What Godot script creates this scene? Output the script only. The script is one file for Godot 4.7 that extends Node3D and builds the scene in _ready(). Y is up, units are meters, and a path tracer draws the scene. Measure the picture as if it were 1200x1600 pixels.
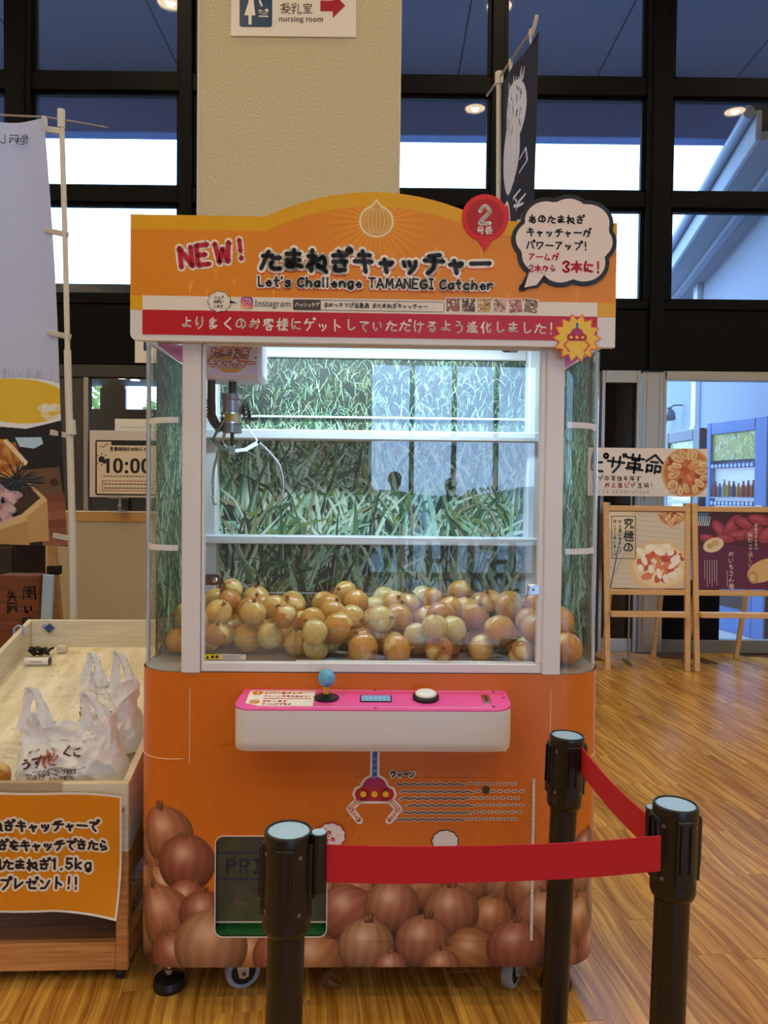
extends Node3D
# A claw machine full of onions in a station hall: window wall behind, belt posts in front, a display cart at its left.

# ---------------------------------------------------------------- stroke lettering
# Each character is a few pen strokes on a ten by ten sheet (x then y, y down, a = 10); a stroke that begins with ~ is drawn as a smooth curve.
const PEN := {
	"た": "13 63/41 09/64 a4/~66 57 69 a9", "ま": "12 82/15 85/~50 57 48 28 17 36 57 98", "ね": "20 2a/03 43 08/~08 64 83 96 88 68 57 67 aa", "き": "12 82/15 85/40 77/~27 29 79",
	"よ": "53 93/~50 57 38 17 36 57 98", "り": "~20 15 27 35/~70 75 68 3a", "く": "80 25 8a", "の": "~52 57 28 06 22 51 83 96 69", "お": "13 73/~31 37 18 07 25 65 87 69/81 94",
	"に": "~20 15 29/43 93/~46 48 99", "し": "~30 37 59 97", "て": "~12 92 54 47 7a", "い": "~12 17 39 47/~72 84 86", "け": "~20 15 29/43 a3/~71 76 5a", "る": "21 81 15/~15 64 87 69 49 37 57 68",
	"う": "~30 61/~24 63 86 69 3a", "ら": "~30 61/~23 26 65 87 68 39", "を": "12 82/~50 16 45 67/~95 46 48 89", "か": "~13 63 78 59/41 08/~82 95", "す": "02 a2/~50 56 37 35 55 59 3a", "さ": "13 83/40 77/~27 29 79",
	"ん": "~50 09 36 46 58 78 96", "あ": "13 83/~40 47 5a/~75 48 18 16 55 86 89 6a", "も": "~40 47 59 88 86/13 73/15 75", "っ": "~13 52 94 96 5a", "げ": "~20 15 29/43 a3/~71 76 5a", "せ": "04 a4/~70 75 66/~31 37 49 99", "こ": "~22 62 82/~26 38 89",
	"め": "~31 46 79/~71 57 29 07 33 63 96 6a", "つ": "~03 52 94 86 5a", "は": "~20 15 29/43 a3/~71 77 58 47 67 a9", "わ": "20 2a/03 43 08/~08 54 83 96 6a", "じ": "~30 37 59 97", "ほ": "~20 15 29/41 91/44 a4/~71 77 58 47 67 a9",
	"パ": "31 09/61 99", "ワ": "16 12 92 85 3a", "ー": "05 a5", "ア": "11 91 64/~54 47 29", "プ": "12 82 76 3a", "ム": "41 18 89/66 99", "ウ": "50 52/15 12 92 86 3a", "イ": "82 05/54 5a", "~": "~05 24 56 75 a4",
	"ン": "12 34/19 59 93", "キ": "22 82/05 95/40 6a", "ヤ": "04 93 75/31 5a", "チ": "81 22/04 a4/~52 57 2a", "ツ": "02 15/42 55/92 86 4a", "シ": "11 32/04 25/19 59 93", "エ": "21 81/51 59/09 a9", "ハ": "31 09/61 99", "ユ": "12 72 69/09 a9",
	"タ": "30 05/22 82 2a/35 76", "ク": "30 05/22 82 3a", "マ": "12 92 57/35 69", "ト": "30 3a/34 87", "レ": "21 29 94", "セ": "04 93 75/31 38 49 99", "サ": "04 a4/32 37/71 76 4a", "ヒ": "20 28 39 99/25 84", "ケ": "30 04/23 93/63 57 2a", "ス": "12 82 09/66 99",
	"多": "40 13/32 72 15/43 54/45 18/37 87 2a/48 69", "客": "50 51/13 11 91 93/42 15/42 72 06/34 97/37 77 7a 3a 37", "様": "03 43/20 2a/24 07/24 46/60 71/90 81/52 a2/54 a4/46 a6/72 7a 6a/68 4a/78 aa",
	"進": "11 22/04 24 16 26 09/~09 29 a9/50 34/43 48/44 94/46 86/48 98/63 68/70 62", "化": "30 05/23 2a/92 55/~61 68 79 99 97", "本": "03 a3/50 5a/53 08/53 a8/37 77", "号": "21 81 84 24 21/05 a5/35 27 87 8a 6a",
	"機": "03 33/20 2a/24 07/50 42 53 34 54/80 72 83 74 94/36 a6/~60 66 aa/95 5a/45 3a", "淡": "01 13/04 15/1a 36/41 43/81 73/60 63 44/63 94/46 48/86 78/65 68 4a/68 aa", "路": "10 40 43 13 10/23 29/26 46/15 19/09 48/60 44/52 92 45/53 97/56 96 9a 5a 56",
	"島": "50 31/21 81 84/21 27/23 83/25 a5/27 97 9a 7a/07 09 59/38 39", "風": "11 0a/11 91/~91 96 aa/62 33/34 74 76 36 34/53 58 38/58 79", "究": "50 51/13 11 91 93/42 24/62 84/15 75 79 a9 a8/45 47 1a",
	"極": "03 33/20 2a/24 07/41 91 73 75/43 47/43 63 67 47/73 a3 78/74 a8/3a aa", "革": "02 a2/30 33 73 70/15 85 87 17 15/53 5a/08 a8", "命": "50 04/50 a4/34 74/16 1a/16 46 49 19/66 6a/66 96 99 79",
	"授": "02 42/30 39 19/06 45/90 41/52 53/72 73/92 83/46 44 a4 a6/46 96 4a/57 aa", "乳": "50 01/12 13/32 33/52 43/04 44 25/26 2a 1a/07 47/~71 79 9a a8", "室": "50 51/13 11 91 93/23 83/43 25 85/55 59/27 87/09 a9",
	"営": "20 31/50 51/80 71/13 12 92 93/33 73 75 33/26 86 8a 2a 26", "業": "40 43/60 63/20 32/80 72/13 93/25 85/06 a6/53 5a/57 1a/57 9a", "時": "01 41 48 08 01/04 44/52 a2/70 75/45 a5/46 a6/86 8a/57 68", "間": "01 41 44 04/01 0a/a1 61 64 a4/a1 aa/36 76 7a 36",
	"知": "20 03/13 43/05 55/23 09/37 59/62 a2 a8 68 62", "絶": "20 04 34/40 06/36 46/26 2a/08 09/60 44/52 82/54 a4 a7 57 54/57 5a aa", "願": "00 50/00 0a/13 43 46 16 13/26 29/60 a0/63 a3 a8 63", "登": "10 43/90 52/33 73/35 75 77 35/28 39/88 79/0a aa", "場": "04 44/20 28/08 47/51 91 94 51/36 a6/57 a7 9a/67 4a", "土": "24 84/51 59/09 a9", "産": "50 51/12 92/23 1a/34 94/46 96/48 98/3a aa/64 6a",
	"常": "20 31/50 51/80 71/13 12 92 93/34 74 76 34/17 87 8a/55 5a", "識": "11 31/03 43/15 35/17 37 3a 1a/52 82/54 84/~91 96 aa/95 7a/56 86 89 59", "覆": "01 a1/21 23 83 81/14 0a/35 95/36 96 98 36/59 8a", "笑": "20 03/60 44/22 42/62 82/25 85/06 a6/55 0a/55 aa",
	"味": "01 31 38 08 01/53 93/45 a5/73 7a/75 49/75 a9", "作": "20 05/13 1a/60 34/52 a2/62 6a/65 95/68 98", "巻": "20 32/80 72/13 93/05 a5/53 09/55 a9/37 77 79 39 3a 8a", "素": "50 55/12 92/23 83/05 a5/45 37 67 38 78/58 5a/39 2a/79 8a", "材": "03 43/20 2a/24 07/24 46/53 a3/80 8a 6a/83 49", "そ": "22 82 05 95/~65 47 6a 89", "ホ": "02 a2/50 5a 4a/25 18/75 98",
	"A": "0a 50 aa/27 87", "C": "~92 51 14 18 5a 98", "E": "90 10 1a 9a/15 75", "G": "~92 51 14 18 5a 98 96 56", "I": "20 80/50 5a/2a 8a", "L": "20 2a 9a", "M": "0a 10 57 90 aa", "N": "1a 10 9a 90", "P": "1a 10~ 1a 10 70 93 75 15", "R": "1a 10 70 93 75 15/55 9a", "T": "00 a0/50 5a", "W": "00 2a 53 8a a0", "Z": "10 90 1a 9a", "V": "00 5a a0", "O": "~51 14 17 5a 97 94 51", "U": "10 18 3a 7a 98 90", "S": "~92 50 12 55 98 5a 18",
	"!": "50 56/59 5a", "'": "50 42", "#": "30 1a/70 5a/03 a3/07 97", "0": "~50 13 17 5a 97 93 50", "1": "22 50 5a", "2": "~13 50 93 75 1a 9a", "3": "~12 50 92 55 98 5a 18", "5": "80 20 24~ 20 25 64 97 5a 18", ".": "4a 5a", "7": "10 90 4a", "9": "~94 57 14 50 94 8a", "6": "~80 16 5a 97 55 17", "8": "~50 22 55 98 5a 18 55 82 50", "4": "7a 70 07 a7", "-": "25 85", ":": "53 54/58 59",
	"a": "~86 54 17 4a 87/84 8a", "c": "~85 44 17 4a 89", "e": "17 87~ 17 87 54 17 4a 89", "g": "~85 44 17 4a 88/84 8b 5c 2b", "h": "10 1a/~17 44 86 8a", "k": "10 1a/84 17 8a", "l": "40 4a", "n": "14 1a/~17 44 86 8a", "r": "14 1a/~17 44 85", "s": "~85 44 26 77 79 4a 19", "t": "40 49 7a/14 84",
	"m": "04 0a/~06 34 5a/~56 84 aa", "o": "~44 17 4a 87 44", "i": "44 4a/41 42", "u": "14 18 4a 78/84 8a", "d": "~86 54 17 4a 87/80 8a",
}
const VOICED := {"ぎ": "き", "だ": "た", "で": "て", "が": "か", "げ": "け", "ゼ": "セ", "ザ": "サ", "グ": "ク", "ゲ": "ケ", "ド": "ト", "ガ": "カ", "じ": "し", "ジ": "シ", "バ": "ハ", "ボ": "ホ"}
const ROUNDED := {"パ": "ハ", "プ": "プ", "ピ": "ヒ"}
const SMALL := {"ャ": "ヤ", "ッ": "ツ", "ェ": "エ", "ィ": "イ", "ュ": "ユ", "っ": "つ"}
var pen_cache := {}

func curve(p: PackedVector2Array) -> PackedVector2Array:
	var o := PackedVector2Array()
	for i in p.size() - 1:
		var a := p[maxi(i - 1, 0)]
		var d := p[mini(i + 2, p.size() - 1)]
		for k in 4:
			o.append(p[i].cubic_interpolate(p[i + 1], a, d, k / 4.0))
	o.append(p[p.size() - 1])
	return o

func pen_strokes(ch: String) -> Array:
	if pen_cache.has(ch):
		return pen_cache[ch]
	var out := []
	if SMALL.has(ch):
		for s in pen_strokes(SMALL[ch]):
			var q := PackedVector2Array()
			for p in s:
				q.append(Vector2(0.12 + p.x * 0.72, p.y * 0.68))
			out.append(q)
	elif VOICED.has(ch) or ROUNDED.has(ch):
		var plain: String = VOICED.get(ch, ROUNDED.get(ch, ch))
		out = (raw_strokes(ch) if plain == ch else pen_strokes(plain)).duplicate()
		if VOICED.has(ch):
			out.append(PackedVector2Array([Vector2(0.86, 1.06), Vector2(0.93, 0.92)]))
			out.append(PackedVector2Array([Vector2(1.0, 1.1), Vector2(1.07, 0.96)]))
		else:
			var ring := PackedVector2Array()
			for k in 9:
				ring.append(Vector2(0.99, 0.98) + Vector2(0.12, 0).rotated(TAU * k / 8.0))
			out.append(ring)
	else:
		out = raw_strokes(ch)
	pen_cache[ch] = out
	return out

func raw_strokes(ch: String) -> Array:
	var out := []
	for s in String(PEN.get(ch, "")).split("/", false):
		for half in s.split("~ ", false):
			var smooth := half.begins_with("~")
			var p := PackedVector2Array()
			for w in half.trim_prefix("~").split(" ", false):
				p.append(Vector2(w.substr(0, 1).hex_to_int() / 10.0, 1.0 - w.substr(1, 1).hex_to_int() / 10.0))
			if p.size() > 1:
				out.append(curve(p) if smooth else p)
	return out

# ---------------------------------------------------------------- mesh builder
class MB:
	var v := PackedVector3Array()
	var n := PackedVector3Array()
	var uv := PackedVector2Array()
	var c := PackedColorArray()
	var t := Transform3D.IDENTITY
	var tint := Color.WHITE
	var colored := false

	func put(p: Vector3, nn: Vector3, u: Vector2) -> void:
		v.append(t * p)
		n.append((t.basis * nn).normalized())
		uv.append(u)
		c.append(tint)

	# three corners seen anticlockwise from outside
	func tri(a: Vector3, b: Vector3, d: Vector3, ua := Vector2.ZERO, ub := Vector2.ZERO, ud := Vector2.ZERO) -> void:
		var nn := (b - a).cross(d - a).normalized()
		put(a, nn, ua)
		put(d, nn, ud)
		put(b, nn, ub)

	func quad(a: Vector3, b: Vector3, d: Vector3, e: Vector3, u0 := Vector2(0, 1), u1 := Vector2(1, 0)) -> void:
		var k := [u0, Vector2(u1.x, u0.y), u1, Vector2(u0.x, u1.y)]
		tri(a, b, d, k[0], k[1], k[2])
		tri(a, d, e, k[0], k[2], k[3])

	func ctri(a: Vector3, b: Vector3, d: Vector3, ctr: Vector3) -> void:
		if (b - a).cross(d - a).dot(a - ctr) < 0.0:
			tri(a, d, b)
		else:
			tri(a, b, d)

	func cquad(a: Vector3, b: Vector3, d: Vector3, e: Vector3, ctr: Vector3) -> void:
		ctri(a, b, d, ctr)
		ctri(a, d, e, ctr)

	# box between two corners, edges chamfered by bev
	func box(lo: Vector3, hi: Vector3, bev := 0.0) -> void:
		var m := (lo + hi) / 2.0
		var h := (hi - lo).abs() / 2.0
		bev = minf(bev, minf(h.x, minf(h.y, h.z)) * 0.45)
		for ax in 3:
			var b1 := (ax + 1) % 3
			var b2 := (ax + 2) % 3
			for s in [-1.0, 1.0]:
				var q := []
				for k in [[-1, -1], [1, -1], [1, 1], [-1, 1]]:
					var p := Vector3.ZERO
					p[ax] = s * h[ax]
					p[b1] = k[0] * (h[b1] - bev)
					p[b2] = k[1] * (h[b2] - bev)
					q.append(m + p)
				if s < 0:
					q.reverse()
				quad(q[0], q[1], q[2], q[3])
			if bev > 0.0:
				for s1 in [-1.0, 1.0]:
					for s2 in [-1.0, 1.0]:
						var q := []
						for k in [[-1, 0], [1, 0], [1, 1], [-1, 1]]:
							var p := Vector3.ZERO
							p[ax] = k[0] * (h[ax] - bev)
							p[b1] = s1 * (h[b1] - (bev if k[1] == 0 else 0.0))
							p[b2] = s2 * (h[b2] - (0.0 if k[1] == 0 else bev))
							q.append(m + p)
						cquad(q[0], q[1], q[2], q[3], m)
		if bev > 0.0:
			for sx in [-1.0, 1.0]:
				for sy in [-1.0, 1.0]:
					for sz in [-1.0, 1.0]:
						var s := Vector3(sx, sy, sz)
						ctri(m + s * (h - Vector3(0, bev, bev)), m + s * (h - Vector3(bev, 0, bev)), m + s * (h - Vector3(bev, bev, 0)), m)

	# smooth sheet of rows x columns; outward is (along the row) x (to the next row)
	func grid(p: Array, flip := false, closed := false, u0 := Vector2(0, 1), u1 := Vector2(1, 0)) -> void:
		var r := p.size()
		var k: int = p[0].size()
		var nn := []
		for i in r:
			var row := PackedVector3Array()
			for j in k:
				var l: Vector3 = p[i][j - 1] if j > 0 else (p[i][k - 2] if closed else p[i][j])
				var g: Vector3 = p[i][j + 1] if j < k - 1 else (p[i][1] if closed else p[i][j])
				var dn: Vector3 = p[maxi(i - 1, 0)][j]
				var up: Vector3 = p[mini(i + 1, r - 1)][j]
				var m := (g - l).cross(up - dn)
				if m.length_squared() < 1e-16:
					m = p[mini(i + 1, r - 1)][0] - p[maxi(i - 1, 0)][0]
					if i == 0:
						m = -((p[1][0] + p[1][k / 2]) / 2.0 - p[0][0])
					elif i == r - 1:
						m = p[r - 1][0] - (p[r - 2][0] + p[r - 2][k / 2]) / 2.0
					if flip:
						m = -m
				row.append(-m if flip else m)
			nn.append(row)
		for i in r - 1:
			for j in k - 1:
				var q := [[i, j], [i, j + 1], [i + 1, j + 1], [i + 1, j]]
				var o := [0, 2, 1, 0, 3, 2] if not flip else [0, 1, 2, 0, 2, 3]
				for e in o:
					var a: int = q[e][0]
					var b: int = q[e][1]
					put(p[a][b], nn[a][b].normalized(), Vector2(lerpf(u0.x, u1.x, b / float(k - 1)), lerpf(u0.y, u1.y, a / float(r - 1))))

	# profile of (radius, height) turned about y
	func lathe(prof: Array, seg := 20, u0 := Vector2(0, 1), u1 := Vector2(1, 0)) -> void:
		var rows := []
		for q in prof:
			var row := PackedVector3Array()
			for j in seg + 1:
				var a := TAU * j / seg
				row.append(Vector3(q[0] * sin(a), q[1], q[0] * cos(a)))
			rows.append(row)
		grid(rows, false, true, u0, u1)

	# hard-edged turned solid: each profile edge has its own ring of normals
	func turned(prof: Array, seg := 24) -> void:
		for i in prof.size() - 1:
			lathe([prof[i], prof[i + 1]], seg)

	func tube(path: Array, r0: float, r1 := -1.0, seg := 10, caps := true) -> void:
		if r1 < 0.0:
			r1 = r0
		var rows := []
		var side := Vector3.ZERO
		for i in path.size():
			var d: Vector3 = (path[mini(i + 1, path.size() - 1)] - path[maxi(i - 1, 0)]).normalized()
			if side == Vector3.ZERO:
				side = d.cross(Vector3.UP if absf(d.y) < 0.9 else Vector3.RIGHT).normalized()
			side = (side - d * side.dot(d)).normalized()
			var up := d.cross(side)
			var r := lerpf(r0, r1, i / float(path.size() - 1))
			var row := PackedVector3Array()
			for j in seg + 1:
				var a := TAU * j / seg
				row.append(path[i] + (side * cos(a) + up * sin(a)) * r)
			rows.append(row)
		grid(rows, false, true)
		if caps:
			for e in [0, path.size() - 1]:
				for j in seg:
					ctri(path[e], rows[e][j], rows[e][j + 1], path[e] + (path[1] - path[0] if e == 0 else path[e - 1] - path[e]))

	func bar(a: Vector3, b: Vector3, w: float, d: float, up := Vector3.UP, bev := 0.0) -> void:
		var keep := t
		var ax := (b - a).normalized()
		var s := ax.cross(up).normalized()
		var u := s.cross(ax)
		t = keep * Transform3D(Basis(ax, u, s), (a + b) / 2.0)
		box(Vector3(-a.distance_to(b) / 2, -w / 2, -d / 2), Vector3(a.distance_to(b) / 2, w / 2, d / 2), bev)
		t = keep

	# outline in x, y (anticlockwise) from z0 to z1, front at z1
	func prism(poly: PackedVector2Array, z0: float, z1: float, sides := true, u0 := Vector2.ZERO, u1 := Vector2.ONE) -> void:
		if Geometry2D.is_polygon_clockwise(poly) == false:
			poly = poly.duplicate()
		else:
			poly = poly.duplicate()
			poly.reverse()
		var ids := Geometry2D.triangulate_polygon(poly)
		for i in range(0, ids.size(), 3):
			var a := poly[ids[i]]
			var b := poly[ids[i + 1]]
			var d := poly[ids[i + 2]]
			if (b - a).cross(d - a) < 0:
				var s := b
				b = d
				d = s
			var f := func(p: Vector2) -> Vector2: return Vector2((p.x - u0.x) / (u1.x - u0.x), 1.0 - (p.y - u0.y) / (u1.y - u0.y))
			tri(Vector3(a.x, a.y, z1), Vector3(b.x, b.y, z1), Vector3(d.x, d.y, z1), f.call(a), f.call(b), f.call(d))
			if sides:
				tri(Vector3(a.x, a.y, z0), Vector3(d.x, d.y, z0), Vector3(b.x, b.y, z0), f.call(a), f.call(d), f.call(b))
		if sides:
			for i in poly.size():
				var a := poly[i]
				var b := poly[(i + 1) % poly.size()]
				var ccw := not Geometry2D.is_polygon_clockwise(poly)
				if not ccw:
					var s := a
					a = b
					b = s
				quad(Vector3(a.x, a.y, z0), Vector3(b.x, b.y, z0), Vector3(b.x, b.y, z1), Vector3(a.x, a.y, z1))

	func disc(ctr: Vector3, r: float, seg := 20) -> void:
		for j in seg:
			var a := TAU * j / seg
			var b := TAU * (j + 1) / seg
			tri(ctr, ctr + Vector3(cos(a), sin(a), 0) * r, ctr + Vector3(cos(b), sin(b), 0) * r)

	func mesh() -> ArrayMesh:
		var a := []
		a.resize(Mesh.ARRAY_MAX)
		a[Mesh.ARRAY_VERTEX] = v
		a[Mesh.ARRAY_NORMAL] = n
		a[Mesh.ARRAY_TEX_UV] = uv
		if colored:
			a[Mesh.ARRAY_COLOR] = c
		var m := ArrayMesh.new()
		m.add_surface_from_arrays(Mesh.PRIMITIVE_TRIANGLES, a)
		return m

# ---------------------------------------------------------------- printed pictures
class Canvas:
	var w: int
	var h: int
	var d := PackedByteArray()

	func _init(ww: int, hh: int, col: Color) -> void:
		w = ww
		h = hh
		d.resize(w * h * 3)
		for i in w * h:
			d[i * 3] = int(col.r * 255)
			d[i * 3 + 1] = int(col.g * 255)
			d[i * 3 + 2] = int(col.b * 255)

	func dot(x: int, y: int, col: Color, a := 1.0) -> void:
		if x < 0 or y < 0 or x >= w or y >= h:
			return
		var i := (y * w + x) * 3
		d[i] = int(lerpf(d[i], clampf(col.r, 0, 1) * 255, a))
		d[i + 1] = int(lerpf(d[i + 1], clampf(col.g, 0, 1) * 255, a))
		d[i + 2] = int(lerpf(d[i + 2], clampf(col.b, 0, 1) * 255, a))

	func rect(x0: int, y0: int, x1: int, y1: int, col: Color, a := 1.0) -> void:
		for y in range(maxi(y0, 0), mini(y1, h)):
			for x in range(maxi(x0, 0), mini(x1, w)):
				dot(x, y, col, a)

	func line(a: Vector2, b: Vector2, w0: float, w1: float, col: Color, op := 1.0) -> void:
		var m := maxf(w0, w1)
		var ab := b - a
		var l2 := maxf(ab.length_squared(), 0.001)
		if absf(ab.y) > absf(ab.x):
			var sg := 1 if ab.y > 0 else -1
			for k in int(absf(ab.y)) + 1:
				var t := k / maxf(absf(ab.y), 1.0)
				var x := a.x + ab.x * t
				var hw := lerpf(w0, w1, t) * 0.5
				for xx in range(int(round(x - hw)), int(round(x + hw)) + 1):
					dot(xx, int(a.y) + k * sg, col, op)
		else:
			var sg := 1 if ab.x > 0 else -1
			for k in int(absf(ab.x)) + 1:
				var t := k / maxf(absf(ab.x), 1.0)
				var y := a.y + ab.y * t
				var hw := lerpf(w0, w1, t) * 0.5
				for yy in range(int(round(y - hw)), int(round(y + hw)) + 1):
					dot(int(a.x) + k * sg, yy, col, op)

	func blob(cx: float, cy: float, rx: float, ry: float, col: Color, op := 1.0, turn := 0.0) -> void:
		var r := maxf(rx, ry)
		var cs := cos(turn)
		var sn := sin(turn)
		for y in range(maxi(int(cy - r), 0), mini(int(cy + r) + 1, h)):
			for x in range(maxi(int(cx - r), 0), mini(int(cx + r) + 1, w)):
				var dx := x - cx
				var dy := y - cy
				var u := (dx * cs + dy * sn) / rx
				var q := (dy * cs - dx * sn) / ry
				if u * u + q * q < 1.0:
					dot(x, y, col, op)

	func poly(pts: Array, col: Color, op := 1.0) -> void:
		var lo := 1e9
		var hi := -1e9
		for p in pts:
			lo = minf(lo, p.y)
			hi = maxf(hi, p.y)
		for y in range(maxi(int(lo), 0), mini(int(hi) + 1, h)):
			var xs := []
			for i in pts.size():
				var a: Vector2 = pts[i]
				var b: Vector2 = pts[(i + 1) % pts.size()]
				if (a.y <= y) != (b.y <= y):
					xs.append(a.x + (y - a.y) / (b.y - a.y) * (b.x - a.x))
			xs.sort()
			for i in range(0, xs.size() - 1, 2):
				for x in range(int(xs[i]), int(xs[i + 1]) + 1):
					dot(x, y, col, op)

	# a photographed onion as it is printed on the wrap: ball of colour with veins and a dry neck
	func onion(cx: float, cy: float, r: float, lean: float, base: Color, rg: RandomNumberGenerator) -> void:
		var cs := cos(lean)
		var sn := sin(lean)
		var ph := rg.randf() * 6.0
		var dark := Color(0.20, 0.10, 0.07)
		for y in range(maxi(int(cy - r * 1.1), 0), mini(int(cy + r * 1.1) + 1, h)):
			for x in range(maxi(int(cx - r * 1.1), 0), mini(int(cx + r * 1.1) + 1, w)):
				var dx := (x - cx) / r
				var dy := (y - cy) / r
				var u := dx * cs + dy * sn
				var q := dy * cs - dx * sn
				var qq := q + 0.14 * exp(-u * u * 30.0) * (1.0 if q < 0 else 0.0)
				var l := u * u + qq * qq
				if l < 1.0:
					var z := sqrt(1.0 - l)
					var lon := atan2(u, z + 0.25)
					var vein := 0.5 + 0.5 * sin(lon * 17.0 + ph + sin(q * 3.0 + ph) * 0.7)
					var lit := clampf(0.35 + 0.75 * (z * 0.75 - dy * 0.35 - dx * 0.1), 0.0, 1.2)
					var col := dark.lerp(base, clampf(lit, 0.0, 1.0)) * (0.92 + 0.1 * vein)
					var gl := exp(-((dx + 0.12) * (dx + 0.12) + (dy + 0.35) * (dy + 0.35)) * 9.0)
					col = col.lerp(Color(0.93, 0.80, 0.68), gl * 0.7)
					dot(x, y, col)
		var tip := Vector2(cx + sn * r * 0.98, cy - cs * r * 0.98)
		for k in 9:
			var off := Vector2(rg.randf_range(-0.2, 0.2), rg.randf_range(-0.25, 0.05)) * r
			line(tip + Vector2(off.x * 0.6, 0.12 * r), tip + off, r * 0.10, r * 0.03, Color(0.62, 0.42, 0.30).lerp(Color(0.3, 0.18, 0.1), rg.randf()), 0.8)

	func tex() -> ImageTexture:
		return ImageTexture.create_from_image(Image.create_from_data(w, h, false, Image.FORMAT_RGB8, d))

# ---------------------------------------------------------------- materials and nodes
var mats := {}

func k8(r: int, g: int, b: int) -> Color:
	return Color(r / 255.0, g / 255.0, b / 255.0)

func mat(called: String, col: Color, rough := 0.6, metal := 0.0, spec := 0.5) -> StandardMaterial3D:
	if mats.has(called):
		return mats[called]
	var m := StandardMaterial3D.new()
	m.resource_name = called
	m.albedo_color = col
	m.roughness = rough
	m.metallic = metal
	m.metallic_specular = spec
	mats[called] = m
	return m

func textured(called: String, tex: Texture2D, rough := 0.5, spec := 0.5) -> StandardMaterial3D:
	var m := mat(called, Color.WHITE, rough, 0.0, spec)
	m.albedo_texture = tex
	m.texture_repeat = false
	return m

func pane_mat(called: String, col: Color, alpha: float) -> StandardMaterial3D:
	var m := mat(called, Color(col, alpha), 0.0)
	m.transparency = BaseMaterial3D.TRANSPARENCY_ALPHA
	return m

func glow_mat(called: String, col: Color, energy: float) -> StandardMaterial3D:
	var m := mat(called, col, 0.5)
	m.emission_enabled = true
	m.emission = col
	m.emission_energy_multiplier = energy
	return m

func obj(parent: Node, called: String, mb: MB, m: Material, label := "") -> MeshInstance3D:
	var o := MeshInstance3D.new()
	o.name = called
	o.mesh = mb.mesh()
	o.material_override = m
	parent.add_child(o, true)
	if label:
		o.set_meta("label", label)
	return o

func share(parent: Node, called: String, mesh: Mesh, m: Material, at: Transform3D) -> MeshInstance3D:
	var o := MeshInstance3D.new()
	o.name = called
	o.mesh = mesh
	o.material_override = m
	o.transform = at
	parent.add_child(o, true)
	return o

var used := {}

func numbered(called: String) -> String:
	used[called] = used.get(called, -1) + 1
	return called if used[called] == 0 else "%s_%03d" % [called, used[called]]

func thing(called: String, label: String, category: String, at := Vector3.ZERO, turn := 0.0, group := "") -> Node3D:
	var o := Node3D.new()
	o.name = numbered(called)
	add_child(o)
	o.position = at
	o.rotation.y = turn
	o.set_meta("label", label)
	o.set_meta("category", category)
	if group:
		o.set_meta("group", group)
	return o

func structure(called: String, label: String, category: String, at := Vector3.ZERO, turn := 0.0) -> Node3D:
	var o := thing(called, label, category, at, turn)
	o.set_meta("kind", "structure")
	return o

func box_part(parent: Node, called: String, lo: Vector3, hi: Vector3, m: Material, bev := 0.0, label := "") -> MeshInstance3D:
	var b := MB.new()
	b.box(lo, hi, bev)
	return obj(parent, called, b, m, label)

# lettering: strokes of the given width laid on z (or on the surface that map gives for x, y)
func write(mb: MB, text: String, x: float, y: float, size: float, width: float, z: float, adv := 1.12, lean := 0.0, wave := 0.0, map = null) -> float:
	var i := 0
	for ch in text:
		var sc := size
		var rot := lean + wave * sin(i * 2.3 + 0.5)
		var lift := wave * size * 0.35 * sin(i * 1.7)
		var step := 1.0
		if ch.unicode_at(0) < 256:
			step = {"l": 0.42, "!": 0.55, "I": 0.65, "'": 0.35, " ": 0.45, "t": 0.68, "r": 0.7, ".": 0.5, "1": 0.62, "M": 1.05, "W": 1.15, "m": 0.95, ":": 0.5, "i": 0.45}.get(ch, 0.8)
		elif ch == "　":
			step = 0.6
		for s in pen_strokes(ch):
			var q := PackedVector2Array()
			for p in s:
				var pp := Vector2((p.x - 0.5) * (0.72 if ch.unicode_at(0) < 256 else 0.92), p.y - 0.5).rotated(rot) * sc
				q.append(Vector2(x + step * size * 0.5, y + size * 0.5 + lift) + pp)
			ink(mb, q, width, z, map)
		x += step * size * adv
		i += 1
	return x

func ink(mb: MB, q: PackedVector2Array, width: float, z: float, map = null, seg := 8) -> void:
	var h := width / 2.0
	if map != null:
		var f := PackedVector2Array()
		for i in q.size() - 1:
			var nsub := maxi(1, int(q[i].distance_to(q[i + 1]) / 0.012))
			for k in nsub:
				f.append(q[i].lerp(q[i + 1], k / float(nsub)))
		f.append(q[q.size() - 1])
		q = f
	var at := func(p: Vector2) -> Vector3: return map.call(p) if map != null else Vector3(p.x, p.y, z)
	for i in q.size():
		var p := q[i]
		if seg > 0:
			for j in seg:
				var a := TAU * j / seg
				var b := TAU * (j + 1) / seg
				mb.tri(at.call(p), at.call(p + Vector2(cos(a), sin(a)) * h), at.call(p + Vector2(cos(b), sin(b)) * h))
		if i < q.size() - 1:
			var d := (q[i + 1] - p).normalized()
			var s := Vector2(-d.y, d.x) * h
			var e := q[i + 1]
			mb.quad(at.call(p - s), at.call(e - s), at.call(e + s), at.call(p + s))

func round_rect(x0: float, y0: float, x1: float, y1: float, r: float, seg := 6) -> PackedVector2Array:
	var o := PackedVector2Array()
	for k in 4:
		var cx := [x1 - r, x0 + r, x0 + r, x1 - r][k] as float
		var cy := [y1 - r, y1 - r, y0 + r, y0 + r][k] as float
		for j in seg + 1:
			var a := PI / 2 * (k + j / float(seg))
			o.append(Vector2(cx + cos(a) * r, cy + sin(a) * r))
	return o

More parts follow.
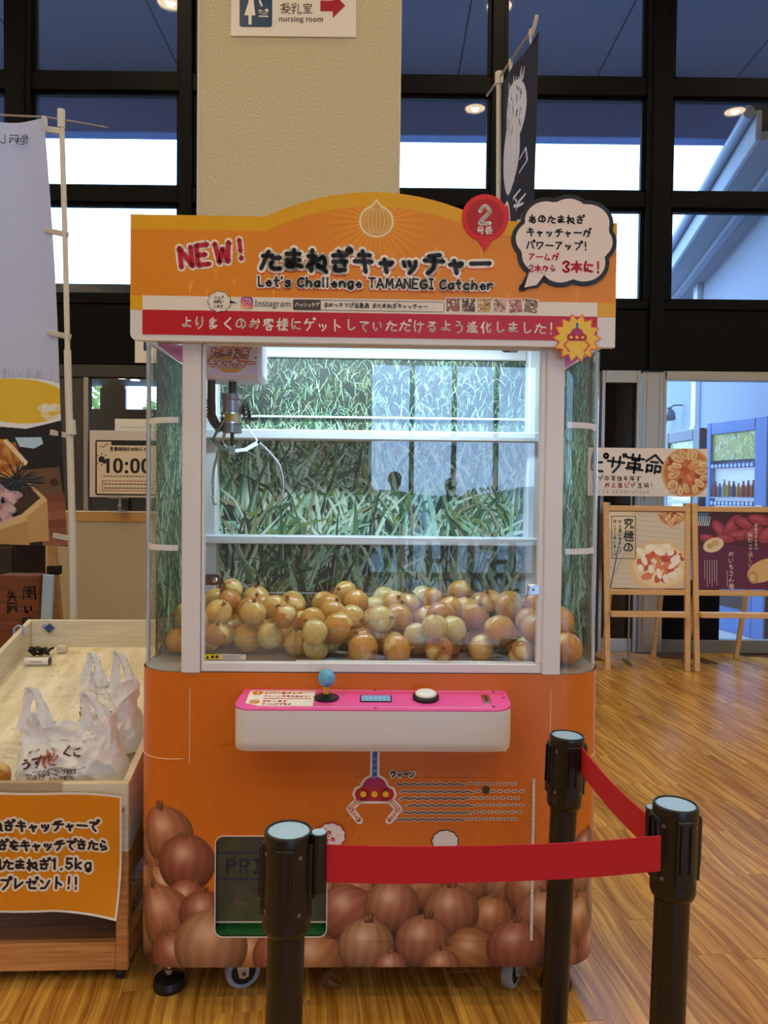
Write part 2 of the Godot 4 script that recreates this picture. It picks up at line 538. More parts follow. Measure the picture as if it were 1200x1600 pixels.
func puff(ctr: Vector2, rx: float, ry: float, lobes: int, depth: float) -> PackedVector2Array:
	var o := PackedVector2Array()
	for k in lobes * 8:
		var a := TAU * k / (lobes * 8.0)
		var b := 1.0 - depth * (1.0 - absf(sin(a * lobes / 2.0)))
		o.append(ctr + Vector2(cos(a) * rx, sin(a) * ry) * b)
	return o

# ---------------------------------------------------------------- scene
const EYE := Vector3(0, 1.46, 2.2)
var rng := RandomNumberGenerator.new()

func _ready() -> void:
	rng.seed = 77
	# camera: level hand-held view, tipped down a degree and a half, rolled a little
	var cam := Camera3D.new()
	cam.name = "camera"
	cam.fov = rad_to_deg(2.0 * atan(800.0 / 1180.0))
	cam.keep_aspect = Camera3D.KEEP_HEIGHT
	cam.near = 0.05
	cam.far = 400.0
	cam.transform = Transform3D(Basis(Vector3.RIGHT, -atan(30.0 / 1180.0)) * Basis(Vector3.BACK, 0.011), EYE)
	add_child(cam)
	cam.current = true
	# overcast sky, cooler than the lamps of the hall
	var env := Environment.new()
	env.background_mode = Environment.BG_SKY
	env.sky = Sky.new()
	var sm := ProceduralSkyMaterial.new()
	sm.sky_top_color = k8(142, 194, 255)
	sm.sky_horizon_color = k8(168, 208, 255)
	sm.ground_bottom_color = k8(110, 118, 130)
	sm.ground_horizon_color = k8(150, 170, 205)
	sm.sky_energy_multiplier = 1.0
	env.sky.sky_material = sm
	env.background_energy_multiplier = 11.0
	env.tonemap_mode = Environment.TONE_MAPPER_LINEAR
	env.tonemap_exposure = 0.72
	env.sdfgi_enabled = true
	env.ssao_enabled = true
	env.ssil_enabled = true
	var we := WorldEnvironment.new()
	we.name = "surroundings"
	we.environment = env
	add_child(we)
	# round recessed lamps of the hall ceiling (their light is set in the lamp builder)
	for lx in [-6.0, -2.4, 1.2, 4.8]:
		for lz in [5.7, 3.5, 1.3, -0.9, -3.1, -5.3]:
			ceiling_lamp(Vector3(lx, 6.80, 2.2 - lz))
	hall()
	window_wall()
	outside()
	floor_planks()
	claw_machine()
	onions()
	belt_posts()
	cart()
	banner_left()
	flag_right()
	easels()
	left_corner()
	vending()
	behind_camera()

func ceiling_lamp(at: Vector3) -> void:
	var t := thing("ceiling_lamp", "round recessed downlight in the hall ceiling, with a warm lit face", "lamp", at, 0.0, "recessed ceiling downlights")
	var b := MB.new()
	b.turned([[0.0, 0.03], [0.165, 0.03], [0.165, -0.012], [0.14, -0.012], [0.14, 0.0]], 24)
	obj(t, "trim_ring", b, mat("lamp trim", k8(230, 228, 222), 0.5))
	var g := MB.new()
	g.turned([[0.0, 0.018], [0.138, 0.018], [0.138, 0.006], [0.0, 0.006]], 24)
	obj(t, "lit_face", g, glow_mat("lamp glow", k8(255, 226, 178), 14.0))
	var l := SpotLight3D.new()
	l.name = "lamp_light"
	l.light_size = 0.05
	l.spot_angle = 78.0
	l.spot_angle_attenuation = 0.4
	l.spot_attenuation = 2.0
	l.light_color = k8(255, 234, 190)
	l.light_energy = LAMP
	l.spot_range = 30.0
	l.shadow_enabled = true
	l.rotation.x = -PI / 2
	l.position.y = 0.012
	t.add_child(l)

const LAMP := 3.4

func hall() -> void:
	var stucco := mat("beige plaster", k8(200, 191, 164), 0.9)
	var fine := FastNoiseLite.new()
	fine.noise_type = FastNoiseLite.TYPE_SIMPLEX_SMOOTH
	fine.seed = 5
	fine.frequency = 0.06
	fine.fractal_octaves = 3
	var nt := NoiseTexture2D.new()
	nt.width = 512
	nt.height = 512
	nt.seamless = true
	nt.noise = fine
	stucco.heightmap_enabled = true
	stucco.heightmap_texture = nt
	stucco.heightmap_scale = 0.35
	stucco.uv1_triplanar = true
	stucco.uv1_world_triplanar = true
	stucco.uv1_scale = Vector3(2.2, 2.2, 2.2)
	var white := mat("hall white", k8(225, 222, 212), 0.9)
	var brown := mat("hall back wall", k8(112, 98, 84), 0.9)
	var o := structure("ceiling", "white hall ceiling with round downlights", "ceiling")
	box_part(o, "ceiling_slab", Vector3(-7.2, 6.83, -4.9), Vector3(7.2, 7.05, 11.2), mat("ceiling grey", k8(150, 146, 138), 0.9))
	o = structure("wall_left", "plain wall at the left end of the hall", "wall")
	box_part(o, "wall_face", Vector3(-7.2, 0, -4.9), Vector3(-7.0, 6.83, 11.0), white)
	o = structure("wall_right", "plain wall at the right end of the hall", "wall")
	box_part(o, "wall_face", Vector3(7.0, 0, -4.9), Vector3(7.2, 6.83, 11.0), white)
	# back wall, with the tall windows that the glass of the machine mirrors
	o = structure("wall_back", "back wall of the hall with tall windows", "wall")
	box_part(o, "wall_pier", Vector3(-7.2, 0, 11.0), Vector3(0.15, 6.83, 11.2), brown)
	box_part(o, "wall_pier", Vector3(6.2, 0, 11.0), Vector3(7.2, 6.83, 11.2), brown)
	box_part(o, "wall_head", Vector3(0.15, 3.75, 11.0), Vector3(6.2, 6.83, 11.2), brown)
	var dark := mat("window bronze", k8(10, 10, 13), 0.55, 0.0, 0.22)
	for k in 2:
		var wn := structure("window_%d" % (20 + k), "tall window in the back wall of the hall", "window", Vector3(0.15 + 3.03 * k, 0, 11.0))
		var fr := MB.new()
		for x in [0.0, 0.735, 1.47, 2.205, 2.94]:
			fr.box(Vector3(x, 0, 0.02), Vector3(x + 0.08, 3.75, 0.12))
		for y in [0.0, 2.36, 3.67]:
			fr.box(Vector3(0, y, 0.03), Vector3(3.02, y + 0.08, 0.11))
		obj(wn, "window_frame", fr, dark)
		box_part(wn, "pane", Vector3(0.05, 0.05, 0.065), Vector3(2.99, 3.70, 0.071), pane_mat("clear pane", Color.WHITE, 0.008))
	# the broad pillar behind the machine, its notice and the nail hole below it
	o = structure("wall_pillar", "broad pillar of rough beige plaster behind the claw machine", "pillar", Vector3(-0.468, 0, -2.1))
	box_part(o, "pillar_face", Vector3(-0.53, 0, -0.3), Vector3(0.53, 6.83, 0.3), stucco, 0.012)
	for s in [-1.0, 1.0]:
		box_part(o, "corner_bead", Vector3(s * 0.524 - 0.008, 0, 0.29), Vector3(s * 0.524 + 0.008, 6.83, 0.304), mat("bead", k8(196, 188, 170), 0.5), 0.003)
	nursing_sign()

func nursing_sign() -> void:
	var t := thing("nursing_room_sign", "white notice pointing to the nursing room, high on the beige pillar", "sign", Vector3(-0.5, 3.80, -1.796))
	var w := 0.325
	box_part(t, "board", Vector3(-w, 0.03, -0.003), Vector3(w, 0.42, 0.003), mat("laminated white", k8(236, 232, 230), 0.18), 0.001)
	var b := MB.new()
	b.prism(round_rect(-w + 0.045, 0.075, -w + 0.215, 0.33, 0.014), 0.003, 0.0034, false)
	obj(t, "picture_square", b, mat("sign blue", k8(24, 58, 104), 0.3))
	var f := MB.new()
	# carer bending over a baby on a changing table
	f.disc(Vector3(-w + 0.128, 0.296, 0.0038), 0.019, 16)
	f.prism(PackedVector2Array([Vector2(-w + 0.10, 0.262), Vector2(-w + 0.125, 0.268), Vector2(-w + 0.118, 0.205), Vector2(-w + 0.128, 0.135), Vector2(-w + 0.07, 0.135), Vector2(-w + 0.09, 0.2)]), 0.003, 0.0038, false)
	f.prism(PackedVector2Array([Vector2(-w + 0.092, 0.135), Vector2(-w + 0.108, 0.135), Vector2(-w + 0.108, 0.088), Vector2(-w + 0.092, 0.088)]), 0.003, 0.0038, false)
	ink(f, PackedVector2Array([Vector2(-w + 0.12, 0.255), Vector2(-w + 0.148, 0.215), Vector2(-w + 0.16, 0.185)]), 0.011, 0.0038)
	ink(f, PackedVector2Array([Vector2(-w + 0.152, 0.158), Vector2(-w + 0.165, 0.148), Vector2(-w + 0.182, 0.150)]), 0.016, 0.0038)
	f.disc(Vector3(-w + 0.186, 0.16, 0.0038), 0.0095, 14)
	f.box(Vector3(-w + 0.145, 0.128, 0.003), Vector3(-w + 0.195, 0.134, 0.0038))
	obj(t, "carer_picture", f, mat("sign white", k8(238, 238, 238), 0.3))
	var x := MB.new()
	write(x, "授乳室", -w + 0.255, 0.145, 0.054, 0.0048, 0.0036, 1.08)
	obj(t, "lettering", x, mat("sign grey", k8(88, 82, 82), 0.4))
	var r := MB.new()
	r.t = Transform3D(Basis.IDENTITY, Vector3(-w + 0.255, 0.107, 0.003))
	latin(t, "lettering", "nursing room", Vector3(-w + 0.365, 0.118, 0.0035), 0.036, mat("sign grey", Color.BLACK))
	var a := MB.new()
	a.prism(PackedVector2Array([Vector2(0.14, 0.215), Vector2(0.14, 0.16), Vector2(0.205, 0.16), Vector2(0.205, 0.125), Vector2(0.27, 0.19), Vector2(0.205, 0.255), Vector2(0.205, 0.215)]), 0.003, 0.0036, false)
	obj(t, "arrow", a, mat("sign red", k8(170, 30, 52), 0.3))

func latin(parent: Node, called: String, text: String, ctr: Vector3, height: float, m: Material, bold := true, turn := 0.0) -> void:
	var f := SystemFont.new()
	f.font_names = PackedStringArray(["Droid Sans"])
	f.font_weight = 700 if bold else 400
	var tm := TextMesh.new()
	tm.font = f
	tm.font_size = 64
	tm.pixel_size = height / 64.0
	tm.text = text
	tm.depth = 0.0006
	tm.curve_step = 1.5
	var o := MeshInstance3D.new()
	o.name = called
	o.mesh = tm
	o.material_override = m
	parent.add_child(o, true)
	o.position = ctr
	o.rotation.z = turn

const BAYS := [-7.0, -6.3, -4.85, -3.38, -1.85, -0.42, 1.0, 2.48, 3.95, 5.4, 7.0]

func window_wall() -> void:
	var dark := mat("window bronze", k8(10, 10, 13), 0.55, 0.0, 0.22)
	var steel := mat("brushed steel", k8(176, 170, 160), 0.32, 0.9)
	var glass := pane_mat("clear pane", Color.WHITE, 0.008)
	var rows := [[2.61, 3.25], [4.10, 4.24], [5.11, 5.27], [6.62, 6.83]]
	for i in BAYS.size() - 1:
		var x0: float = BAYS[i]
		var x1: float = BAYS[i + 1]
		var o := structure("window_%d" % (i + 1), "tall dark framed window bay with three stacked panes", "window", Vector3(x0, 0, -4.8))
		var wide := 0.23 if (i == 3 or i == 7) else 0.115
		var m := MB.new()
		m.box(Vector3(-wide / 2, 3.25, -0.12), Vector3(wide / 2, 6.83, 0.03), 0.006)
		if wide > 0.2:
			m.box(Vector3(-wide / 2 + 0.05, 2.61, 0.03), Vector3(wide / 2 - 0.05, 6.83, 0.045), 0.004)
		obj(o, "mullion", m, dark)
		var lw := wide / 2
		var rw := 0.23 / 2 if (i + 1 == 3 or i + 1 == 7) else 0.0575
		for r in [1, 2, 3]:
			box_part(o, "transom", Vector3(lw, rows[r][0], -0.10), Vector3(x1 - x0 - rw, rows[r][1], 0.012), dark, 0.006)
			var g := MB.new()
			for e in [[lw, rows[r - 1][1]], [lw, rows[r][0] - 0.03]]:
				g.box(Vector3(lw, e[1], -0.08), Vector3(x1 - x0 - rw, e[1] + 0.03, -0.02), 0.003)
			g.box(Vector3(lw, rows[r - 1][1], -0.08), Vector3(lw + 0.035, rows[r][0], -0.02), 0.003)
			g.box(Vector3(x1 - x0 - rw - 0.035, rows[r - 1][1], -0.08), Vector3(x1 - x0 - rw, rows[r][0], -0.02), 0.003)
			obj(o, "glazing_bead", g, dark)
			box_part(o, "pane", Vector3(lw + 0.01, rows[r - 1][1] + 0.01, -0.055), Vector3(x1 - x0 - rw - 0.01, rows[r][0] - 0.01, -0.049), glass)
	var w := structure("wall_front", "black spandrel panels below the high windows", "wall", Vector3(0, 0, -4.8))
	for i in BAYS.size() - 1:
		box_part(w, "spandrel_panel", Vector3(BAYS[i] + 0.006, 2.62, -0.12), Vector3(BAYS[i + 1] - 0.006, 3.17, 0.0), dark, 0.004)
		box_part(w, "sill_rail", Vector3(BAYS[i], 3.175, -0.12), Vector3(BAYS[i + 1], 3.25, 0.018), dark, 0.004)
	box_part(w, "wall_core", Vector3(-7.0, 2.61, -0.16), Vector3(7.0, 3.2, -0.121), dark)
	# the part of the wall that stands hidden behind machine and pillar
	var board := mat("beige board", k8(178, 166, 142), 0.6)
	box_part(w, "wall_board", Vector3(-1.95, 0, -0.12), Vector3(2.0, 2.6, 0.0), mat("dark wall board", k8(60, 56, 52), 0.7))
	box_part(w, "wall_board", Vector3(-7.0, 0, -0.12), Vector3(-3.5, 2.6, 0.0), mat("dark wall board", Color.BLACK))
	box_part(w, "wall_board", Vector3(5.2, 0, -0.12), Vector3(7.0, 2.6, 0.0), mat("dark wall board", Color.BLACK))
	# low wall under the left opening
	box_part(w, "low_wall", Vector3(-3.5, 0, -0.12), Vector3(-1.95, 1.165, 0.0), board)
	box_part(w, "wall_cap", Vector3(-3.5, 1.165, -0.13), Vector3(-1.95, 1.25, 0.012), mat("tan edging", k8(190, 150, 90), 0.5), 0.004)
	box_part(w, "cap_strip", Vector3(-3.5, 1.25, -0.13), Vector3(-1.95, 1.262, 0.016), mat("hall white", Color.WHITE), 0.003)
	# opening at the left: steel jamb, head rail and a pane into a dark lobby
	var wl := structure("window_30", "interior window with a steel jamb above the beige low wall", "window", Vector3(0, 0, -4.8))
	box_part(wl, "head_rail", Vector3(-3.5, 2.50, -0.1), Vector3(-1.95, 2.615, 0.0), mat("dark steel", k8(70, 70, 70), 0.4, 0.6), 0.004)
	box_part(wl, "jamb", Vector3(-2.79, 1.262, -0.1), Vector3(-2.745, 2.5, 0.0), steel, 0.004)
	box_part(wl, "pane", Vector3(-2.745, 1.262, -0.055), Vector3(-1.95, 2.5, -0.049), glass)
	box_part(wl, "pane", Vector3(-3.5, 1.262, -0.055), Vector3(-2.79, 2.5, -0.049), glass)
	lobby()
	# right: dark glass door, steel column, steel-framed glass front
	var d := structure("door_1", "dark glass door in a steel frame right of the claw machine", "door", Vector3(0, 0, -4.8))
	for e in [[2.0, 2.035], [2.325, 2.36]]:
		box_part(d, "door_jamb", Vector3(e[0], 0, -0.1), Vector3(e[1], 2.615, 0.0), steel, 0.004)
	box_part(d, "door_head", Vector3(2.035, 2.5, -0.1), Vector3(2.325, 2.615, 0.0), steel, 0.004)
	box_part(d, "door_leaf", Vector3(2.035, 0.12, -0.07), Vector3(2.325, 2.5, -0.06), mat("black glass", k8(14, 14, 15), 0.05))
	box_part(d, "kick_plate", Vector3(2.035, 0.0, -0.08), Vector3(2.325, 0.12, -0.03), steel, 0.003)
	var c := structure("trim_2", "brushed steel column between the glass door and the shop front", "column", Vector3(0, 0, -4.8))
	box_part(c, "column_face", Vector3(2.37, 0, -0.12), Vector3(2.565, 2.6, 0.02), steel, 0.005)
	for x in [2.405, 2.525]:
		box_part(c, "cover_strip", Vector3(x, 0, 0.02), Vector3(x + 0.006, 2.6, 0.026), steel, 0.002)
	var wr := structure("window_31", "steel-framed glass front looking out on drink machines", "window", Vector3(0, 0, -4.8))
	box_part(wr, "head_rail", Vector3(2.58, 2.53, -0.1), Vector3(5.2, 2.615, 0.0), steel, 0.004)
	box_part(wr, "jamb", Vector3(2.57, 0, -0.1), Vector3(2.60, 2.615, 0.0), steel, 0.004)
	box_part(wr, "kick_plate", Vector3(2.60, 0, -0.1), Vector3(5.2, 0.12, -0.01), mat("grey kick plate", k8(120, 116, 108), 0.5), 0.004)
	box_part(wr, "lower_panel", Vector3(2.60, 0.12, -0.09), Vector3(3.14, 0.68, -0.02), dark, 0.004)
	box_part(wr, "mullion", Vector3(4.3, 0.12, -0.1), Vector3(4.38, 2.53, 0.0), steel, 0.004)
	box_part(wr, "pane", Vector3(2.60, 0.68, -0.055), Vector3(4.3, 2.53, -0.049), glass)
	box_part(wr, "pane", Vector3(3.14, 0.12, -0.055), Vector3(4.3, 0.68, -0.049), glass)
	box_part(wr, "pane", Vector3(4.38, 0.12, -0.055), Vector3(5.2, 2.53, -0.049), glass)
	toilet_sign()

func toilet_sign() -> void:
	var t := thing("toilet_sign", "white toilet notice with a blue figure, partly hidden behind the claw machine header", "sign", Vector3(-2.22, 2.63, -4.78), 0.0)
	box_part(t, "board", Vector3(-0.085, 0.0, 0), Vector3(0.3, 0.42, 0.006), mat("laminated white", Color.WHITE), 0.001)
	var b := MB.new()
	b.disc(Vector3(0.03, 0.36, 0.0068), 0.026)
	b.box(Vector3(-0.012, 0.23, 0.006), Vector3(0.072, 0.33, 0.0068))
	b.box(Vector3(-0.006, 0.11, 0.006), Vector3(0.024, 0.23, 0.0068))
	b.box(Vector3(0.036, 0.11, 0.006), Vector3(0.066, 0.23, 0.0068))
	obj(t, "figure", b, mat("sign blue", Color.BLACK))

func lobby() -> void:
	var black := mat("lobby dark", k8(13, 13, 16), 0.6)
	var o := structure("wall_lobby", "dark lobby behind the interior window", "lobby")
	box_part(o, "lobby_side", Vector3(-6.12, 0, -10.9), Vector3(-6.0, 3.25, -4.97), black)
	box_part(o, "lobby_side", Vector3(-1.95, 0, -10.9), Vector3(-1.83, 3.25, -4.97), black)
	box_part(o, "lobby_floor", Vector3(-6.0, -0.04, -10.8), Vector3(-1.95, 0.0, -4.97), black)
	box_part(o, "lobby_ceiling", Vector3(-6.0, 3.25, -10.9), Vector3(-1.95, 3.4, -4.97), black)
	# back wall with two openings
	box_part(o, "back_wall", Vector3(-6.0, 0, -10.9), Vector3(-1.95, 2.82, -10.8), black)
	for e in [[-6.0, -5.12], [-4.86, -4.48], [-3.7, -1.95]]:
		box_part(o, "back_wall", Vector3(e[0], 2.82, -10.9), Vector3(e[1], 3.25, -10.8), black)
	for e in [[-5.12, -4.86], [-4.48, -3.7]]:
		var f := MB.new()
		f.box(Vector3(e[0], 2.82, -10.87), Vector3(e[0] + 0.03, 3.2, -10.79))
		f.box(Vector3(e[1] - 0.03, 2.82, -10.87), Vector3(e[1], 3.2, -10.79))
		f.box(Vector3(e[0], 2.82, -10.87), Vector3(e[1], 2.845, -10.79))
		obj(o, "opening_frame", f, mat("dark steel", Color.BLACK))
	for p in [Vector3(-4.22, 3.242, -9.9), Vector3(-4.06, 3.242, -10.1)]:
		var l := thing("lobby_downlight", "small white downlight in the dark lobby ceiling, %s of the two" % ("left" if p.x < -4.1 else "right"), "lamp", p)
		var b := MB.new()
		b.turned([[0.0, 0.004], [0.075, 0.004], [0.075, -0.004], [0.0, -0.004]], 16)
		obj(l, "lit_face", b, glow_mat("lobby lamp glow", k8(255, 252, 240), 4.0))
		var s := SpotLight3D.new()
		s.name = "downlight_beam"
		s.light_color = k8(255, 246, 226)
		s.light_energy = 0.12
		s.light_size = 0.05
		s.spot_range = 12.0
		s.spot_attenuation = 2.0
		s.spot_angle = 60.0
		s.shadow_enabled = true
		s.rotation.x = -PI / 2
		s.position.y = -0.012
		l.add_child(s)

func outside() -> void:
	var o := structure("trim_3", "pale paved ground outside", "paving")
	box_part(o, "paving", Vector3(-60, -0.2, -70), Vector3(60, -0.05, -4.93), mat("paving", k8(176, 174, 170), 0.9))
	o = structure("trim_4", "pale paved terrace behind the hall", "paving")
	box_part(o, "paving", Vector3(-60, -0.2, 11.2), Vector3(60, -0.05, 60), mat("paving", Color.BLACK))
	# deep eave of the hall with a hanging edge, seen through the top panes
	o = structure("trim_1", "deep grey eave outside the high windows", "eave")
	var eave := mat("eave grey", k8(78, 88, 112), 0.85)
	for i in 9:
		box_part(o, "soffit_board", Vector3(-7.2 + i * 1.6 + 0.008, 6.28, -6.9), Vector3(-7.2 + (i + 1) * 1.6 - 0.008, 6.34, -4.95), eave, 0.004)
	box_part(o, "soffit_backing", Vector3(-7.2, 6.345, -6.9), Vector3(7.2, 6.5, -4.95), eave)
	box_part(o, "eave_beam", Vector3(-7.2, 5.72, -7.1), Vector3(7.2, 6.5, -6.9), mat("eave beam", k8(82, 112, 166), 0.8), 0.01)
	# wing of the building at the right, its wall running away, with eave, gutter and downpipe
	var turn := atan2(0.186, 1.0)
	o = structure("wall_wing", "pale wall of the neighbouring wing with its eave, outside at the right", "wall", Vector3(2.906, 0, 2.2), -turn)
	var pale := mat("wing render", k8(128, 134, 148), 0.85)
	box_part(o, "wing_wall", Vector3(0, -0.05, -26), Vector3(0.3, 5.4, -7.6), pale)
	box_part(o, "wing_soffit", Vector3(-0.6, 5.0, -26), Vector3(0.0, 5.08, -7.6), mat("wing soffit", k8(120, 124, 134), 0.8))
	box_part(o, "soffit_rib", Vector3(-0.34, 4.93, -26), Vector3(-0.22, 5.0, -7.6), pale, 0.01)
	box_part(o, "wing_fascia", Vector3(-0.66, 5.0, -26), Vector3(-0.6, 5.30, -7.6), mat("wing fascia", k8(150, 156, 168), 0.7), 0.01)
	var g := MB.new()
	g.tube([Vector3(-0.72, 5.28, -26), Vector3(-0.72, 5.28, -7.6)], 0.06, -1, 12)
	obj(o, "gutter", g, mat("gutter", k8(120, 130, 150), 0.5))
	box_part(o, "roof_slope", Vector3(-0.7, 5.34, -26), Vector3(0.3, 5.44, -7.6), mat("wing roof", k8(90, 92, 98), 0.8))
	var dp := MB.new()
	dp.box(Vector3(-0.09, 0, -13.15), Vector3(0.0, 5.0, -12.85), 0.01)
	for y in [1.2, 2.6]:
		dp.box(Vector3(-0.1, y, -13.17), Vector3(0.0, y + 0.04, -12.83), 0.004)
	obj(o, "downpipe", dp, mat("downpipe", k8(210, 214, 222), 0.5))
	# small window and twin floodlight further along
	var wv := MB.new()
	wv.box(Vector3(-0.04, 1.75, -17.1), Vector3(0.0, 2.65, -14.3), 0.01)
	obj(o, "window_surround", wv, mat("wing fascia", Color.BLACK))
	box_part(o, "window_pane", Vector3(-0.05, 1.95, -17.0), Vector3(-0.04, 2.42, -14.6), mat("bright blind", k8(232, 236, 242), 0.4))
	for k in 2:
		var fl := thing("floodlight", "small round metal floodlight on the wing wall, %s of the pair" % ["nearer", "farther"][k], "lamp", Vector3(2.906, 0, 2.2) + Vector3(-0.26, 2.98, -14.25 - 0.9 * k).rotated(Vector3.UP, -turn), -turn)
		var b := MB.new()
		b.t = Transform3D(Basis(Vector3.RIGHT, 0.5), Vector3.ZERO)
		b.turned([[0.0, 0.12], [0.05, 0.11], [0.12, 0.02], [0.14, -0.08], [0.12, -0.08], [0.0, -0.04]], 18)
		obj(fl, "lamp_head", b, mat("floodlight metal", k8(110, 112, 120), 0.3, 0.8))
		var a := MB.new()
		a.tube([Vector3(0, 0.1, 0), Vector3(0.1, 0.16, 0), Vector3(0.25, 0.16, 0)], 0.015, -1, 8)
		obj(fl, "bracket", a, mat("floodlight metal", Color.BLACK))
	# trees beyond the lobby
	for q in [[Vector3(-6.6, -0.05, -14.4), 3.3, 1.0, "yellow-green tree seen through the narrow lobby opening"], [Vector3(-5.35, -0.05, -16.5), 3.3, 0.8, "yellow-green tree seen through the wide lobby opening"]]:
		tree(q[0], q[1], q[2], q[3])

func tree(at: Vector3, height: float, r: float, label: String) -> void:
	var t := thing("tree", label, "tree", at)
	var b := MB.new()
	b.tube([Vector3.ZERO, Vector3(0.05, height * 0.4, 0), Vector3(0, height * 0.8, 0)], 0.1, 0.04)
	obj(t, "trunk", b, mat("bark", k8(84, 66, 48), 0.9))
	var f := MB.new()
	f.colored = true
	var rg := RandomNumberGenerator.new()
	rg.seed = int(at.x * 100)
	for k in 900:
		var d := Vector3(rg.randfn(), rg.randfn() * 0.9, rg.randfn()).normalized() * pow(rg.randf(), 0.4) * r
		var c := Vector3(0, height - r * 0.3, 0) + d
		var u := Vector3(rg.randfn(), rg.randfn(), rg.randfn()).normalized() * 0.11
		var s := u.cross(Vector3(rg.randfn(), rg.randfn(), rg.randfn())).normalized() * 0.06
		f.tint = Color(0.42, 0.44, 0.10).lerp(Color(0.20, 0.28, 0.06), rg.randf())
		f.quad(c - u, c + s, c + u, c - s)
	var m := mat("foliage", Color.WHITE, 0.8)
	m.vertex_color_use_as_albedo = true
	var o := obj(t, "foliage", f, m)
	o.set_meta("kind", "stuff")

func floor_planks() -> void:
	var o := structure("floor", "glossy laminate floor of warm brown wood planks", "floor")
	box_part(o, "floor_base", Vector3(-7.2, -0.3, -4.93), Vector3(7.2, -0.010, 11.2), mat("floor base", k8(96, 62, 30), 0.5))
	# grain: long streaks, three tones
	var texs := []
	for v in 3:
		var c := Canvas.new(512, 256, k8(190, 140, 78))
		var rg := RandomNumberGenerator.new()
		rg.seed = 40 + v
		var fn := FastNoiseLite.new()
		fn.seed = 9 + v
		fn.frequency = 0.02
		for y in 256:
			for x in 512:
				var sway := 9.0 * sin(x * 0.012 + v) + 4.0 * sin(x * 0.031)
				var a := fn.get_noise_2d(x * 0.10, (y + sway) * 1.5)
				var b := fn.get_noise_2d(x * 0.22 + 300.0, (y + sway) * 6.0 + 400.0)
				var q := clampf(0.55 + a * 0.85 + b * 0.4, 0.0, 1.0)
				c.dot(x, y, k8(156, 106, 42).lerp(k8(232, 186, 98), q))
		for k in 40:
			var y := rg.randf() * 256.0
			var x := rg.randf() * 512.0
			c.line(Vector2(x, y), Vector2(x + rg.randf_range(60, 220), y + rg.randf_range(-5, 5)), 0.6, 0.6, k8(118, 76, 40), rg.randf_range(0.15, 0.45))
		var m := mat("plank wood %d" % v, [k8(255, 250, 240), k8(240, 230, 214), k8(250, 238, 220)][v], 0.25)
		m.albedo_texture = c.tex()
		texs.append(m)
	# plank meshes, each with its own stretch of grain
	var shapes := []
	for v in 6:
		var b := MB.new()
		var l := 0.46
		var w := 0.0672
		var u0 := Vector2(0.13 * v, 0.17 * v + 0.42)
		var u1 := u0 + Vector2(0.8, -0.42)
		b.quad(Vector3(-l, 0, w), Vector3(l, 0, w), Vector3(l, 0, -w), Vector3(-l, 0, -w), u0, u1)
		for q in [[Vector3(-l, 0, w), Vector3(l, 0, w)], [Vector3(l, 0, w), Vector3(l, 0, -w)], [Vector3(l, 0, -w), Vector3(-l, 0, -w)], [Vector3(-l, 0, -w), Vector3(-l, 0, w)]]:
			var e: Vector3 = ((q[0] + q[1]) / 2.0).normalized() * 0.0006
			var dn := Vector3(0, -0.0012, 0)
			b.quad(q[0] + e + dn, q[1] + e + dn, q[1], q[0], u0, u0 + Vector2(0.8, 0.002))
			b.quad(q[0] + e + Vector3(0, -0.009, 0), q[1] + e + Vector3(0, -0.009, 0), q[1] + e + dn, q[0] + e + dn, u0, u0 + Vector2(0.8, 0.002))
		shapes.append(b.mesh())
	var rg := RandomNumberGenerator.new()
	rg.seed = 21
	var dir := Vector3(-0.127, 0, -1).normalized()
	var side := Vector3(-dir.z, 0, dir.x)
	var basis := Basis(dir, Vector3.UP, dir.cross(Vector3.UP))
	var spots := []
	for i in range(-80, 80):
		for j in range(-14, 14):
			var p := dir * ((j + 0.5 * float(i & 1) + 0.27 * float((i * 7) % 3)) * 0.9225) + side * (i * 0.1358)
			if absf(p.x) < 6.9 and p.z > -4.75 and p.z < 10.8:
				spots.append(p)
	# those in the picture are planks of their own, nearest to the lens first; the rest are joined
	var seen := []
	var rest := []
	for p in spots:
		var depth: float = EYE.z - p.z
		var px: float = 600.0 + p.x / maxf(depth, 0.01) * 1180.0
		var hid: bool = p.z < -0.9 and px > 260.0 and px < 900.0
		var hid2: bool = p.z < -0.35 and px < 260.0
		if depth > 1.5 and px > -60.0 and px < 1290.0 and not hid and not hid2:
			seen.append(p)
		else:
			rest.append(p)
	seen.sort_custom(func(a, b): return a.z > b.z)
	while seen.size() > 300:
		rest.append(seen.pop_back())
	for p in seen:
		share(o, "plank", shapes[rg.randi() % 6], texs[rg.randi() % 3], Transform3D(basis, p))
	for v in 3:
		var st := SurfaceTool.new()
		st.begin(Mesh.PRIMITIVE_TRIANGLES)
		for i in range(v, rest.size(), 3):
			st.append_from(shapes[rg.randi() % 6], 0, Transform3D(basis, rest[i]))
		var mi := MeshInstance3D.new()
		mi.name = "further_planks"
		mi.mesh = st.commit()
		mi.material_override = texs[v]
		mi.set_meta("kind", "stuff")
		o.add_child(mi, true)

# ---------------------------------------------------------------- the claw machine
# its own frame: x from the middle of the front, y up, z = 0 the front face, the back at z = -0.70
const HALF := 0.663
const CORNER := 0.12
var machine: Node3D

func rim(s: float, out := 0.0) -> Vector3:
	var a := HALF - CORNER
	var q := absf(s)
	var sg := signf(s) if s != 0.0 else 1.0
	if q <= a:
		return Vector3(s, 0, out)
	var l := CORNER * PI / 2
	if q <= a + l:
		var th := (q - a) / CORNER
		return Vector3(sg * (a + (CORNER + out) * sin(th)), 0, -CORNER + (CORNER + out) * cos(th))
	return Vector3(sg * (HALF + out), 0, -CORNER - (q - a - l))

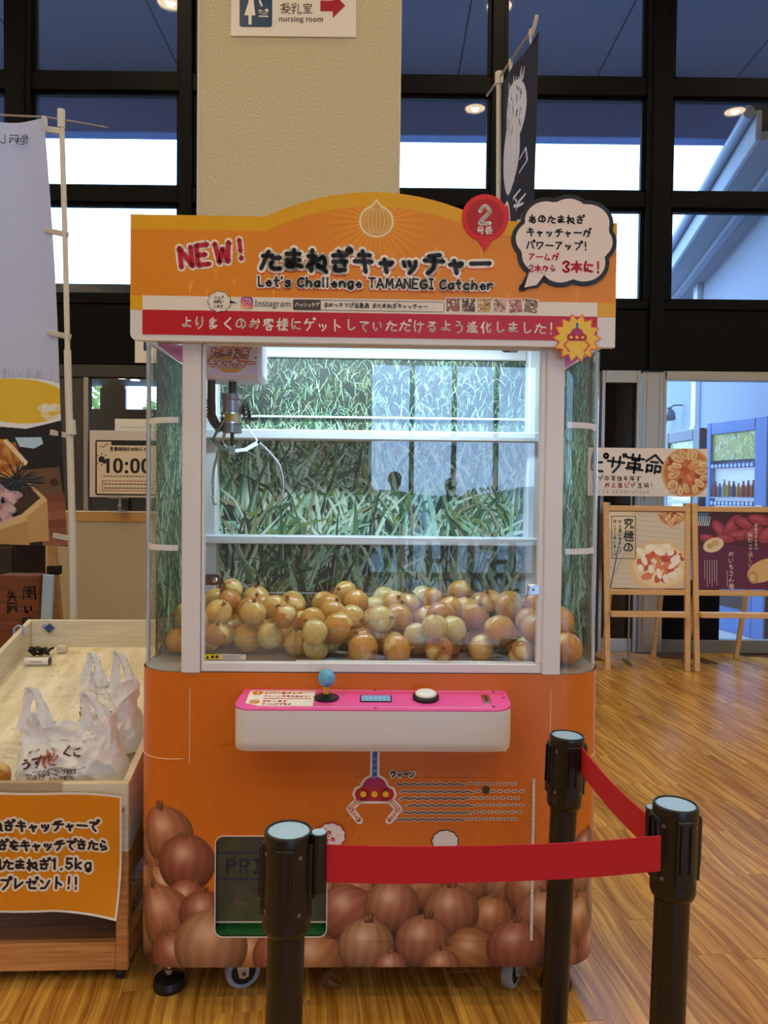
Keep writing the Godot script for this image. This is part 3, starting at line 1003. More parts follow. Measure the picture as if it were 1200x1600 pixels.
func wrap_print() -> ImageTexture:
	# vinyl wrap: orange ground with pale sprouts, a photograph of piled onions along the foot; 1.48 x 0.835 m
	var c := Canvas.new(1184, 668, k8(210, 110, 24))
	var at := func(s: float, y: float) -> Vector2: return Vector2((s + 0.74) * 800.0, (0.955 - y) * 800.0)
	var rg := RandomNumberGenerator.new()
	rg.seed = 3
	for i in 17:
		for j in 9:
			var p: Vector2 = at.call(-0.72 + i * 0.09 + 0.04 * (j & 1) + rg.randf_range(-0.012, 0.012), 0.93 - j * 0.085)
			var pale := k8(224, 130, 52)
			c.line(p, p + Vector2(rg.randf_range(-3, 3), 22), 1.0, 1.0, pale, 0.5)
			c.line(p + Vector2(0, 12), p + Vector2(-9, -6), 1.0, 0.8, pale, 0.5)
			c.line(p + Vector2(0, 12), p + Vector2(9, -2), 1.0, 0.8, pale, 0.5)
	# dark gaps between the onions of the photograph
	for q in [[-0.74, -0.50, 0.53], [-0.50, -0.40, 0.30], [-0.40, -0.09, 0.22], [-0.09, 0.56, 0.385], [0.56, 0.74, 0.47]]:
		var a: Vector2 = at.call(q[0], q[2] - 0.05)
		var b: Vector2 = at.call(q[1], 0.12)
		c.rect(int(a.x), int(a.y), int(b.x), int(b.y), k8(58, 34, 26))
	var list := [[-0.139, 0.340, 0.071, 0.0], [-0.031, 0.351, 0.075, 0.2], [0.060, 0.361, 0.053, 0.0], [0.150, 0.353, 0.068, 0.3], [0.276, 0.372, 0.071, 0.2], [0.384, 0.368, 0.064, 0.5], [0.53, 0.33, 0.07, 0.1],
		[-0.616, 0.436, 0.071, 0.0], [-0.575, 0.494, 0.082, -0.2], [-0.575, 0.345, 0.068, -0.3], [-0.67, 0.33, 0.07, 0.2], [-0.514, 0.418, 0.082, 0.0], [-0.514, 0.318, 0.053, 0.4], [-0.67, 0.20, 0.07, 0.0], [-0.585, 0.259, 0.093, -0.3], [-0.538, 0.149, 0.080, -0.5],
		[-0.466, 0.273, 0.068, 0.0], [-0.332, 0.152, 0.085, 0.0], [-0.444, 0.181, 0.103, 0.2], [-0.245, 0.152, 0.082, 0.4], [-0.155, 0.139, 0.089, 0.6], [-0.066, 0.277, 0.082, 0.9], [0.346, 0.264, 0.064, 0.1], [0.456, 0.343, 0.075, 0.2],
		[0.064, 0.297, 0.077, 0.1], [0.232, 0.281, 0.078, 0.0], [0.494, 0.265, 0.082, 0.0], [-0.007, 0.181, 0.080, 0.1], [0.152, 0.194, 0.078, 0.2], [0.288, 0.162, 0.075, -1.2], [0.414, 0.178, 0.082, 0.1], [0.062, 0.119, 0.046, 0.0], [0.207, 0.121, 0.053, 0.0],
		[0.626, 0.456, 0.050, 0.2], [0.622, 0.385, 0.071, 0.2], [0.608, 0.248, 0.078, -0.3], [0.70, 0.30, 0.07, 0.0], [0.669, 0.148, 0.071, 0.0], [0.552, 0.147, 0.053, 0.0]]
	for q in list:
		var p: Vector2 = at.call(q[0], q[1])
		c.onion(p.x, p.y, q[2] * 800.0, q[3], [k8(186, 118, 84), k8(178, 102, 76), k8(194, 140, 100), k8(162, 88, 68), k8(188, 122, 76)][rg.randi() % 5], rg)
	return c.tex()

func field_print() -> ImageTexture:
	# photograph of an onion field: fine leaves far off at the top, broad leaves near at the foot; 1.28 x 1.06 m
	var c := Canvas.new(1280, 1060, k8(40, 50, 42))
	var rg := RandomNumberGenerator.new()
	rg.seed = 12
	for k in 6400:
		var f := k / 6400.0
		var y := lerpf(-10.0, 1150.0, pow(f, 1.15))
		var near := smoothstep(200.0, 720.0, y)
		var x := rg.randf() * 1280.0
		var l := lerpf(36.0, 260.0, near) * rg.randf_range(0.6, 1.3)
		var w := lerpf(2.2, 26.0, near) * rg.randf_range(0.4, 1.2)
		if y > 240.0 and rg.randf() < lerpf(0.0, 0.80, near):
			continue
		var a := rg.randf_range(-0.75, 0.75)
		var pick := rg.randf()
		var col := k8(84, 122, 84)
		if pick < 0.25:
			col = k8(150, 190, 158)
		elif pick < 0.42:
			col = k8(60, 96, 62)
		elif pick < 0.55:
			col = k8(206, 224, 204)
		elif pick < 0.66:
			col = k8(120, 140, 78)
		elif pick < 0.74:
			col = k8(150, 142, 110)
		elif pick < 0.86:
			col = k8(40, 58, 44)
		var p := Vector2(x, y)
		var m := p + Vector2(sin(a), -cos(a)) * l * 0.6
		var e := m + Vector2(sin(a * 1.9), -cos(a * 1.9)) * l * 0.45
		c.line(p, m, w, w * 0.85, col)
		c.line(m, e, w * 0.85, 0.8, col)
		if w > 5.0:
			c.line(p + Vector2(w * 0.25, 0), m + Vector2(w * 0.22, 0), w * 0.25, w * 0.2, col.lerp(k8(224, 234, 220), 0.6))
			c.line(p - Vector2(w * 0.42, 0), m - Vector2(w * 0.36, 0), w * 0.18, w * 0.15, col * 0.5)
	return c.tex()

func header_print() -> ImageTexture:
	# 1.32 x 0.41 m: amber ground with a broad yellow border along the arched top, rays about the onion, yellow ends
	var c := Canvas.new(1056, 328, k8(233, 142, 26))
	for y in 328:
		for x in 1056:
			var lx := x / 800.0 - 0.66
			var ly := 2.274 - y / 800.0
			var top := header_top(lx)
			var col := k8(224, 138, 18)
			if ly > top - 0.038:
				col = k8(224, 168, 0)
			else:
				var d := Vector2(lx, ly - 2.195)
				var r := d.length()
				if r < 0.17:
					var ray := 0.5 + 0.5 * sin(atan2(d.y, d.x) * 34.0)
					col = col.lerp(k8(250, 186, 60), ray * clampf(1.0 - r / 0.17, 0, 1) * 0.7)
			if ly < 1.985 and (lx < -0.627 or lx > 0.605):
				col = k8(224, 168, 0)
			c.dot(x, y, col)
	var rg := RandomNumberGenerator.new()
	rg.seed = 8
	for k in 22:
		var p := Vector2(rg.randf_range(20, 1030), rg.randf_range(110, 215))
		var pale := k8(246, 176, 84)
		c.line(p, p + Vector2(rg.randf_range(-2, 2), 26), 1.6, 1.6, pale, 0.45)
		c.line(p + Vector2(0, 12), p + Vector2(-8, -4), 1.4, 1.0, pale, 0.45)
		c.line(p + Vector2(0, 12), p + Vector2(8, -8), 1.4, 1.0, pale, 0.45)
	return c.tex()

func header_top(x: float) -> float:
	var q := clampf((absf(x) - 0.0) / 0.30, 0.0, 1.0)
	return 2.2 + 0.071 * (1.0 - q * q) * (1.0 if q < 1.0 else 0.0)

func claw_machine() -> void:
	var t := thing("claw_machine", "tall orange onion claw machine with lit glass case and arched amber header", "claw machine", Vector3(-0.03, 0, 0.1), deg_to_rad(1.2))
	machine = t
	var white := mat("machine white", k8(222, 222, 226), 0.35)
	var black := mat("black plastic", k8(16, 16, 17), 0.4)
	var chrome := mat("chrome", k8(205, 205, 208), 0.18, 1.0)
	var wrap := textured("onion wrap print", wrap_print(), 0.32)
	var uv := func(s: float, y: float) -> Vector2: return Vector2((s + 0.74) / 1.48, (0.955 - y) / 0.835)
	# base: wrapped shell with rounded front corners, the prize opening left open in its face
	var b := MB.new()
	var a := HALF - CORNER
	var side := a + CORNER * PI / 2 + 0.58
	for sg in [-1.0, 1.0]:
		var rows := []
		for y in [0.12, 0.955]:
			var row := PackedVector3Array()
			for k in 13:
				var s := a + CORNER * PI / 2 * k / 12.0
				row.append(rim(sg * s) + Vector3(0, y, 0))
			rows.append(row)
		var l := CORNER * PI / 2
		b.grid(rows, sg < 0, false, uv.call(sg * a, 0.12), uv.call(sg * (a + l), 0.955))
		var p0 := rim(sg * (a + l))
		var p1 := rim(sg * side)
		var q := [p0 + Vector3(0, 0.12, 0), p1 + Vector3(0, 0.12, 0), p1 + Vector3(0, 0.955, 0), p0 + Vector3(0, 0.955, 0)]
		if sg < 0:
			b.quad(q[1], q[0], q[3], q[2], uv.call(-0.74, 0.12), uv.call(-0.735, 0.955))
		else:
			b.quad(q[0], q[1], q[2], q[3], uv.call(0.735, 0.12), uv.call(0.74, 0.955))
	var ox0 := -0.432
	var ox1 := -0.119
	var oy0 := 0.207
	var oy1 := 0.494
	for e in [[-a, 0.12, ox0, 0.955], [ox1, 0.12, a, 0.955], [ox0, 0.12, ox1, oy0], [ox0, oy1, ox1, 0.955]]:
		b.quad(Vector3(e[0], e[1], 0), Vector3(e[2], e[1], 0), Vector3(e[2], e[3], 0), Vector3(e[0], e[3], 0), uv.call(e[0], e[1]), uv.call(e[2], e[3]))
	for k in 4:
		var cx: float = [ox1, ox0, ox0, ox1][k]
		var cy: float = [oy1, oy1, oy0, oy0][k]
		var r := 0.022
		var cc := Vector2(cx - r * signf(cx - (ox0 + ox1) / 2), cy - r * signf(cy - (oy0 + oy1) / 2))
		for j in 6:
			var p0 := cc + Vector2.from_angle(PI / 2 * (k + j / 6.0)) * r
			var p1 := cc + Vector2.from_angle(PI / 2 * (k + (j + 1) / 6.0)) * r
			b.tri(Vector3(cx, cy, 0), Vector3(p1.x, p1.y, 0), Vector3(p0.x, p0.y, 0), uv.call(cx, cy), uv.call(p1.x, p1.y), uv.call(p0.x, p0.y))
	b.quad(Vector3(-a, 0.12, -0.7), Vector3(a, 0.12, -0.7), Vector3(HALF, 0.12, -0.12), Vector3(-HALF, 0.12, -0.12), uv.call(0, 0.9), uv.call(0.01, 0.89))
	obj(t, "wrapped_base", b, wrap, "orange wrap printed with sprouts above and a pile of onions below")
	box_part(t, "base_back", Vector3(-HALF, 0.12, -0.71), Vector3(HALF, 2.0, -0.69), white)
	var cf := MB.new()
	cf.t = Transform3D(Basis(Vector3.RIGHT, -PI / 2), Vector3.ZERO)
	var plan := PackedVector2Array([Vector2(-0.655, 0.69)])
	for k in 19:
		var q := rim(lerpf(-a - CORNER * PI / 2, -a, k / 18.0), -0.006)
		plan.append(Vector2(q.x, -q.z))
	for k in 19:
		var q := rim(lerpf(a, a + CORNER * PI / 2, k / 18.0), -0.006)
		plan.append(Vector2(q.x, -q.z))
	plan.append(Vector2(0.655, 0.69))
	cf.prism(plan, 0.935, 0.957)
	obj(t, "case_floor", cf, mat("case floor grey", k8(150, 140, 128), 0.5))
	# thin seams of the corner wraps
	var sm := MB.new()
	for sg in [-1.0, 1.0]:
		var row := []
		for k in 14:
			row.append(rim(sg * (a - 0.02 + (CORNER * PI / 2 + 0.02) * k / 13.0), 0.0008) + Vector3(0, 0.712 - 0.006 * (k / 13.0), 0))
		sm.tube(row, 0.0012, -1, 6)
		sm.box(Vector3(sg * 0.505 - 0.0009, 0.70, 0), Vector3(sg * 0.505 + 0.0009, 0.912, 0.0012))
	obj(t, "wrap_seam", sm, mat("pale seam", k8(240, 205, 170), 0.4))
	# raised plates: behind the controls, and the service door with its hinge and lock
	for e in [["control_plate", -0.421, 0.756, 0.446, 0.913], ["service_door", -0.046, 0.197, 0.459, 0.662]]:
		var p := MB.new()
		p.quad(Vector3(e[1], e[2], 0.003), Vector3(e[3], e[2], 0.003), Vector3(e[3], e[4], 0.003), Vector3(e[1], e[4], 0.003), uv.call(e[1], e[2]), uv.call(e[3], e[4]))
		for q in [[e[1], e[2], e[3], e[2]], [e[3], e[2], e[3], e[4]], [e[3], e[4], e[1], e[4]], [e[1], e[4], e[1], e[2]]]:
			p.quad(Vector3(q[0], q[1], 0.0), Vector3(q[2], q[3], 0.0), Vector3(q[2], q[3], 0.003), Vector3(q[0], q[1], 0.003), uv.call(q[0], q[1]), uv.call(q[2], q[3]))
		var o := obj(t, e[0], p, wrap)
		if e[0] == "service_door":
			var hm := MB.new()
			for k in 34:
				hm.box(Vector3(0.4555, 0.199 + k * 0.0136, 0.003), Vector3(0.4635, 0.2115 + k * 0.0136, 0.0075), 0.0015)
			obj(o, "hinge", hm, mat("hinge white", k8(214, 210, 204), 0.4))
			var lk := MB.new()
			lk.t = Transform3D(Basis(Vector3.RIGHT, PI / 2), Vector3(0.325, 0.628, 0.003))
			lk.turned([[0.011, 0.0], [0.011, 0.004], [0.0, 0.004]], 16)
			obj(o, "lock", lk, mat("dull metal", k8(90, 86, 80), 0.4, 0.7))
	prize_opening(t, ox0, oy0, ox1, oy1)
	# feet and casters
	for x in [-0.585, 0.56]:
		var f := MB.new()
		f.t = Transform3D(Basis.IDENTITY, Vector3(x, 0, -0.1))
		f.turned([[0.0, 0.0], [0.045, 0.0], [0.047, 0.012], [0.043, 0.03], [0.015, 0.042], [0.0, 0.042]], 20)
		var o := obj(t, "levelling_foot", f, black)
		var n := MB.new()
		n.t = f.t
		n.turned([[0.0, 0.04], [0.014, 0.04], [0.014, 0.056], [0.009, 0.058], [0.009, 0.068], [0.006, 0.068], [0.006, 0.13]], 6)
		obj(o, "threaded_stem", n, chrome)
	for q in [[-0.37, 0.35], [0.425, 1.05]]:
		for z in [-0.1, -0.55]:
			caster(t, Vector3(q[0], 0.052, z), q[1])
	controls(t)
	# glass case: corner posts, door, curved corner panes, printed back and side panels
	for sg in [-1.0, 1.0]:
		box_part(t, "corner_post", Vector3(sg * 0.503 - 0.026, 0.953, -0.035), Vector3(sg * 0.503 + 0.026, 1.90, 0.006), white, 0.004)
		box_part(t, "back_post", Vector3(sg * 0.60 - 0.045, 0.957, -0.685), Vector3(sg * 0.60 + 0.045, 2.02, -0.60), white, 0.006)
		var rows := []
		for y in [0.956, 1.88]:
			var row := PackedVector3Array()
			for k in 13:
				row.append(rim(sg * (a - 0.006 + (CORNER * PI / 2 + 0.006) * k / 12.0), -0.004) + Vector3(0, y, 0))
			rows.append(row)
		var g := MB.new()
		g.grid(rows, sg < 0)
		obj(t, "curved_pane", g, case_glass())
		var gs := MB.new()
		gs.box(Vector3(sg * 0.656 - 0.003, 0.956, -0.68), Vector3(sg * 0.656 + 0.003, 1.88, -CORNER))
		obj(t, "side_pane", gs, case_glass())
		box_part(t, "edge_strip", Vector3(sg * 0.657 - 0.004, 0.956, -0.135), Vector3(sg * 0.657 + 0.004, 1.88, -0.117), mat("clear edge", k8(190, 200, 206), 0.2), 0.002)
	var dr := MB.new()
	dr.box(Vector3(-0.475, 0.957, -0.02), Vector3(0.477, 0.984, 0.002), 0.003)
	dr.box(Vector3(-0.475, 0.984, -0.02), Vector3(-0.467, 1.88, 0.002), 0.002)
	dr.box(Vector3(0.462, 0.984, -0.02), Vector3(0.477, 1.88, 0.002), 0.002)
	dr.box(Vector3(-0.475, 1.862, -0.02), Vector3(0.477, 1.88, 0.002), 0.003)
	var door := obj(t, "glass_door", dr, white)
	box_part(door, "pane", Vector3(-0.467, 0.984, -0.012), Vector3(0.462, 1.862, -0.007), case_glass())
	var lock := MB.new()
	lock.box(Vector3(0.435, 1.178, -0.006), Vector3(0.468, 1.208, 0.004), 0.002)
	lock.t = Transform3D(Basis(Vector3.RIGHT, PI / 2), Vector3(0.448, 1.194, 0.004))
	lock.turned([[0.011, 0.0], [0.011, 0.006], [0.004, 0.006], [0.004, 0.003], [0.0, 0.003]], 16)
	lock.t = Transform3D.IDENTITY
	lock.tube([Vector3(0.450, 1.158, -0.003), Vector3(0.434, 1.158, -0.003), Vector3(0.432, 1.168, -0.003), Vector3(0.434, 1.178, -0.003)], 0.0022, -1, 6)
	obj(door, "door_lock", lock, chrome)
	# caution sticker on the pane
	box_part(door, "caution_sticker", Vector3(-0.466, 0.990, -0.007), Vector3(-0.422, 1.004, -0.0064), mat("caution yellow", k8(232, 200, 30), 0.4), 0.0, "yellow caution sticker")
	box_part(door, "notice_sticker", Vector3(-0.421, 0.990, -0.007), Vector3(-0.352, 1.004, -0.0064), mat("sticker white", k8(228, 226, 220), 0.4), 0.0, "white notice sticker")
	var st := MB.new()
	st.prism(PackedVector2Array([Vector2(-0.463, 0.992), Vector2(-0.453, 0.992), Vector2(-0.458, 1.0015)]), -0.007, -0.0060, false)
	for k in 3:
		st.box(Vector3(-0.418, 0.9925 + k * 0.0038, -0.007), Vector3(-0.358 - 0.01 * (k & 1), 0.9938 + k * 0.0038, -0.0061))
	for k in 2:
		st.box(Vector3(-0.448 + k * 0.012, 0.993, -0.007), Vector3(-0.440 + k * 0.012, 1.001, -0.0061))
	obj(door, "sticker_print", st, black)
	var dc := MB.new()
	dc.prism(round_rect(-0.475, 1.196, -0.428, 1.226, 0.013), -0.03, -0.02)
	var dco := obj(door, "door_catch", dc, mat("catch brown", k8(72, 44, 34), 0.4))
	var dp := MB.new()
	dp.t = Transform3D(Basis(Vector3.RIGHT, PI / 2), Vector3(-0.441, 1.211, -0.02))
	dp.turned([[0.008, 0.0], [0.008, 0.004], [0.0, 0.006]], 14)
	obj(dco, "catch_pin", dp, chrome)
	case_inside(t, white, chrome)
	crane(t, white, black, chrome)
	header(t, white, black)
	front_print(t)

func caster(t: Node3D, at: Vector3, turn: float) -> void:
	var w := MB.new()
	w.t = Transform3D(Basis(Vector3.UP, turn) * Basis(Vector3.RIGHT, PI / 2), at)
	w.turned([[0.036, -0.016], [0.048, -0.016], [0.052, -0.010], [0.052, 0.010], [0.048, 0.016], [0.036, 0.016]], 28)
	var o := obj(t, "caster", w, mat("grey tyre", k8(150, 150, 152), 0.6))
	var h := MB.new()
	h.t = w.t
	h.turned([[0.0, -0.013], [0.036, -0.013]], 24)
	h.turned([[0.036, 0.013], [0.0, 0.013]], 24)
	obj(o, "hub", h, mat("black plastic", Color.BLACK))
	var f := MB.new()
	f.t = Transform3D(Basis(Vector3.UP, turn), at)
	for s in [-1.0, 1.0]:
		f.prism(PackedVector2Array([Vector2(-0.014, -0.012), Vector2(0.0, -0.018), Vector2(0.014, -0.012), Vector2(0.02, 0.066), Vector2(-0.03, 0.066)]), s * 0.02 - 0.0015, s * 0.02 + 0.0015)
	f.box(Vector3(-0.035, 0.060, -0.028), Vector3(0.03, 0.067, 0.028))
	obj(o, "fork", f, mat("zinc", k8(196, 190, 176), 0.35, 0.6))
	var x := MB.new()
	x.t = w.t
	x.turned([[0.0, 0.026], [0.007, 0.026], [0.007, -0.026], [0.0, -0.026]], 8)
	obj(o, "axle_bolt", x, mat("chrome", Color.BLACK))

func prize_opening(t: Node3D, x0: float, y0: float, x1: float, y1: float) -> void:
	var dark := mat("chute black", k8(26, 28, 27), 0.7)
	var b := MB.new()
	b.box(Vector3(x0 - 0.02, y0 - 0.02, -0.32), Vector3(x1 + 0.02, y0, -0.004))
	b.box(Vector3(x0 - 0.02, y0, -0.34), Vector3(x1 + 0.02, y1 + 0.1, -0.32))
	b.box(Vector3(x0 - 0.03, y0, -0.32), Vector3(x0 - 0.012, y1 + 0.02, -0.004))
	b.box(Vector3(x1 + 0.012, y0, -0.32), Vector3(x1 + 0.03, y1 + 0.02, -0.004))
	b.box(Vector3(x0 - 0.02, y1 + 0.012, -0.32), Vector3(x1 + 0.02, y1 + 0.03, -0.004))
	var o := obj(t, "prize_chute", b, dark)
	# artificial turf on the chute floor
	var g := MB.new()
	var rg := RandomNumberGenerator.new()
	rg.seed = 4
	g.quad(Vector3(x0, y0 + 0.001, -0.008), Vector3(x1, y0 + 0.001, -0.008), Vector3(x1, y0 + 0.09, -0.315), Vector3(x0, y0 + 0.09, -0.315))
	for k in 2600:
		var z := -0.008 - 0.3 * pow(rg.randf(), 1.6)
		var p := Vector3(rg.randf_range(x0, x1), y0 + 0.001 + 0.09 * (-0.008 - z) / 0.307, z)
		var d := Vector3(rg.randf_range(-0.006, 0.006), rg.randf_range(0.008, 0.014), rg.randf_range(-0.004, 0.006))
		g.tri(p - Vector3(0.0012, 0, 0), p + Vector3(0.0012, 0, 0), p + d)
	var tf := obj(o, "artificial_turf", g, mat("turf green", k8(40, 120, 52), 0.7), "green artificial turf")
	tf.set_meta("kind", "stuff")
	# loose skins lying on the turf
	for k in 6:
		var s := MB.new()
		var p := Vector3(-0.375 + 0.05 * k * rg.randf_range(0.6, 1.0), 0, -0.10 - 0.025 * k)
		p.y = y0 + 0.012 + 0.09 * (-0.008 - p.z) / 0.307
		skin_flake(s, p, 0.022, rg)
		obj(o, "onion_skin", s, mat("dry skin", k8(206, 178, 130), 0.6))
	# smoked flap with the word on it, white edging round the hole
	box_part(t, "prize_flap", Vector3(x0 + 0.002, 0.244, -0.014), Vector3(x1 - 0.002, y1 - 0.002, -0.010), pane_mat("smoked flap", k8(70, 84, 78), 0.42))
	var w := MB.new()
	write(w, "PRIZE", x0 + 0.028, 0.386, 0.036, 0.007, -0.0092, 1.3)
	w.box(Vector3(x0 + 0.004, 0.438, -0.010), Vector3(x1 - 0.004, 0.444, -0.0095))
	w.box(Vector3(x0 + 0.004, 0.364, -0.010), Vector3(x1 - 0.004, 0.369, -0.0095))
	obj(t, "lettering", w, mat("prize blue", k8(24, 44, 74), 0.4))
	var e := MB.new()
	var rr := round_rect(x0, y0, x1, y1, 0.022)
	var path := []
	for p in rr:
		path.append(Vector3(p.x, p.y, 0.0005))
	path.append(path[0])
	e.tube(path, 0.0016, -1, 6, false)
	e.box(Vector3(x0, 0.2425, -0.015), Vector3(x1, 0.2445, -0.009))
	obj(t, "opening_edging", e, mat("edging white", k8(224, 220, 214), 0.4))

func skin_flake(b: MB, p: Vector3, r: float, rg: RandomNumberGenerator) -> void:
	var rows := []
	var ax := rg.randf() * TAU
	for i in 4:
		var row := PackedVector3Array()
		for j in 4:
			var q := Vector3((i - 1.5) * r * 0.6, 0.012 * sin(j * 1.4 + ax) * (0.5 + 0.5 * cos(i)), (j - 1.5) * r * 0.45).rotated(Vector3.UP, ax)
			row.append(p + q + Vector3(rg.randf_range(-0.2, 0.2), rg.randf_range(0, 0.2), rg.randf_range(-0.2, 0.2)) * r)
		rows.append(row)
	b.grid(rows, true)

func controls(t: Node3D) -> void:
	var white := mat("machine white", Color.WHITE)
	var b := MB.new()
	# box with rounded front corners, the underside drawn in
	var plan := PackedVector2Array()
	plan.append(Vector2(-0.352, 0.0))
	for k in 7:
		var a := PI + PI / 2 * k / 6.0
		plan.append(Vector2(-0.317 + cos(a) * 0.045, 0.095 - sin(a) * 0.045))
	for k in 7:
		var a := PI / 2 - PI / 2 * k / 6.0
		plan.append(Vector2(0.320 + cos(a) * 0.055, 0.085 + sin(a) * 0.055))
	plan.append(Vector2(0.375, 0.0))
	var rows := []
	for q in [[0.778, 0.90], [0.790, 0.96], [0.806, 1.0], [0.889, 1.0]]:
		var row := PackedVector3Array()
		for p in plan:
			row.append(Vector3(p.x * (0.99 + 0.01 * q[1]), q[0], p.y * q[1]))
		rows.append(row)
	b.grid(rows)
	b.quad(Vector3(-0.35, 0.778, 0), Vector3(0.37, 0.778, 0), Vector3(0.36, 0.778, 0.12), Vector3(-0.34, 0.778, 0.12))
	var o := obj(t, "control_box", b, white)
	# pink top, sloping forward, with a raised border
	var top := MB.new()
	var keep := PackedVector2Array()
	for p in plan:
		keep.append(Vector2(p.x, -p.y))
	top.t = Transform3D(Basis(Vector3.RIGHT, -PI / 2 + 0.13), Vector3(0, 0.908, 0))
	top.prism(keep, -0.012, 0.002)
	var pk := obj(o, "pink_panel", top, mat("pink panel", k8(238, 92, 172), 0.22), "glossy pink control panel top")
	var at := func(x: float, z: float, up := 0.0) -> Vector3: return top.t * Vector3(x, -z, 0.002 + up)
	var ln := MB.new()
	ln.t = top.t
	for q in [[-0.33, 0.012, 0.35, 0.012], [-0.30, 0.122, 0.32, 0.122]]:
		ink(ln, PackedVector2Array([Vector2(q[0], -q[1]), Vector2(q[2], -q[3])]), 0.0022, 0.0024)
	obj(pk, "border_line", ln, mat("pale pink", k8(255, 214, 234), 0.3))
	# instruction card
	var card := MB.new()
	card.t = top.t
	card.prism(PackedVector2Array([Vector2(-0.335, -0.016), Vector2(-0.335, -0.10), Vector2(-0.30, -0.116), Vector2(-0.155, -0.116), Vector2(-0.155, -0.016)]), 0.002, 0.0026)
	var cd := obj(pk, "instruction_card", card, mat("card white", k8(240, 234, 228), 0.4), "white instruction card with red lines of text")
	var ci := MB.new()
	ci.t = top.t
	ci.disc(Vector3(-0.312, -0.032, 0.0032), 0.014)
	ci.disc(Vector3(-0.312, -0.092, 0.0032), 0.014)
	obj(cd, "number_disc", ci, mat("card orange", k8(240, 130, 30), 0.4))
	for q in [["1", -0.317, -0.042], ["2", -0.320, -0.102]]:
		var cn := MB.new()
		cn.t = top.t
		write(cn, q[0], q[1], q[2], 0.02, 0.004, 0.0036)
		obj(cd, "number", cn, mat("card white", Color.WHITE))
	var ct := MB.new()
	ct.t = top.t
	write(ct, "レバーをかして", -0.292, -0.040, 0.0135, 0.0023, 0.0033, 1.1)
	write(ct, "クレーンのをきめよう!", -0.292, -0.060, 0.0115, 0.0020, 0.0033, 1.05)
	ct.box(Vector3(-0.292, -0.072, 0.0026), Vector3(-0.162, -0.069, 0.0033))
	write(ct, "ボタンをすと", -0.292, -0.095, 0.0125, 0.0022, 0.0033, 1.1)
	write(ct, "アームがでるよ", -0.292, -0.112, 0.0105, 0.0020, 0.0033, 1.1)
	obj(cd, "lettering", ct, mat("card red", k8(206, 40, 44), 0.4))
	# joystick
	var j := MB.new()
	j.t = Transform3D(Basis.IDENTITY, at.call(-0.122, 0.062))
	j.turned([[0.0, 0.0], [0.034, 0.0], [0.034, 0.004], [0.012, 0.012], [0.0, 0.012]], 24)
	var js := obj(o, "joystick", j, mat("black plastic", Color.BLACK))
	var s := MB.new()
	s.t = j.t
	s.turned([[0.008, 0.004], [0.008, 0.034], [0.0, 0.034]], 16)
	obj(js, "shaft", s, mat("brass yellow", k8(214, 176, 58), 0.3, 0.4))
	var ball := MB.new()
	ball.t = Transform3D(Basis.IDENTITY, j.t.origin + Vector3(0, 0.054, 0))
	var prof := []
	for k in 13:
		var q := PI * k / 12.0
		prof.append([sin(q) * 0.024, -cos(q) * 0.024])
	ball.lathe(prof, 20)
	var glit := mat("glitter blue", k8(96, 176, 220), 0.25)
	var cv := Canvas.new(64, 32, k8(90, 168, 212))
	for k in 300:
		cv.dot(rng.randi() % 64, rng.randi() % 32, k8(190, 226, 240).lerp(k8(40, 120, 180), rng.randf()))
	glit.albedo_color = Color.WHITE
	glit.albedo_texture = cv.tex()
	obj(js, "ball_top", ball, glit, "sparkly blue ball")
	# small screen, lit button, coin slot, screws
	var sc := MB.new()
	sc.t = top.t
	sc.prism(round_rect(-0.031, -0.090, 0.055, -0.045, 0.003), 0.002, 0.004)
	var so := obj(o, "counter_screen", sc, black_of())
	var sf := MB.new()
	sf.t = top.t
	sf.prism(PackedVector2Array([Vector2(-0.027, -0.086), Vector2(0.051, -0.086), Vector2(0.051, -0.049), Vector2(-0.027, -0.049)]), 0.004, 0.0044, false)
	obj(so, "screen_face", sf, glow_mat("screen blue", k8(120, 170, 205), 0.25))
	var sl := MB.new()
	sl.t = top.t
	for k in 3:
		for x in 6:
			sl.box(Vector3(-0.022 + x * 0.012, -0.060 - k * 0.010, 0.0044), Vector3(-0.014 + x * 0.012, -0.058 - k * 0.010, 0.0046))
	obj(so, "screen_text", sl, mat("screen dark", k8(50, 84, 110), 0.5))
	var bt := MB.new()
	bt.t = Transform3D(top.t.basis * Basis(Vector3.RIGHT, PI / 2), at.call(0.148, 0.062))
	bt.turned([[0.036, 0.0], [0.036, 0.008], [0.030, 0.013], [0.029, 0.009]], 28)
	var bo := obj(o, "drop_button", bt, mat("black plastic", Color.BLACK))
	var bf := MB.new()
	bf.t = bt.t
	bf.lathe([[0.029, 0.009], [0.029, 0.016], [0.024, 0.0195], [0.012, 0.021], [0.0, 0.0213]], 28)
	obj(bo, "button_cap", bf, mat("milky button", k8(232, 234, 230), 0.25), "milky white push button")
	var cs := MB.new()
	cs.t = top.t
	cs.prism(round_rect(0.300, -0.098, 0.322, -0.042, 0.004), 0.002, 0.006)
	var co := obj(o, "coin_slot", cs, mat("chrome", Color.BLACK))
	var cl := MB.new()
	cl.t = top.t
	cl.box(Vector3(0.3085, -0.088, 0.006), Vector3(0.3135, -0.052, 0.0064))
	obj(co, "slot", cl, black_of())
	for q in [[0.01, 0.127], [0.01, 0.006], [0.325, 0.115], [0.34, 0.012], [0.362, 0.055]]:
		var w := MB.new()
		w.t = Transform3D(top.t.basis * Basis(Vector3.RIGHT, PI / 2), at.call(q[0], q[1]))
		w.turned([[0.004, 0.0], [0.004, 0.001], [0.0, 0.0016]], 10)
		obj(pk, "screw", w, mat("dull metal", Color.BLACK))

func black_of() -> StandardMaterial3D:
	return mat("black plastic", Color.BLACK)

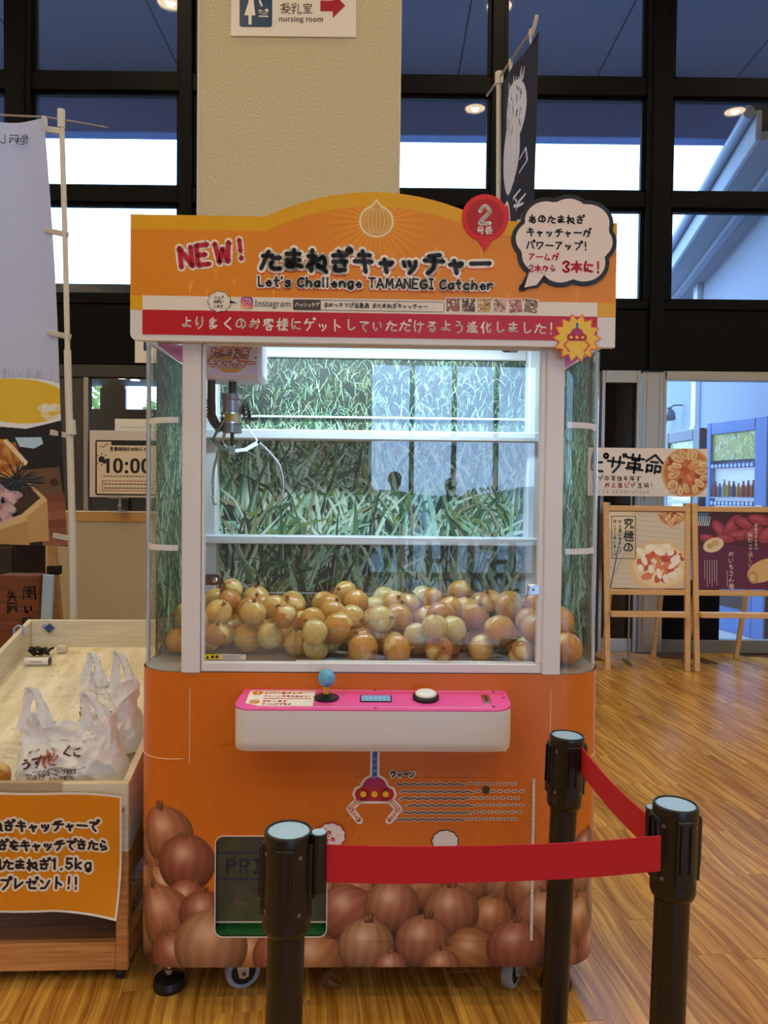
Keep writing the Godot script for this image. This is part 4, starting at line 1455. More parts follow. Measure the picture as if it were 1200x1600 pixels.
func case_inside(t: Node3D, white: Material, chrome: Material) -> void:
	var print_mat := textured("onion field print", field_print(), 0.45)
	var b := MB.new()
	# back panel; the same field runs round the sides
	b.quad(Vector3(-0.56, 0.957, -0.66), Vector3(0.56, 0.957, -0.66), Vector3(0.56, 1.945, -0.66), Vector3(-0.56, 1.945, -0.66), Vector2(0.05, 0.97), Vector2(0.95, 0.03))
	b.box(Vector3(-0.56, 0.957, -0.675), Vector3(0.56, 1.945, -0.661))
	obj(t, "field_panel", b, print_mat, "panel printed with a green onion field")
	for sg in [-1.0, 1.0]:
		var s := MB.new()
		var x: float = sg * 0.648
		var q := [Vector3(x, 0.957, -0.60), Vector3(x, 0.957, -0.17), Vector3(x, 1.9, -0.17), Vector3(x, 1.9, -0.60)]
		if sg < 0:
			s.quad(q[1], q[0], q[3], q[2], Vector2(0.6, 0.97), Vector2(0.95, 0.03))
			s.quad(q[0], q[1], q[2], q[3], Vector2(0.05, 0.97), Vector2(0.4, 0.03))
		else:
			s.quad(q[0], q[1], q[2], q[3], Vector2(0.05, 0.97), Vector2(0.4, 0.03))
			s.quad(q[1], q[0], q[3], q[2], Vector2(0.6, 0.97), Vector2(0.95, 0.03))
		obj(t, "side_field_panel", s, print_mat, "side panel printed with a green onion field")
		for h in [[1.648, 1.664], [1.292, 1.308]]:
			var sr := MB.new()
			for lift in [0.0, 0.004]:
				var rr := []
				for y in h:
					var row := PackedVector3Array()
					for k in 15:
						row.append(rim(sg * (HALF - CORNER + (CORNER * PI / 2) * k / 14.0), -0.012 - lift) + Vector3(0, y, 0))
					rr.append(row)
				sr.grid(rr, (sg < 0) != (lift > 0.0))
			obj(t, "side_rail", sr, white)
	# ledges across the back
	box_part(t, "back_ledge", Vector3(-0.60, 1.645, -0.66), Vector3(0.60, 1.680, -0.575), white, 0.004)
	box_part(t, "back_ledge", Vector3(-0.60, 1.274, -0.66), Vector3(0.60, 1.304, -0.575), white, 0.004)
	box_part(t, "back_rail", Vector3(-0.56, 1.728, -0.655), Vector3(0.56, 1.736, -0.647), white, 0.002)
	for x in [-0.5, 0.1, 0.4]:
		var pin := MB.new()
		pin.tube([Vector3(x, 1.304, -0.6), Vector3(x, 1.345, -0.6)], 0.004, -1, 8)
		obj(t, "ledge_pin", pin, chrome)
	# lid of the case and the white valance at the back, tube lamp under the lid
	box_part(t, "case_lid", Vector3(-0.65, 2.03, -0.69), Vector3(0.65, 2.06, 0.0), white)
	box_part(t, "lid_front", Vector3(-0.65, 1.885, -0.01), Vector3(0.65, 2.06, 0.01), white)
	box_part(t, "valance", Vector3(-0.555, 1.945, -0.675), Vector3(0.555, 2.03, -0.64), white, 0.004)
	for sg in [-1.0, 1.0]:
		box_part(t, "side_valance", Vector3(sg * 0.645 - 0.006, 1.88, -0.69), Vector3(sg * 0.645 + 0.006, 2.04, -0.05), white)
	var lt := MB.new()
	lt.tube([Vector3(-0.5, 1.985, -0.43), Vector3(0.5, 1.985, -0.43)], 0.013, -1, 12)
	var lo := obj(t, "tube_lamp", lt, glow_mat("cool tube glow", k8(214, 244, 255), 5.0), "cool white tube lamp")
	var cl := MB.new()
	for x in [-0.51, 0.51]:
		cl.box(Vector3(x - 0.012, 1.965, -0.45), Vector3(x + 0.012, 2.03, -0.41), 0.003)
	cl.box(Vector3(-0.52, 2.005, -0.455), Vector3(0.52, 2.03, -0.405), 0.003)
	obj(lo, "lamp_holder", cl, white)
	var l := AreaLight3D.new()
	l.name = "tube_light"
	l.area_size = Vector2(1.0, 0.03)
	l.light_color = k8(206, 240, 255)
	l.light_energy = 1.15
	l.area_range = 8.0
	l.shadow_enabled = true
	l.rotation = Vector3(-PI / 2 + 0.2, 0, 0)
	l.position = Vector3(0, 1.970, -0.435)
	t.add_child(l)
	# pulley at the top right
	var pu := MB.new()
	pu.t = Transform3D(Basis(Vector3.RIGHT, PI / 2), Vector3(0.395, 1.905, -0.16))
	pu.turned([[0.0, 0.012], [0.02, 0.012], [0.02, 0.004], [0.015, 0.0], [0.02, -0.004], [0.02, -0.012], [0.0, -0.012]], 20)
	var po := obj(t, "pulley", pu, black_of())
	var pb := MB.new()
	pb.bar(Vector3(0.405, 1.895, -0.17), Vector3(0.455, 1.935, -0.17), 0.016, 0.006)
	pb.box(Vector3(0.40, 1.885, -0.175), Vector3(0.43, 1.905, -0.165), 0.002)
	obj(po, "pulley_bracket", pb, chrome)
	# clear chute fence at the left front and the clear rail behind the onions
	var fence := pane_mat("clear acrylic", Color.WHITE, 0.02)
	box_part(t, "chute_fence", Vector3(-0.632, 0.957, -0.135), Vector3(-0.22, 1.085, -0.130), fence)
	box_part(t, "chute_fence", Vector3(-0.222, 0.957, -0.135), Vector3(-0.217, 1.085, -0.0215), fence)
	box_part(t, "clear_rail", Vector3(-0.56, 0.957, -0.578), Vector3(0.56, 1.10, -0.573), fence)
	box_part(t, "front_lip", Vector3(-0.215, 0.957, -0.030), Vector3(0.46, 0.985, -0.0215), white, 0.003)
	for sg in [-1.0, 1.0]:
		# pink cloth swags in the top corners of the case
		var rows := []
		for i in 6:
			var row := PackedVector3Array()
			for j in 5:
				row.append(Vector3(sg * (0.625 - 0.085 * i / 5.0), 1.885 - (0.02 + 0.045 * i / 5.0) * j / 4.0 * (0.35 + 0.65 * sin(i / 5.0 * PI * 0.8)), -0.10 - 0.05 * i / 5.0 + 0.008 * sin(j * 2.0 + i)))
			rows.append(row)
		var sw := MB.new()
		sw.grid(rows)
		var pm := mat("pink cloth", k8(232, 160, 206), 0.6)
		pm.backlight_enabled = true
		pm.backlight = k8(160, 70, 150)
		obj(t, "pink_swag", sw, pm, "small pink cloth swag")
	# white card leaning in the corner pane, reflected papers
	box_part(t, "clear_fence_cap", Vector3(-0.56, 1.10, -0.580), Vector3(0.56, 1.103, -0.571), mat("clear edge", Color.WHITE))

func crane(t: Node3D, white: Material, black: Material, chrome: Material) -> void:
	var b := MB.new()
	b.box(Vector3(-0.528, 1.822, -0.37), Vector3(-0.345, 1.962, -0.225), 0.012)
	var o := obj(t, "crane", b, mat("crane cover", k8(226, 214, 232), 0.35), "white crane head with a printed sticker and three claw arms")
	o.position.y = -0.018
	# gantry beam it runs on
	var g := MB.new()
	g.box(Vector3(-0.64, 1.965, -0.33), Vector3(0.64, 1.99, -0.27), 0.004)
	obj(t, "gantry_beam", g, white)
	# sticker: onion with the title in two rows
	var s := MB.new()
	s.t = Transform3D(Basis.IDENTITY, Vector3(-0.438, 1.885, 0))
	s.prism(PackedVector2Array([Vector2(0.055, 0.0), Vector2(0.045, 0.02), Vector2(0.02, 0.034), Vector2(0.008, 0.038), Vector2(0.006, 0.055), Vector2(-0.004, 0.055), Vector2(-0.006, 0.038), Vector2(-0.02, 0.034), Vector2(-0.045, 0.02), Vector2(-0.055, 0.0), Vector2(-0.045, -0.03), Vector2(-0.02, -0.045), Vector2(0.02, -0.045), Vector2(0.045, -0.03)]), -0.225, -0.2243, false)
	obj(o, "onion_sticker", s, mat("sticker onion", k8(226, 150, 62), 0.4))
	for q in [[0.0165, k8(240, 236, 236), -0.2240, "sticker white"], [0.0105, k8(222, 66, 52), -0.2236, "sticker red"], [0.0040, k8(250, 246, 244), -0.2232, "sticker bright"]]:
		var w := MB.new()
		write(w, "たまねぎ", -0.497, 1.888, 0.026, q[0], q[2], 1.16, 0.0, 0.12)
		write(w, "キャッチャー", -0.506, 1.858, 0.023, q[0], q[2], 1.02, 0.0, 0.1)
		obj(o, "lettering", w, mat(q[3], q[1], 0.4))
	for x in [-0.516, -0.362]:
		var d := MB.new()
		d.disc(Vector3(x, 1.886, -0.2245), 0.003, 10)
		obj(o, "cover_screw", d, black)
	# bellows rod, solenoid, bracket
	var c := Vector3(-0.446, 0, -0.30)
	var r := MB.new()
	r.t = Transform3D(Basis.IDENTITY, c)
	r.turned([[0.0125, 1.825], [0.0125, 1.775]], 14)
	r.turned([[0.006, 1.665], [0.006, 1.60], [0.0, 1.60]], 12)
	obj(o, "lift_rod", r, black)
	var m := MB.new()
	m.t = r.t
	m.turned([[0.0, 1.782], [0.033, 1.782], [0.034, 1.765], [0.030, 1.762], [0.030, 1.722]], 24)
	m.turned([[0.030, 1.690], [0.030, 1.662], [0.0, 1.662]], 24)
	obj(o, "solenoid", m, mat("solenoid grey", k8(150, 150, 158), 0.3, 0.5))
	var br := MB.new()
	br.t = r.t
	br.turned([[0.0, 1.723], [0.037, 1.723], [0.037, 1.719], [0.0, 1.719]], 20)
	br.turned([[0.0, 1.694], [0.037, 1.694], [0.037, 1.690], [0.0, 1.690]], 20)
	for k in 3:
		br.t = Transform3D(Basis(Vector3.UP, TAU * k / 3.0 + 0.5), c)
		br.box(Vector3(-0.008, 1.69, 0.028), Vector3(0.008, 1.723, 0.034))
	br.t = Transform3D(Basis.IDENTITY, c)
	br.box(Vector3(-0.011, 1.590, -0.011), Vector3(0.011, 1.622, 0.011), 0.002)
	obj(o, "claw_bracket", br, chrome)
	var cp := MB.new()
	cp.t = r.t
	cp.turned([[0.024, 1.719], [0.024, 1.694]], 18)
	obj(o, "brass_core", cp, mat("brass yellow", Color.BLACK))
	# three arms: link, crank lever and long curved finger
	for k in 3:
		var ang: float = [0.15, PI - 1.0, PI + 0.95][k]
		var d := Vector3(cos(ang), 0, -sin(ang))
		var j := c + d * 0.082 + Vector3(0, 1.634, 0)
		var a := MB.new()
		a.bar(c + d * 0.036 + Vector3(0, 1.705, 0), j, 0.009, 0.004, Vector3.UP.cross(d))
		a.bar(c + d * 0.010 + Vector3(0, 1.606, 0), c + d * 0.042 + Vector3(0, 1.610, 0), 0.010, 0.004, Vector3.UP)
		a.bar(c + d * 0.040 + Vector3(0, 1.609, 0), j, 0.012, 0.004, Vector3.UP)
		var path := []
		var pts := [j, j + d * 0.035 + Vector3(0, -0.032, 0), j + d * 0.068 + Vector3(0, -0.075, 0), j + d * 0.080 + Vector3(0, -0.125, 0), j + d * 0.076 + Vector3(0, -0.165, 0), j + d * 0.060 + Vector3(0, -0.20, 0)]
		for i in pts.size() - 1:
			for q in 4:
				var p0: Vector3 = pts[maxi(i - 1, 0)]
				var p3: Vector3 = pts[mini(i + 2, pts.size() - 1)]
				path.append((pts[i] as Vector3).cubic_interpolate(pts[i + 1], p0, p3, q / 4.0))
		path.append(pts[pts.size() - 1])
		a.tube(path, 0.0048, 0.0042, 8)
		var arm := obj(o, "claw_arm", a, chrome)
		var tip := MB.new()
		tip.tube([path[path.size() - 4], path[path.size() - 1]], 0.0085, 0.007, 10)
		obj(arm, "rubber_tip", tip, mat("clear rubber", k8(186, 196, 176), 0.35))
		var pin := MB.new()
		var sd := Vector3.UP.cross(d)
		pin.tube([j - sd * 0.006, j + sd * 0.006], 0.005, -1, 8)
		obj(arm, "pivot_pin", pin, black)
	# cable chain hanging beside, and a coil of flex
	var h := MB.new()
	var hp := []
	for q in [Vector3(-0.508, 1.825, -0.28), Vector3(-0.508, 1.76, -0.28), Vector3(-0.506, 1.715, -0.28), Vector3(-0.495, 1.69, -0.285), Vector3(-0.478, 1.668, -0.29)]:
		hp.append(q)
	h.tube(hp, 0.0125, -1, 10)
	for i in 14:
		var f := i / 13.0 * 3.0 + 1.0
		var p: Vector3 = (hp[int(f)] as Vector3).lerp(hp[mini(int(f) + 1, 4)], f - int(f))
		h.box(p - Vector3(0.017, 0.0022, 0.012), p + Vector3(0.004, 0.0022, 0.012))
	obj(o, "cable_chain", h, black)
	var co := MB.new()
	for i in 4:
		var ring := []
		for q in 17:
			var an := TAU * q / 16.0
			ring.append(Vector3(-0.405 + 0.010 * cos(an) + 0.003 * i, 1.738 + 0.022 * sin(an) - 0.008 * i, -0.30 + 0.006 * i))
		co.tube(ring, 0.0026, -1, 6, false)
	obj(o, "flex_coil", co, black)

func header(t: Node3D, white: Material, black: Material) -> void:
	# arched signboard: white board, printed sheet over its upper part
	var z := 0.04
	var pts := PackedVector2Array()
	pts.append_array([Vector2(-0.66, 2.2)])
	for k in 21:
		var x := -0.30 + 0.6 * k / 20.0
		pts.append(Vector2(x, header_top(clampf(x, -0.2999, 0.2999))))
	pts.append_array([Vector2(0.655, 2.2), Vector2(0.655, 1.864)])
	for k in 7:
		var a := -PI / 2 - PI / 2 * k / 6.0
		pts.append(Vector2(-0.642 + cos(a) * 0.018, 1.882 + sin(a) * 0.018))
	var b := MB.new()
	b.prism(pts, z - 0.022, z)
	var o := obj(t, "header", b, white, "arched amber header sign with the machine's name")
	box_part(t, "header_box", Vector3(-0.63, 1.885, -0.012), Vector3(0.63, 2.15, z - 0.022), white)
	var up := PackedVector2Array()
	for p in pts:
		if p.y > 1.9:
			up.append(p)
	# the upper sheet ends at the white lower strip
	var sheet := PackedVector2Array([Vector2(-0.66, 1.945)])
	sheet.append_array(pts.slice(0, 22))
	sheet.append_array([Vector2(0.655, 2.2), Vector2(0.655, 1.945)])
	var s := MB.new()
	s.prism(sheet, z, z + 0.0006, false, Vector2(-0.66, 1.864), Vector2(0.66, 2.274))
	obj(o, "amber_sheet", s, textured("header print", header_print(), 0.38))
	box_part(o, "white_band", Vector3(-0.627, 1.945, z), Vector3(0.605, 1.984, z + 0.001), mat("band white", k8(232, 226, 218), 0.4))
	box_part(o, "red_band", Vector3(-0.627, 1.880, z), Vector3(0.605, 1.946, z + 0.0014), mat("band red", k8(190, 14, 32), 0.38))
	var rt := MB.new()
	write(rt, "より多くのお客様にゲットしていただけるよう進化しました!", -0.524, 1.897, 0.0300, 0.0042, z + 0.0019, 1.228, 0.0, 0.05)
	obj(o, "lettering", rt, mat("letter white", k8(240, 236, 232), 0.4), "white lettering on the red band")
	# NEW! and the title, each with its white surround and red drop edge
	for q in [[0.024, k8(240, 232, 228), 0.0010, "letter white"], [0.0125, k8(186, 18, 56), 0.0016, "letter crimson"]]:
		var w := MB.new()
		var x := -0.532
		for ch in ["N", "E", "W", "!"]:
			var k := (x + 0.532) / 0.17
			x = write(w, ch, x, 2.062 + 0.026 * k, 0.052, q[0] * (0.9 if ch == "!" else 1.0), z + q[2], 1.0, 0.12)
			x += 0.003
		obj(o, "lettering", w, mat(q[3], q[1], 0.4))
	for q in [[0.026, k8(226, 84, 40), 0.0008, "letter edge", -0.004], [0.0255, k8(240, 234, 230), 0.0012, "letter white", 0.0], [0.0115, k8(20, 20, 28), 0.0018, "letter black", 0.0]]:
		var w := MB.new()
		write(w, "たまねぎキャッチャー", -0.312, 2.056 + q[4], 0.056, q[0], z + q[2], 1.125, 0.0, 0.05)
		obj(o, "lettering", w, mat(q[3], q[1], 0.4))
	for q in [[0.0135, k8(226, 84, 40), 0.0020, "letter edge", -0.003], [0.013, k8(240, 234, 230), 0.0023, "letter white", 0.0], [0.0046, k8(20, 20, 28), 0.0028, "letter black", 0.0]]:
		var w := MB.new()
		write(w, "Let's Challenge TAMANEGI Catcher", -0.320, 2.014 + q[4], 0.0255, q[0], z + q[2], 1.09, 0.0, 0.03)
		obj(o, "lettering", w, mat(q[3], q[1], 0.4))
	# onion emblem
	for q in [[0.047, k8(238, 226, 196), 0.0010, "emblem cream"], [0.041, k8(214, 158, 60), 0.0015, "emblem tan"]]:
		var e := MB.new()
		var op := PackedVector2Array()
		for k in 40:
			var an := TAU * k / 40.0
			var r: float = q[0] * (1.0 + 0.38 * exp(-pow(wrapf(an - PI / 2, -PI, PI), 2) * 40.0))
			op.append(Vector2(0.0 + cos(an) * r, 2.193 + sin(an) * r * 0.93))
		e.prism(op, z, z + q[2], false)
		obj(o, "onion_emblem", e, mat(q[3], q[1], 0.4))
	var vn := MB.new()
	for k in 7:
		var f := (k - 3) / 3.6
		var line := PackedVector2Array()
		for j in 9:
			var v := -0.92 + 1.84 * j / 8.0
			line.append(Vector2(f * 0.040 * sqrt(maxf(0.0, 1.0 - v * v)), 2.193 + v * 0.036))
		ink(vn, line, 0.0014, z + 0.0019)
	obj(o, "emblem_vein", vn, mat("emblem cream", Color.WHITE))
	# round number badge with its point
	for q in [[0.063, k8(214, 34, 40), 0.0035, "badge red"], [0.050, k8(176, 18, 34), 0.0045, "badge dark red"]]:
		var e := MB.new()
		var bp := PackedVector2Array()
		for k in 49:
			var an := -PI / 2 + 0.32 + (TAU - 0.64) * k / 48.0
			bp.append(Vector2(0.294 + cos(an) * q[0], 2.207 + sin(an) * q[0]))
		if q[0] > 0.06:
			bp.append(Vector2(0.294, 2.115))
		e.prism(bp, z - 0.004, z + q[2])
		obj(o, "number_badge", e, mat(q[3], q[1], 0.35), "red round badge with the number 2")
	var nb := MB.new()
	write(nb, "2", 0.2745, 2.192, 0.046, 0.0105, z + 0.0051)
	write(nb, "号機", 0.2715, 2.163, 0.0200, 0.0026, z + 0.0051, 1.14)
	obj(o, "lettering", nb, mat("letter white", Color.WHITE))
	# cloud-shaped speech bubble
	var cl := PackedVector2Array()
	var lobes := [[0.0, 0.137, 0.2], [0.75, 0.15, 0.22], [1.45, 0.14, 0.2], [2.25, 0.148, 0.22], [3.05, 0.142, 0.2], [3.75, 0.138, 0.18], [4.55, 0.135, 0.2], [5.4, 0.148, 0.2]]
	for k in 96:
		var an := TAU * k / 96.0
		var best := 0.0
		for l in lobes:
			var dd := wrapf(an - l[0], -PI, PI)
			best = maxf(best, l[1] * (1.0 - 0.62 * dd * dd))
		cl.append(Vector2(0.512 + cos(an) * best * 1.0, 2.146 + sin(an) * best * 0.88))
	var thick := Geometry2D.offset_polygon(cl, 0.004)[0]
	var inner := Geometry2D.offset_polygon(cl, -0.0075)[0]
	var e1 := MB.new()
	e1.prism(thick, z - 0.003, z + 0.005)
	ink(e1, PackedVector2Array([Vector2(0.425, 2.055), Vector2(0.412, 2.03), Vector2(0.398, 2.020)]), 0.020, z + 0.005)
	e1.prism(PackedVector2Array([Vector2(0.388, 2.014), Vector2(0.44, 2.022), Vector2(0.47, 2.05), Vector2(0.41, 2.06)]), z - 0.003, z + 0.005)
	obj(o, "bubble_border", e1, mat("letter black", Color.BLACK))
	var e2 := MB.new()
	e2.prism(inner, z + 0.004, z + 0.006)
	e2.prism(PackedVector2Array([Vector2(0.403, 2.0205), Vector2(0.436, 2.028), Vector2(0.46, 2.06), Vector2(0.418, 2.07)]), z + 0.004, z + 0.006)
	obj(o, "speech_bubble", e2, mat("bubble white", k8(230, 218, 216), 0.4), "white cloud speech bubble")
	var tx := MB.new()
	write(tx, "あのたまねぎ", 0.412, 2.194, 0.0215, 0.0042, z + 0.0066, 1.20, 0.0, 0.06)
	write(tx, "キャッチャーが", 0.407, 2.159, 0.0215, 0.0042, z + 0.0066, 1.19, 0.0, 0.06)
	write(tx, "パワーアップ!", 0.407, 2.124, 0.0215, 0.0042, z + 0.0066, 1.20, 0.0, 0.06)
	obj(o, "lettering", tx, mat("letter black", Color.BLACK))
	var tr := MB.new()
	write(tr, "アームが", 0.412, 2.094, 0.0185, 0.0034, z + 0.0066, 1.16, 0.0, 0.05)
	write(tr, "2本から", 0.414, 2.064, 0.0175, 0.0032, z + 0.0066, 1.16, 0.0, 0.05)
	write(tr, "3本に!", 0.504, 2.064, 0.0285, 0.0062, z + 0.0066, 1.14, 0.0, 0.05)
	obj(o, "lettering", tr, mat("letter pink red", k8(206, 30, 66), 0.4), "red lettering")
	share_strip(o, z + 0.001)
	# spiky yellow sticker with the little grabber
	var sp := PackedVector2Array()
	for k in 28:
		var an := TAU * k / 28.0
		sp.append(Vector2(0.549, 1.887) + Vector2.from_angle(an) * (0.063 if k % 2 == 0 else 0.047))
	var sr := Geometry2D.offset_polygon(sp, 0.003)[0]
	var e3 := MB.new()
	e3.prism(sr, z + 0.002, z + 0.0035)
	obj(o, "star_border", e3, mat("letter edge", Color.BLACK))
	var e4 := MB.new()
	e4.prism(sp, z + 0.003, z + 0.0042)
	obj(o, "star_sticker", e4, mat("star yellow", k8(236, 196, 46), 0.4), "spiky yellow sticker with a red grabber")
	grabber(o, Vector2(0.549, 1.889), 0.00026, z + 0.0042, false)
	box_part(t, "header_bracket", Vector3(-0.6, 1.866, -0.02), Vector3(0.6, 1.886, 0.018), mat("bracket grey", k8(150, 148, 150), 0.4), 0.003)

func grabber(o: Node3D, ctr: Vector2, u: float, z: float, outlined: bool) -> void:
	# printed grabber: rod, dome, body with three lamps, two bent arms (u metres per drawing unit)
	var at := func(x: float, y: float) -> Vector2: return ctr + Vector2(x, -y) * u
	var body := PackedVector2Array([at.call(-70, 0), at.call(70, 0)])
	var arm_l := PackedVector2Array([at.call(-92, 40), at.call(-132, 80), at.call(-80, 145)])
	var arm_r := PackedVector2Array([at.call(92, 40), at.call(132, 80), at.call(80, 145)])
	var dome := PackedVector2Array()
	for k in 17:
		var a := PI * k / 16.0
		dome.append(at.call(cos(a) * 66.0, -38.0 - sin(a) * 58.0))
	var rod := PackedVector2Array([at.call(0, -290 if outlined else -150), at.call(0, -95)])
	if outlined:
		var w := MB.new()
		ink(w, rod, 52 * u, z, null, 0)
		ink(w, body, 102 * u, z)
		ink(w, arm_l, 40 * u, z)
		ink(w, arm_r, 40 * u, z)
		w.prism(Geometry2D.offset_polygon(dome, 12 * u)[0], z - 0.0004, z, false)
		obj(o, "grabber_outline", w, mat("print white", k8(236, 228, 218), 0.4))
	var r := MB.new()
	ink(r, rod, 26 * u, z + 0.0004, null, 0)
	obj(o, "grabber_rod", r, mat("print blue", k8(30, 104, 172), 0.4))
	if outlined:
		var st := MB.new()
		for k in 4:
			ink(st, PackedVector2Array([at.call(-12, -190 + k * 34), at.call(12, -200 + k * 34)]), 7 * u, z + 0.0006)
		obj(o, "rod_stripe", st, mat("print pale blue", k8(120, 176, 216), 0.4))
	var d := MB.new()
	d.prism(dome, z, z + 0.0005, false)
	obj(o, "grabber_dome", d, mat("print magenta", k8(168, 30, 92), 0.4))
	var b := MB.new()
	ink(b, body, 76 * u, z + 0.0006)
	obj(o, "grabber_body", b, mat("print red", k8(178, 28, 44), 0.4))
	var c := MB.new()
	for x in [-60, 0, 60]:
		c.disc(Vector3(at.call(x, 0).x, at.call(x, 0).y, z + 0.0009), 17 * u, 16)
	obj(o, "grabber_lamp_print", c, mat("print yellow", k8(244, 190, 40), 0.4))
	for q in [arm_l, arm_r]:
		var a := MB.new()
		ink(a, q, (16 if outlined else 22) * u, z + 0.0005)
		obj(o, "grabber_arm", a, mat("print orange", k8(228, 112, 40), 0.4))
	if outlined:
		var p := MB.new()
		for q in [arm_l, arm_r]:
			for i in 2:
				for k in 4:
					var m: Vector2 = (q[i] as Vector2).lerp(q[i + 1], (k + 0.3) / 4.0)
					p.disc(Vector3(m.x, m.y, z + 0.0009), 5 * u, 8)
		obj(o, "arm_dot", p, mat("print white", Color.WHITE))

func share_strip(o: Node3D, z: float) -> void:
	# share bubble, camera icon, name, hashtag box and six little snapshots on the white band
	var bp := puff(Vector2(-0.421, 1.970), 0.031, 0.028, 9, 0.16)
	var e := MB.new()
	e.prism(Geometry2D.offset_polygon(bp, 0.0016)[0], z, z + 0.001, false)
	e.prism(PackedVector2Array([Vector2(-0.395, 1.975), Vector2(-0.395, 1.966), Vector2(-0.371, 1.967)]), z, z + 0.001, false)
	obj(o, "bubble_border", e, mat("letter black", Color.BLACK))
	var f := MB.new()
	f.prism(bp, z, z + 0.0014, false)
	obj(o, "share_bubble", f, mat("band white", Color.WHITE))
	var w := MB.new()
	write(w, "シェア", -0.4345, 1.977, 0.0085, 0.0015, z + 0.0018, 1.06)
	write(w, "お願い", -0.4360, 1.965, 0.0085, 0.0015, z + 0.0018, 1.08)
	write(w, "します.", -0.4370, 1.953, 0.0085, 0.0015, z + 0.0018, 1.08)
	write(w, "#おっタマげ淡路島　#たまねぎキャッチャー", -0.138, 1.9595, 0.0128, 0.0018, z + 0.0018, 1.085)
	obj(o, "lettering", w, mat("letter black", Color.BLACK))
	var c := Canvas.new(48, 48, k8(200, 40, 110))
	for y in 48:
		for x in 48:
			var g := clampf((y + (47 - x) * 0.35) / 62.0, 0, 1)
			var col := k8(96, 66, 180).lerp(k8(214, 40, 110), clampf(g * 2.0, 0, 1))
			col = col.lerp(k8(252, 196, 80), clampf(g * 2.2 - 1.1, 0, 1))
			c.dot(x, y, col)
	var ic := MB.new()
	ic.prism(round_rect(-0.363, 1.952, -0.331, 1.984, 0.008), z, z + 0.0016, false, Vector2(-0.363, 1.952), Vector2(-0.331, 1.984))
	obj(o, "camera_icon", ic, textured("camera icon print", c.tex(), 0.4), "purple to orange camera icon")
	var gl := MB.new()
	var rr := round_rect(-0.3575, 1.9575, -0.3365, 1.9785, 0.006)
	rr.append(rr[0])
	ink(gl, rr, 0.0021, z + 0.002)
	var ring := PackedVector2Array()
	for k in 21:
		ring.append(Vector2(-0.347, 1.968) + Vector2.from_angle(TAU * k / 20.0) * 0.0052)
	ink(gl, ring, 0.0021, z + 0.002)
	gl.disc(Vector3(-0.3405, 1.9745, z + 0.002), 0.0013, 8)
	obj(o, "icon_lines", gl, mat("letter white", Color.WHITE))
	latin(o, "lettering", "Instagram", Vector3(-0.277, 1.9665, z + 0.001), 0.0215, mat("letter grey", k8(70, 62, 62), 0.4), false)
	var hb := MB.new()
	var box := round_rect(-0.222, 1.952, 0.186, 1.979, 0.003)
	box.append(box[0])
	ink(hb, box, 0.0013, z + 0.0012)
	obj(o, "hashtag_frame", hb, mat("letter grey", Color.BLACK))
	var hl := MB.new()
	hl.prism(round_rect(-0.222, 1.952, -0.148, 1.979, 0.003), z, z + 0.0014, false)
	obj(o, "hashtag_tab", hl, mat("tab brown", k8(78, 62, 58), 0.4))
	var ht := MB.new()
	write(ht, "ハッシュタグ", -0.2165, 1.9605, 0.0105, 0.0015, z + 0.0018, 1.04)
	obj(o, "lettering", ht, mat("letter white", Color.WHITE))
	var rg := RandomNumberGenerator.new()
	rg.seed = 31
	for k in 6:
		var cv := Canvas.new(40, 40, [k8(150, 104, 84), k8(86, 62, 52), k8(196, 152, 84), k8(206, 176, 160), k8(190, 130, 128), k8(140, 116, 88)][k])
		for q in 26:
			var r := rg.randf_range(2.0, 5.5)
			var base: Color = [k8(190, 96, 84), k8(200, 150, 90), k8(222, 178, 96), k8(214, 150, 140), k8(206, 96, 92), k8(176, 168, 130)][k]
			cv.blob(rg.randf() * 40, rg.randf() * 40, r, r * 0.9, base.lerp(k8(60, 44, 38), rg.randf() * 0.8) if q % 3 else k8(226, 216, 204))
		var px := 0.210 + k * 0.0425
		var p := MB.new()
		p.t = Transform3D(Basis(Vector3.BACK, [0.03, -0.02, 0.08, -0.05, 0.1, -0.12][k]), Vector3(px, 1.972, z + 0.001))
		p.quad(Vector3(-0.018, -0.018, 0), Vector3(0.018, -0.018, 0), Vector3(0.018, 0.018, 0), Vector3(-0.018, 0.018, 0))
		var s := obj(o, "snapshot", p, textured("snapshot print %d" % k, cv.tex(), 0.4))
		var bd := MB.new()
		bd.t = p.t
		bd.quad(Vector3(-0.020, -0.020, -0.0003), Vector3(0.020, -0.020, -0.0003), Vector3(0.020, 0.020, -0.0003), Vector3(-0.020, 0.020, -0.0003))
		obj(s, "snapshot_edge", bd, mat("letter white", Color.WHITE))

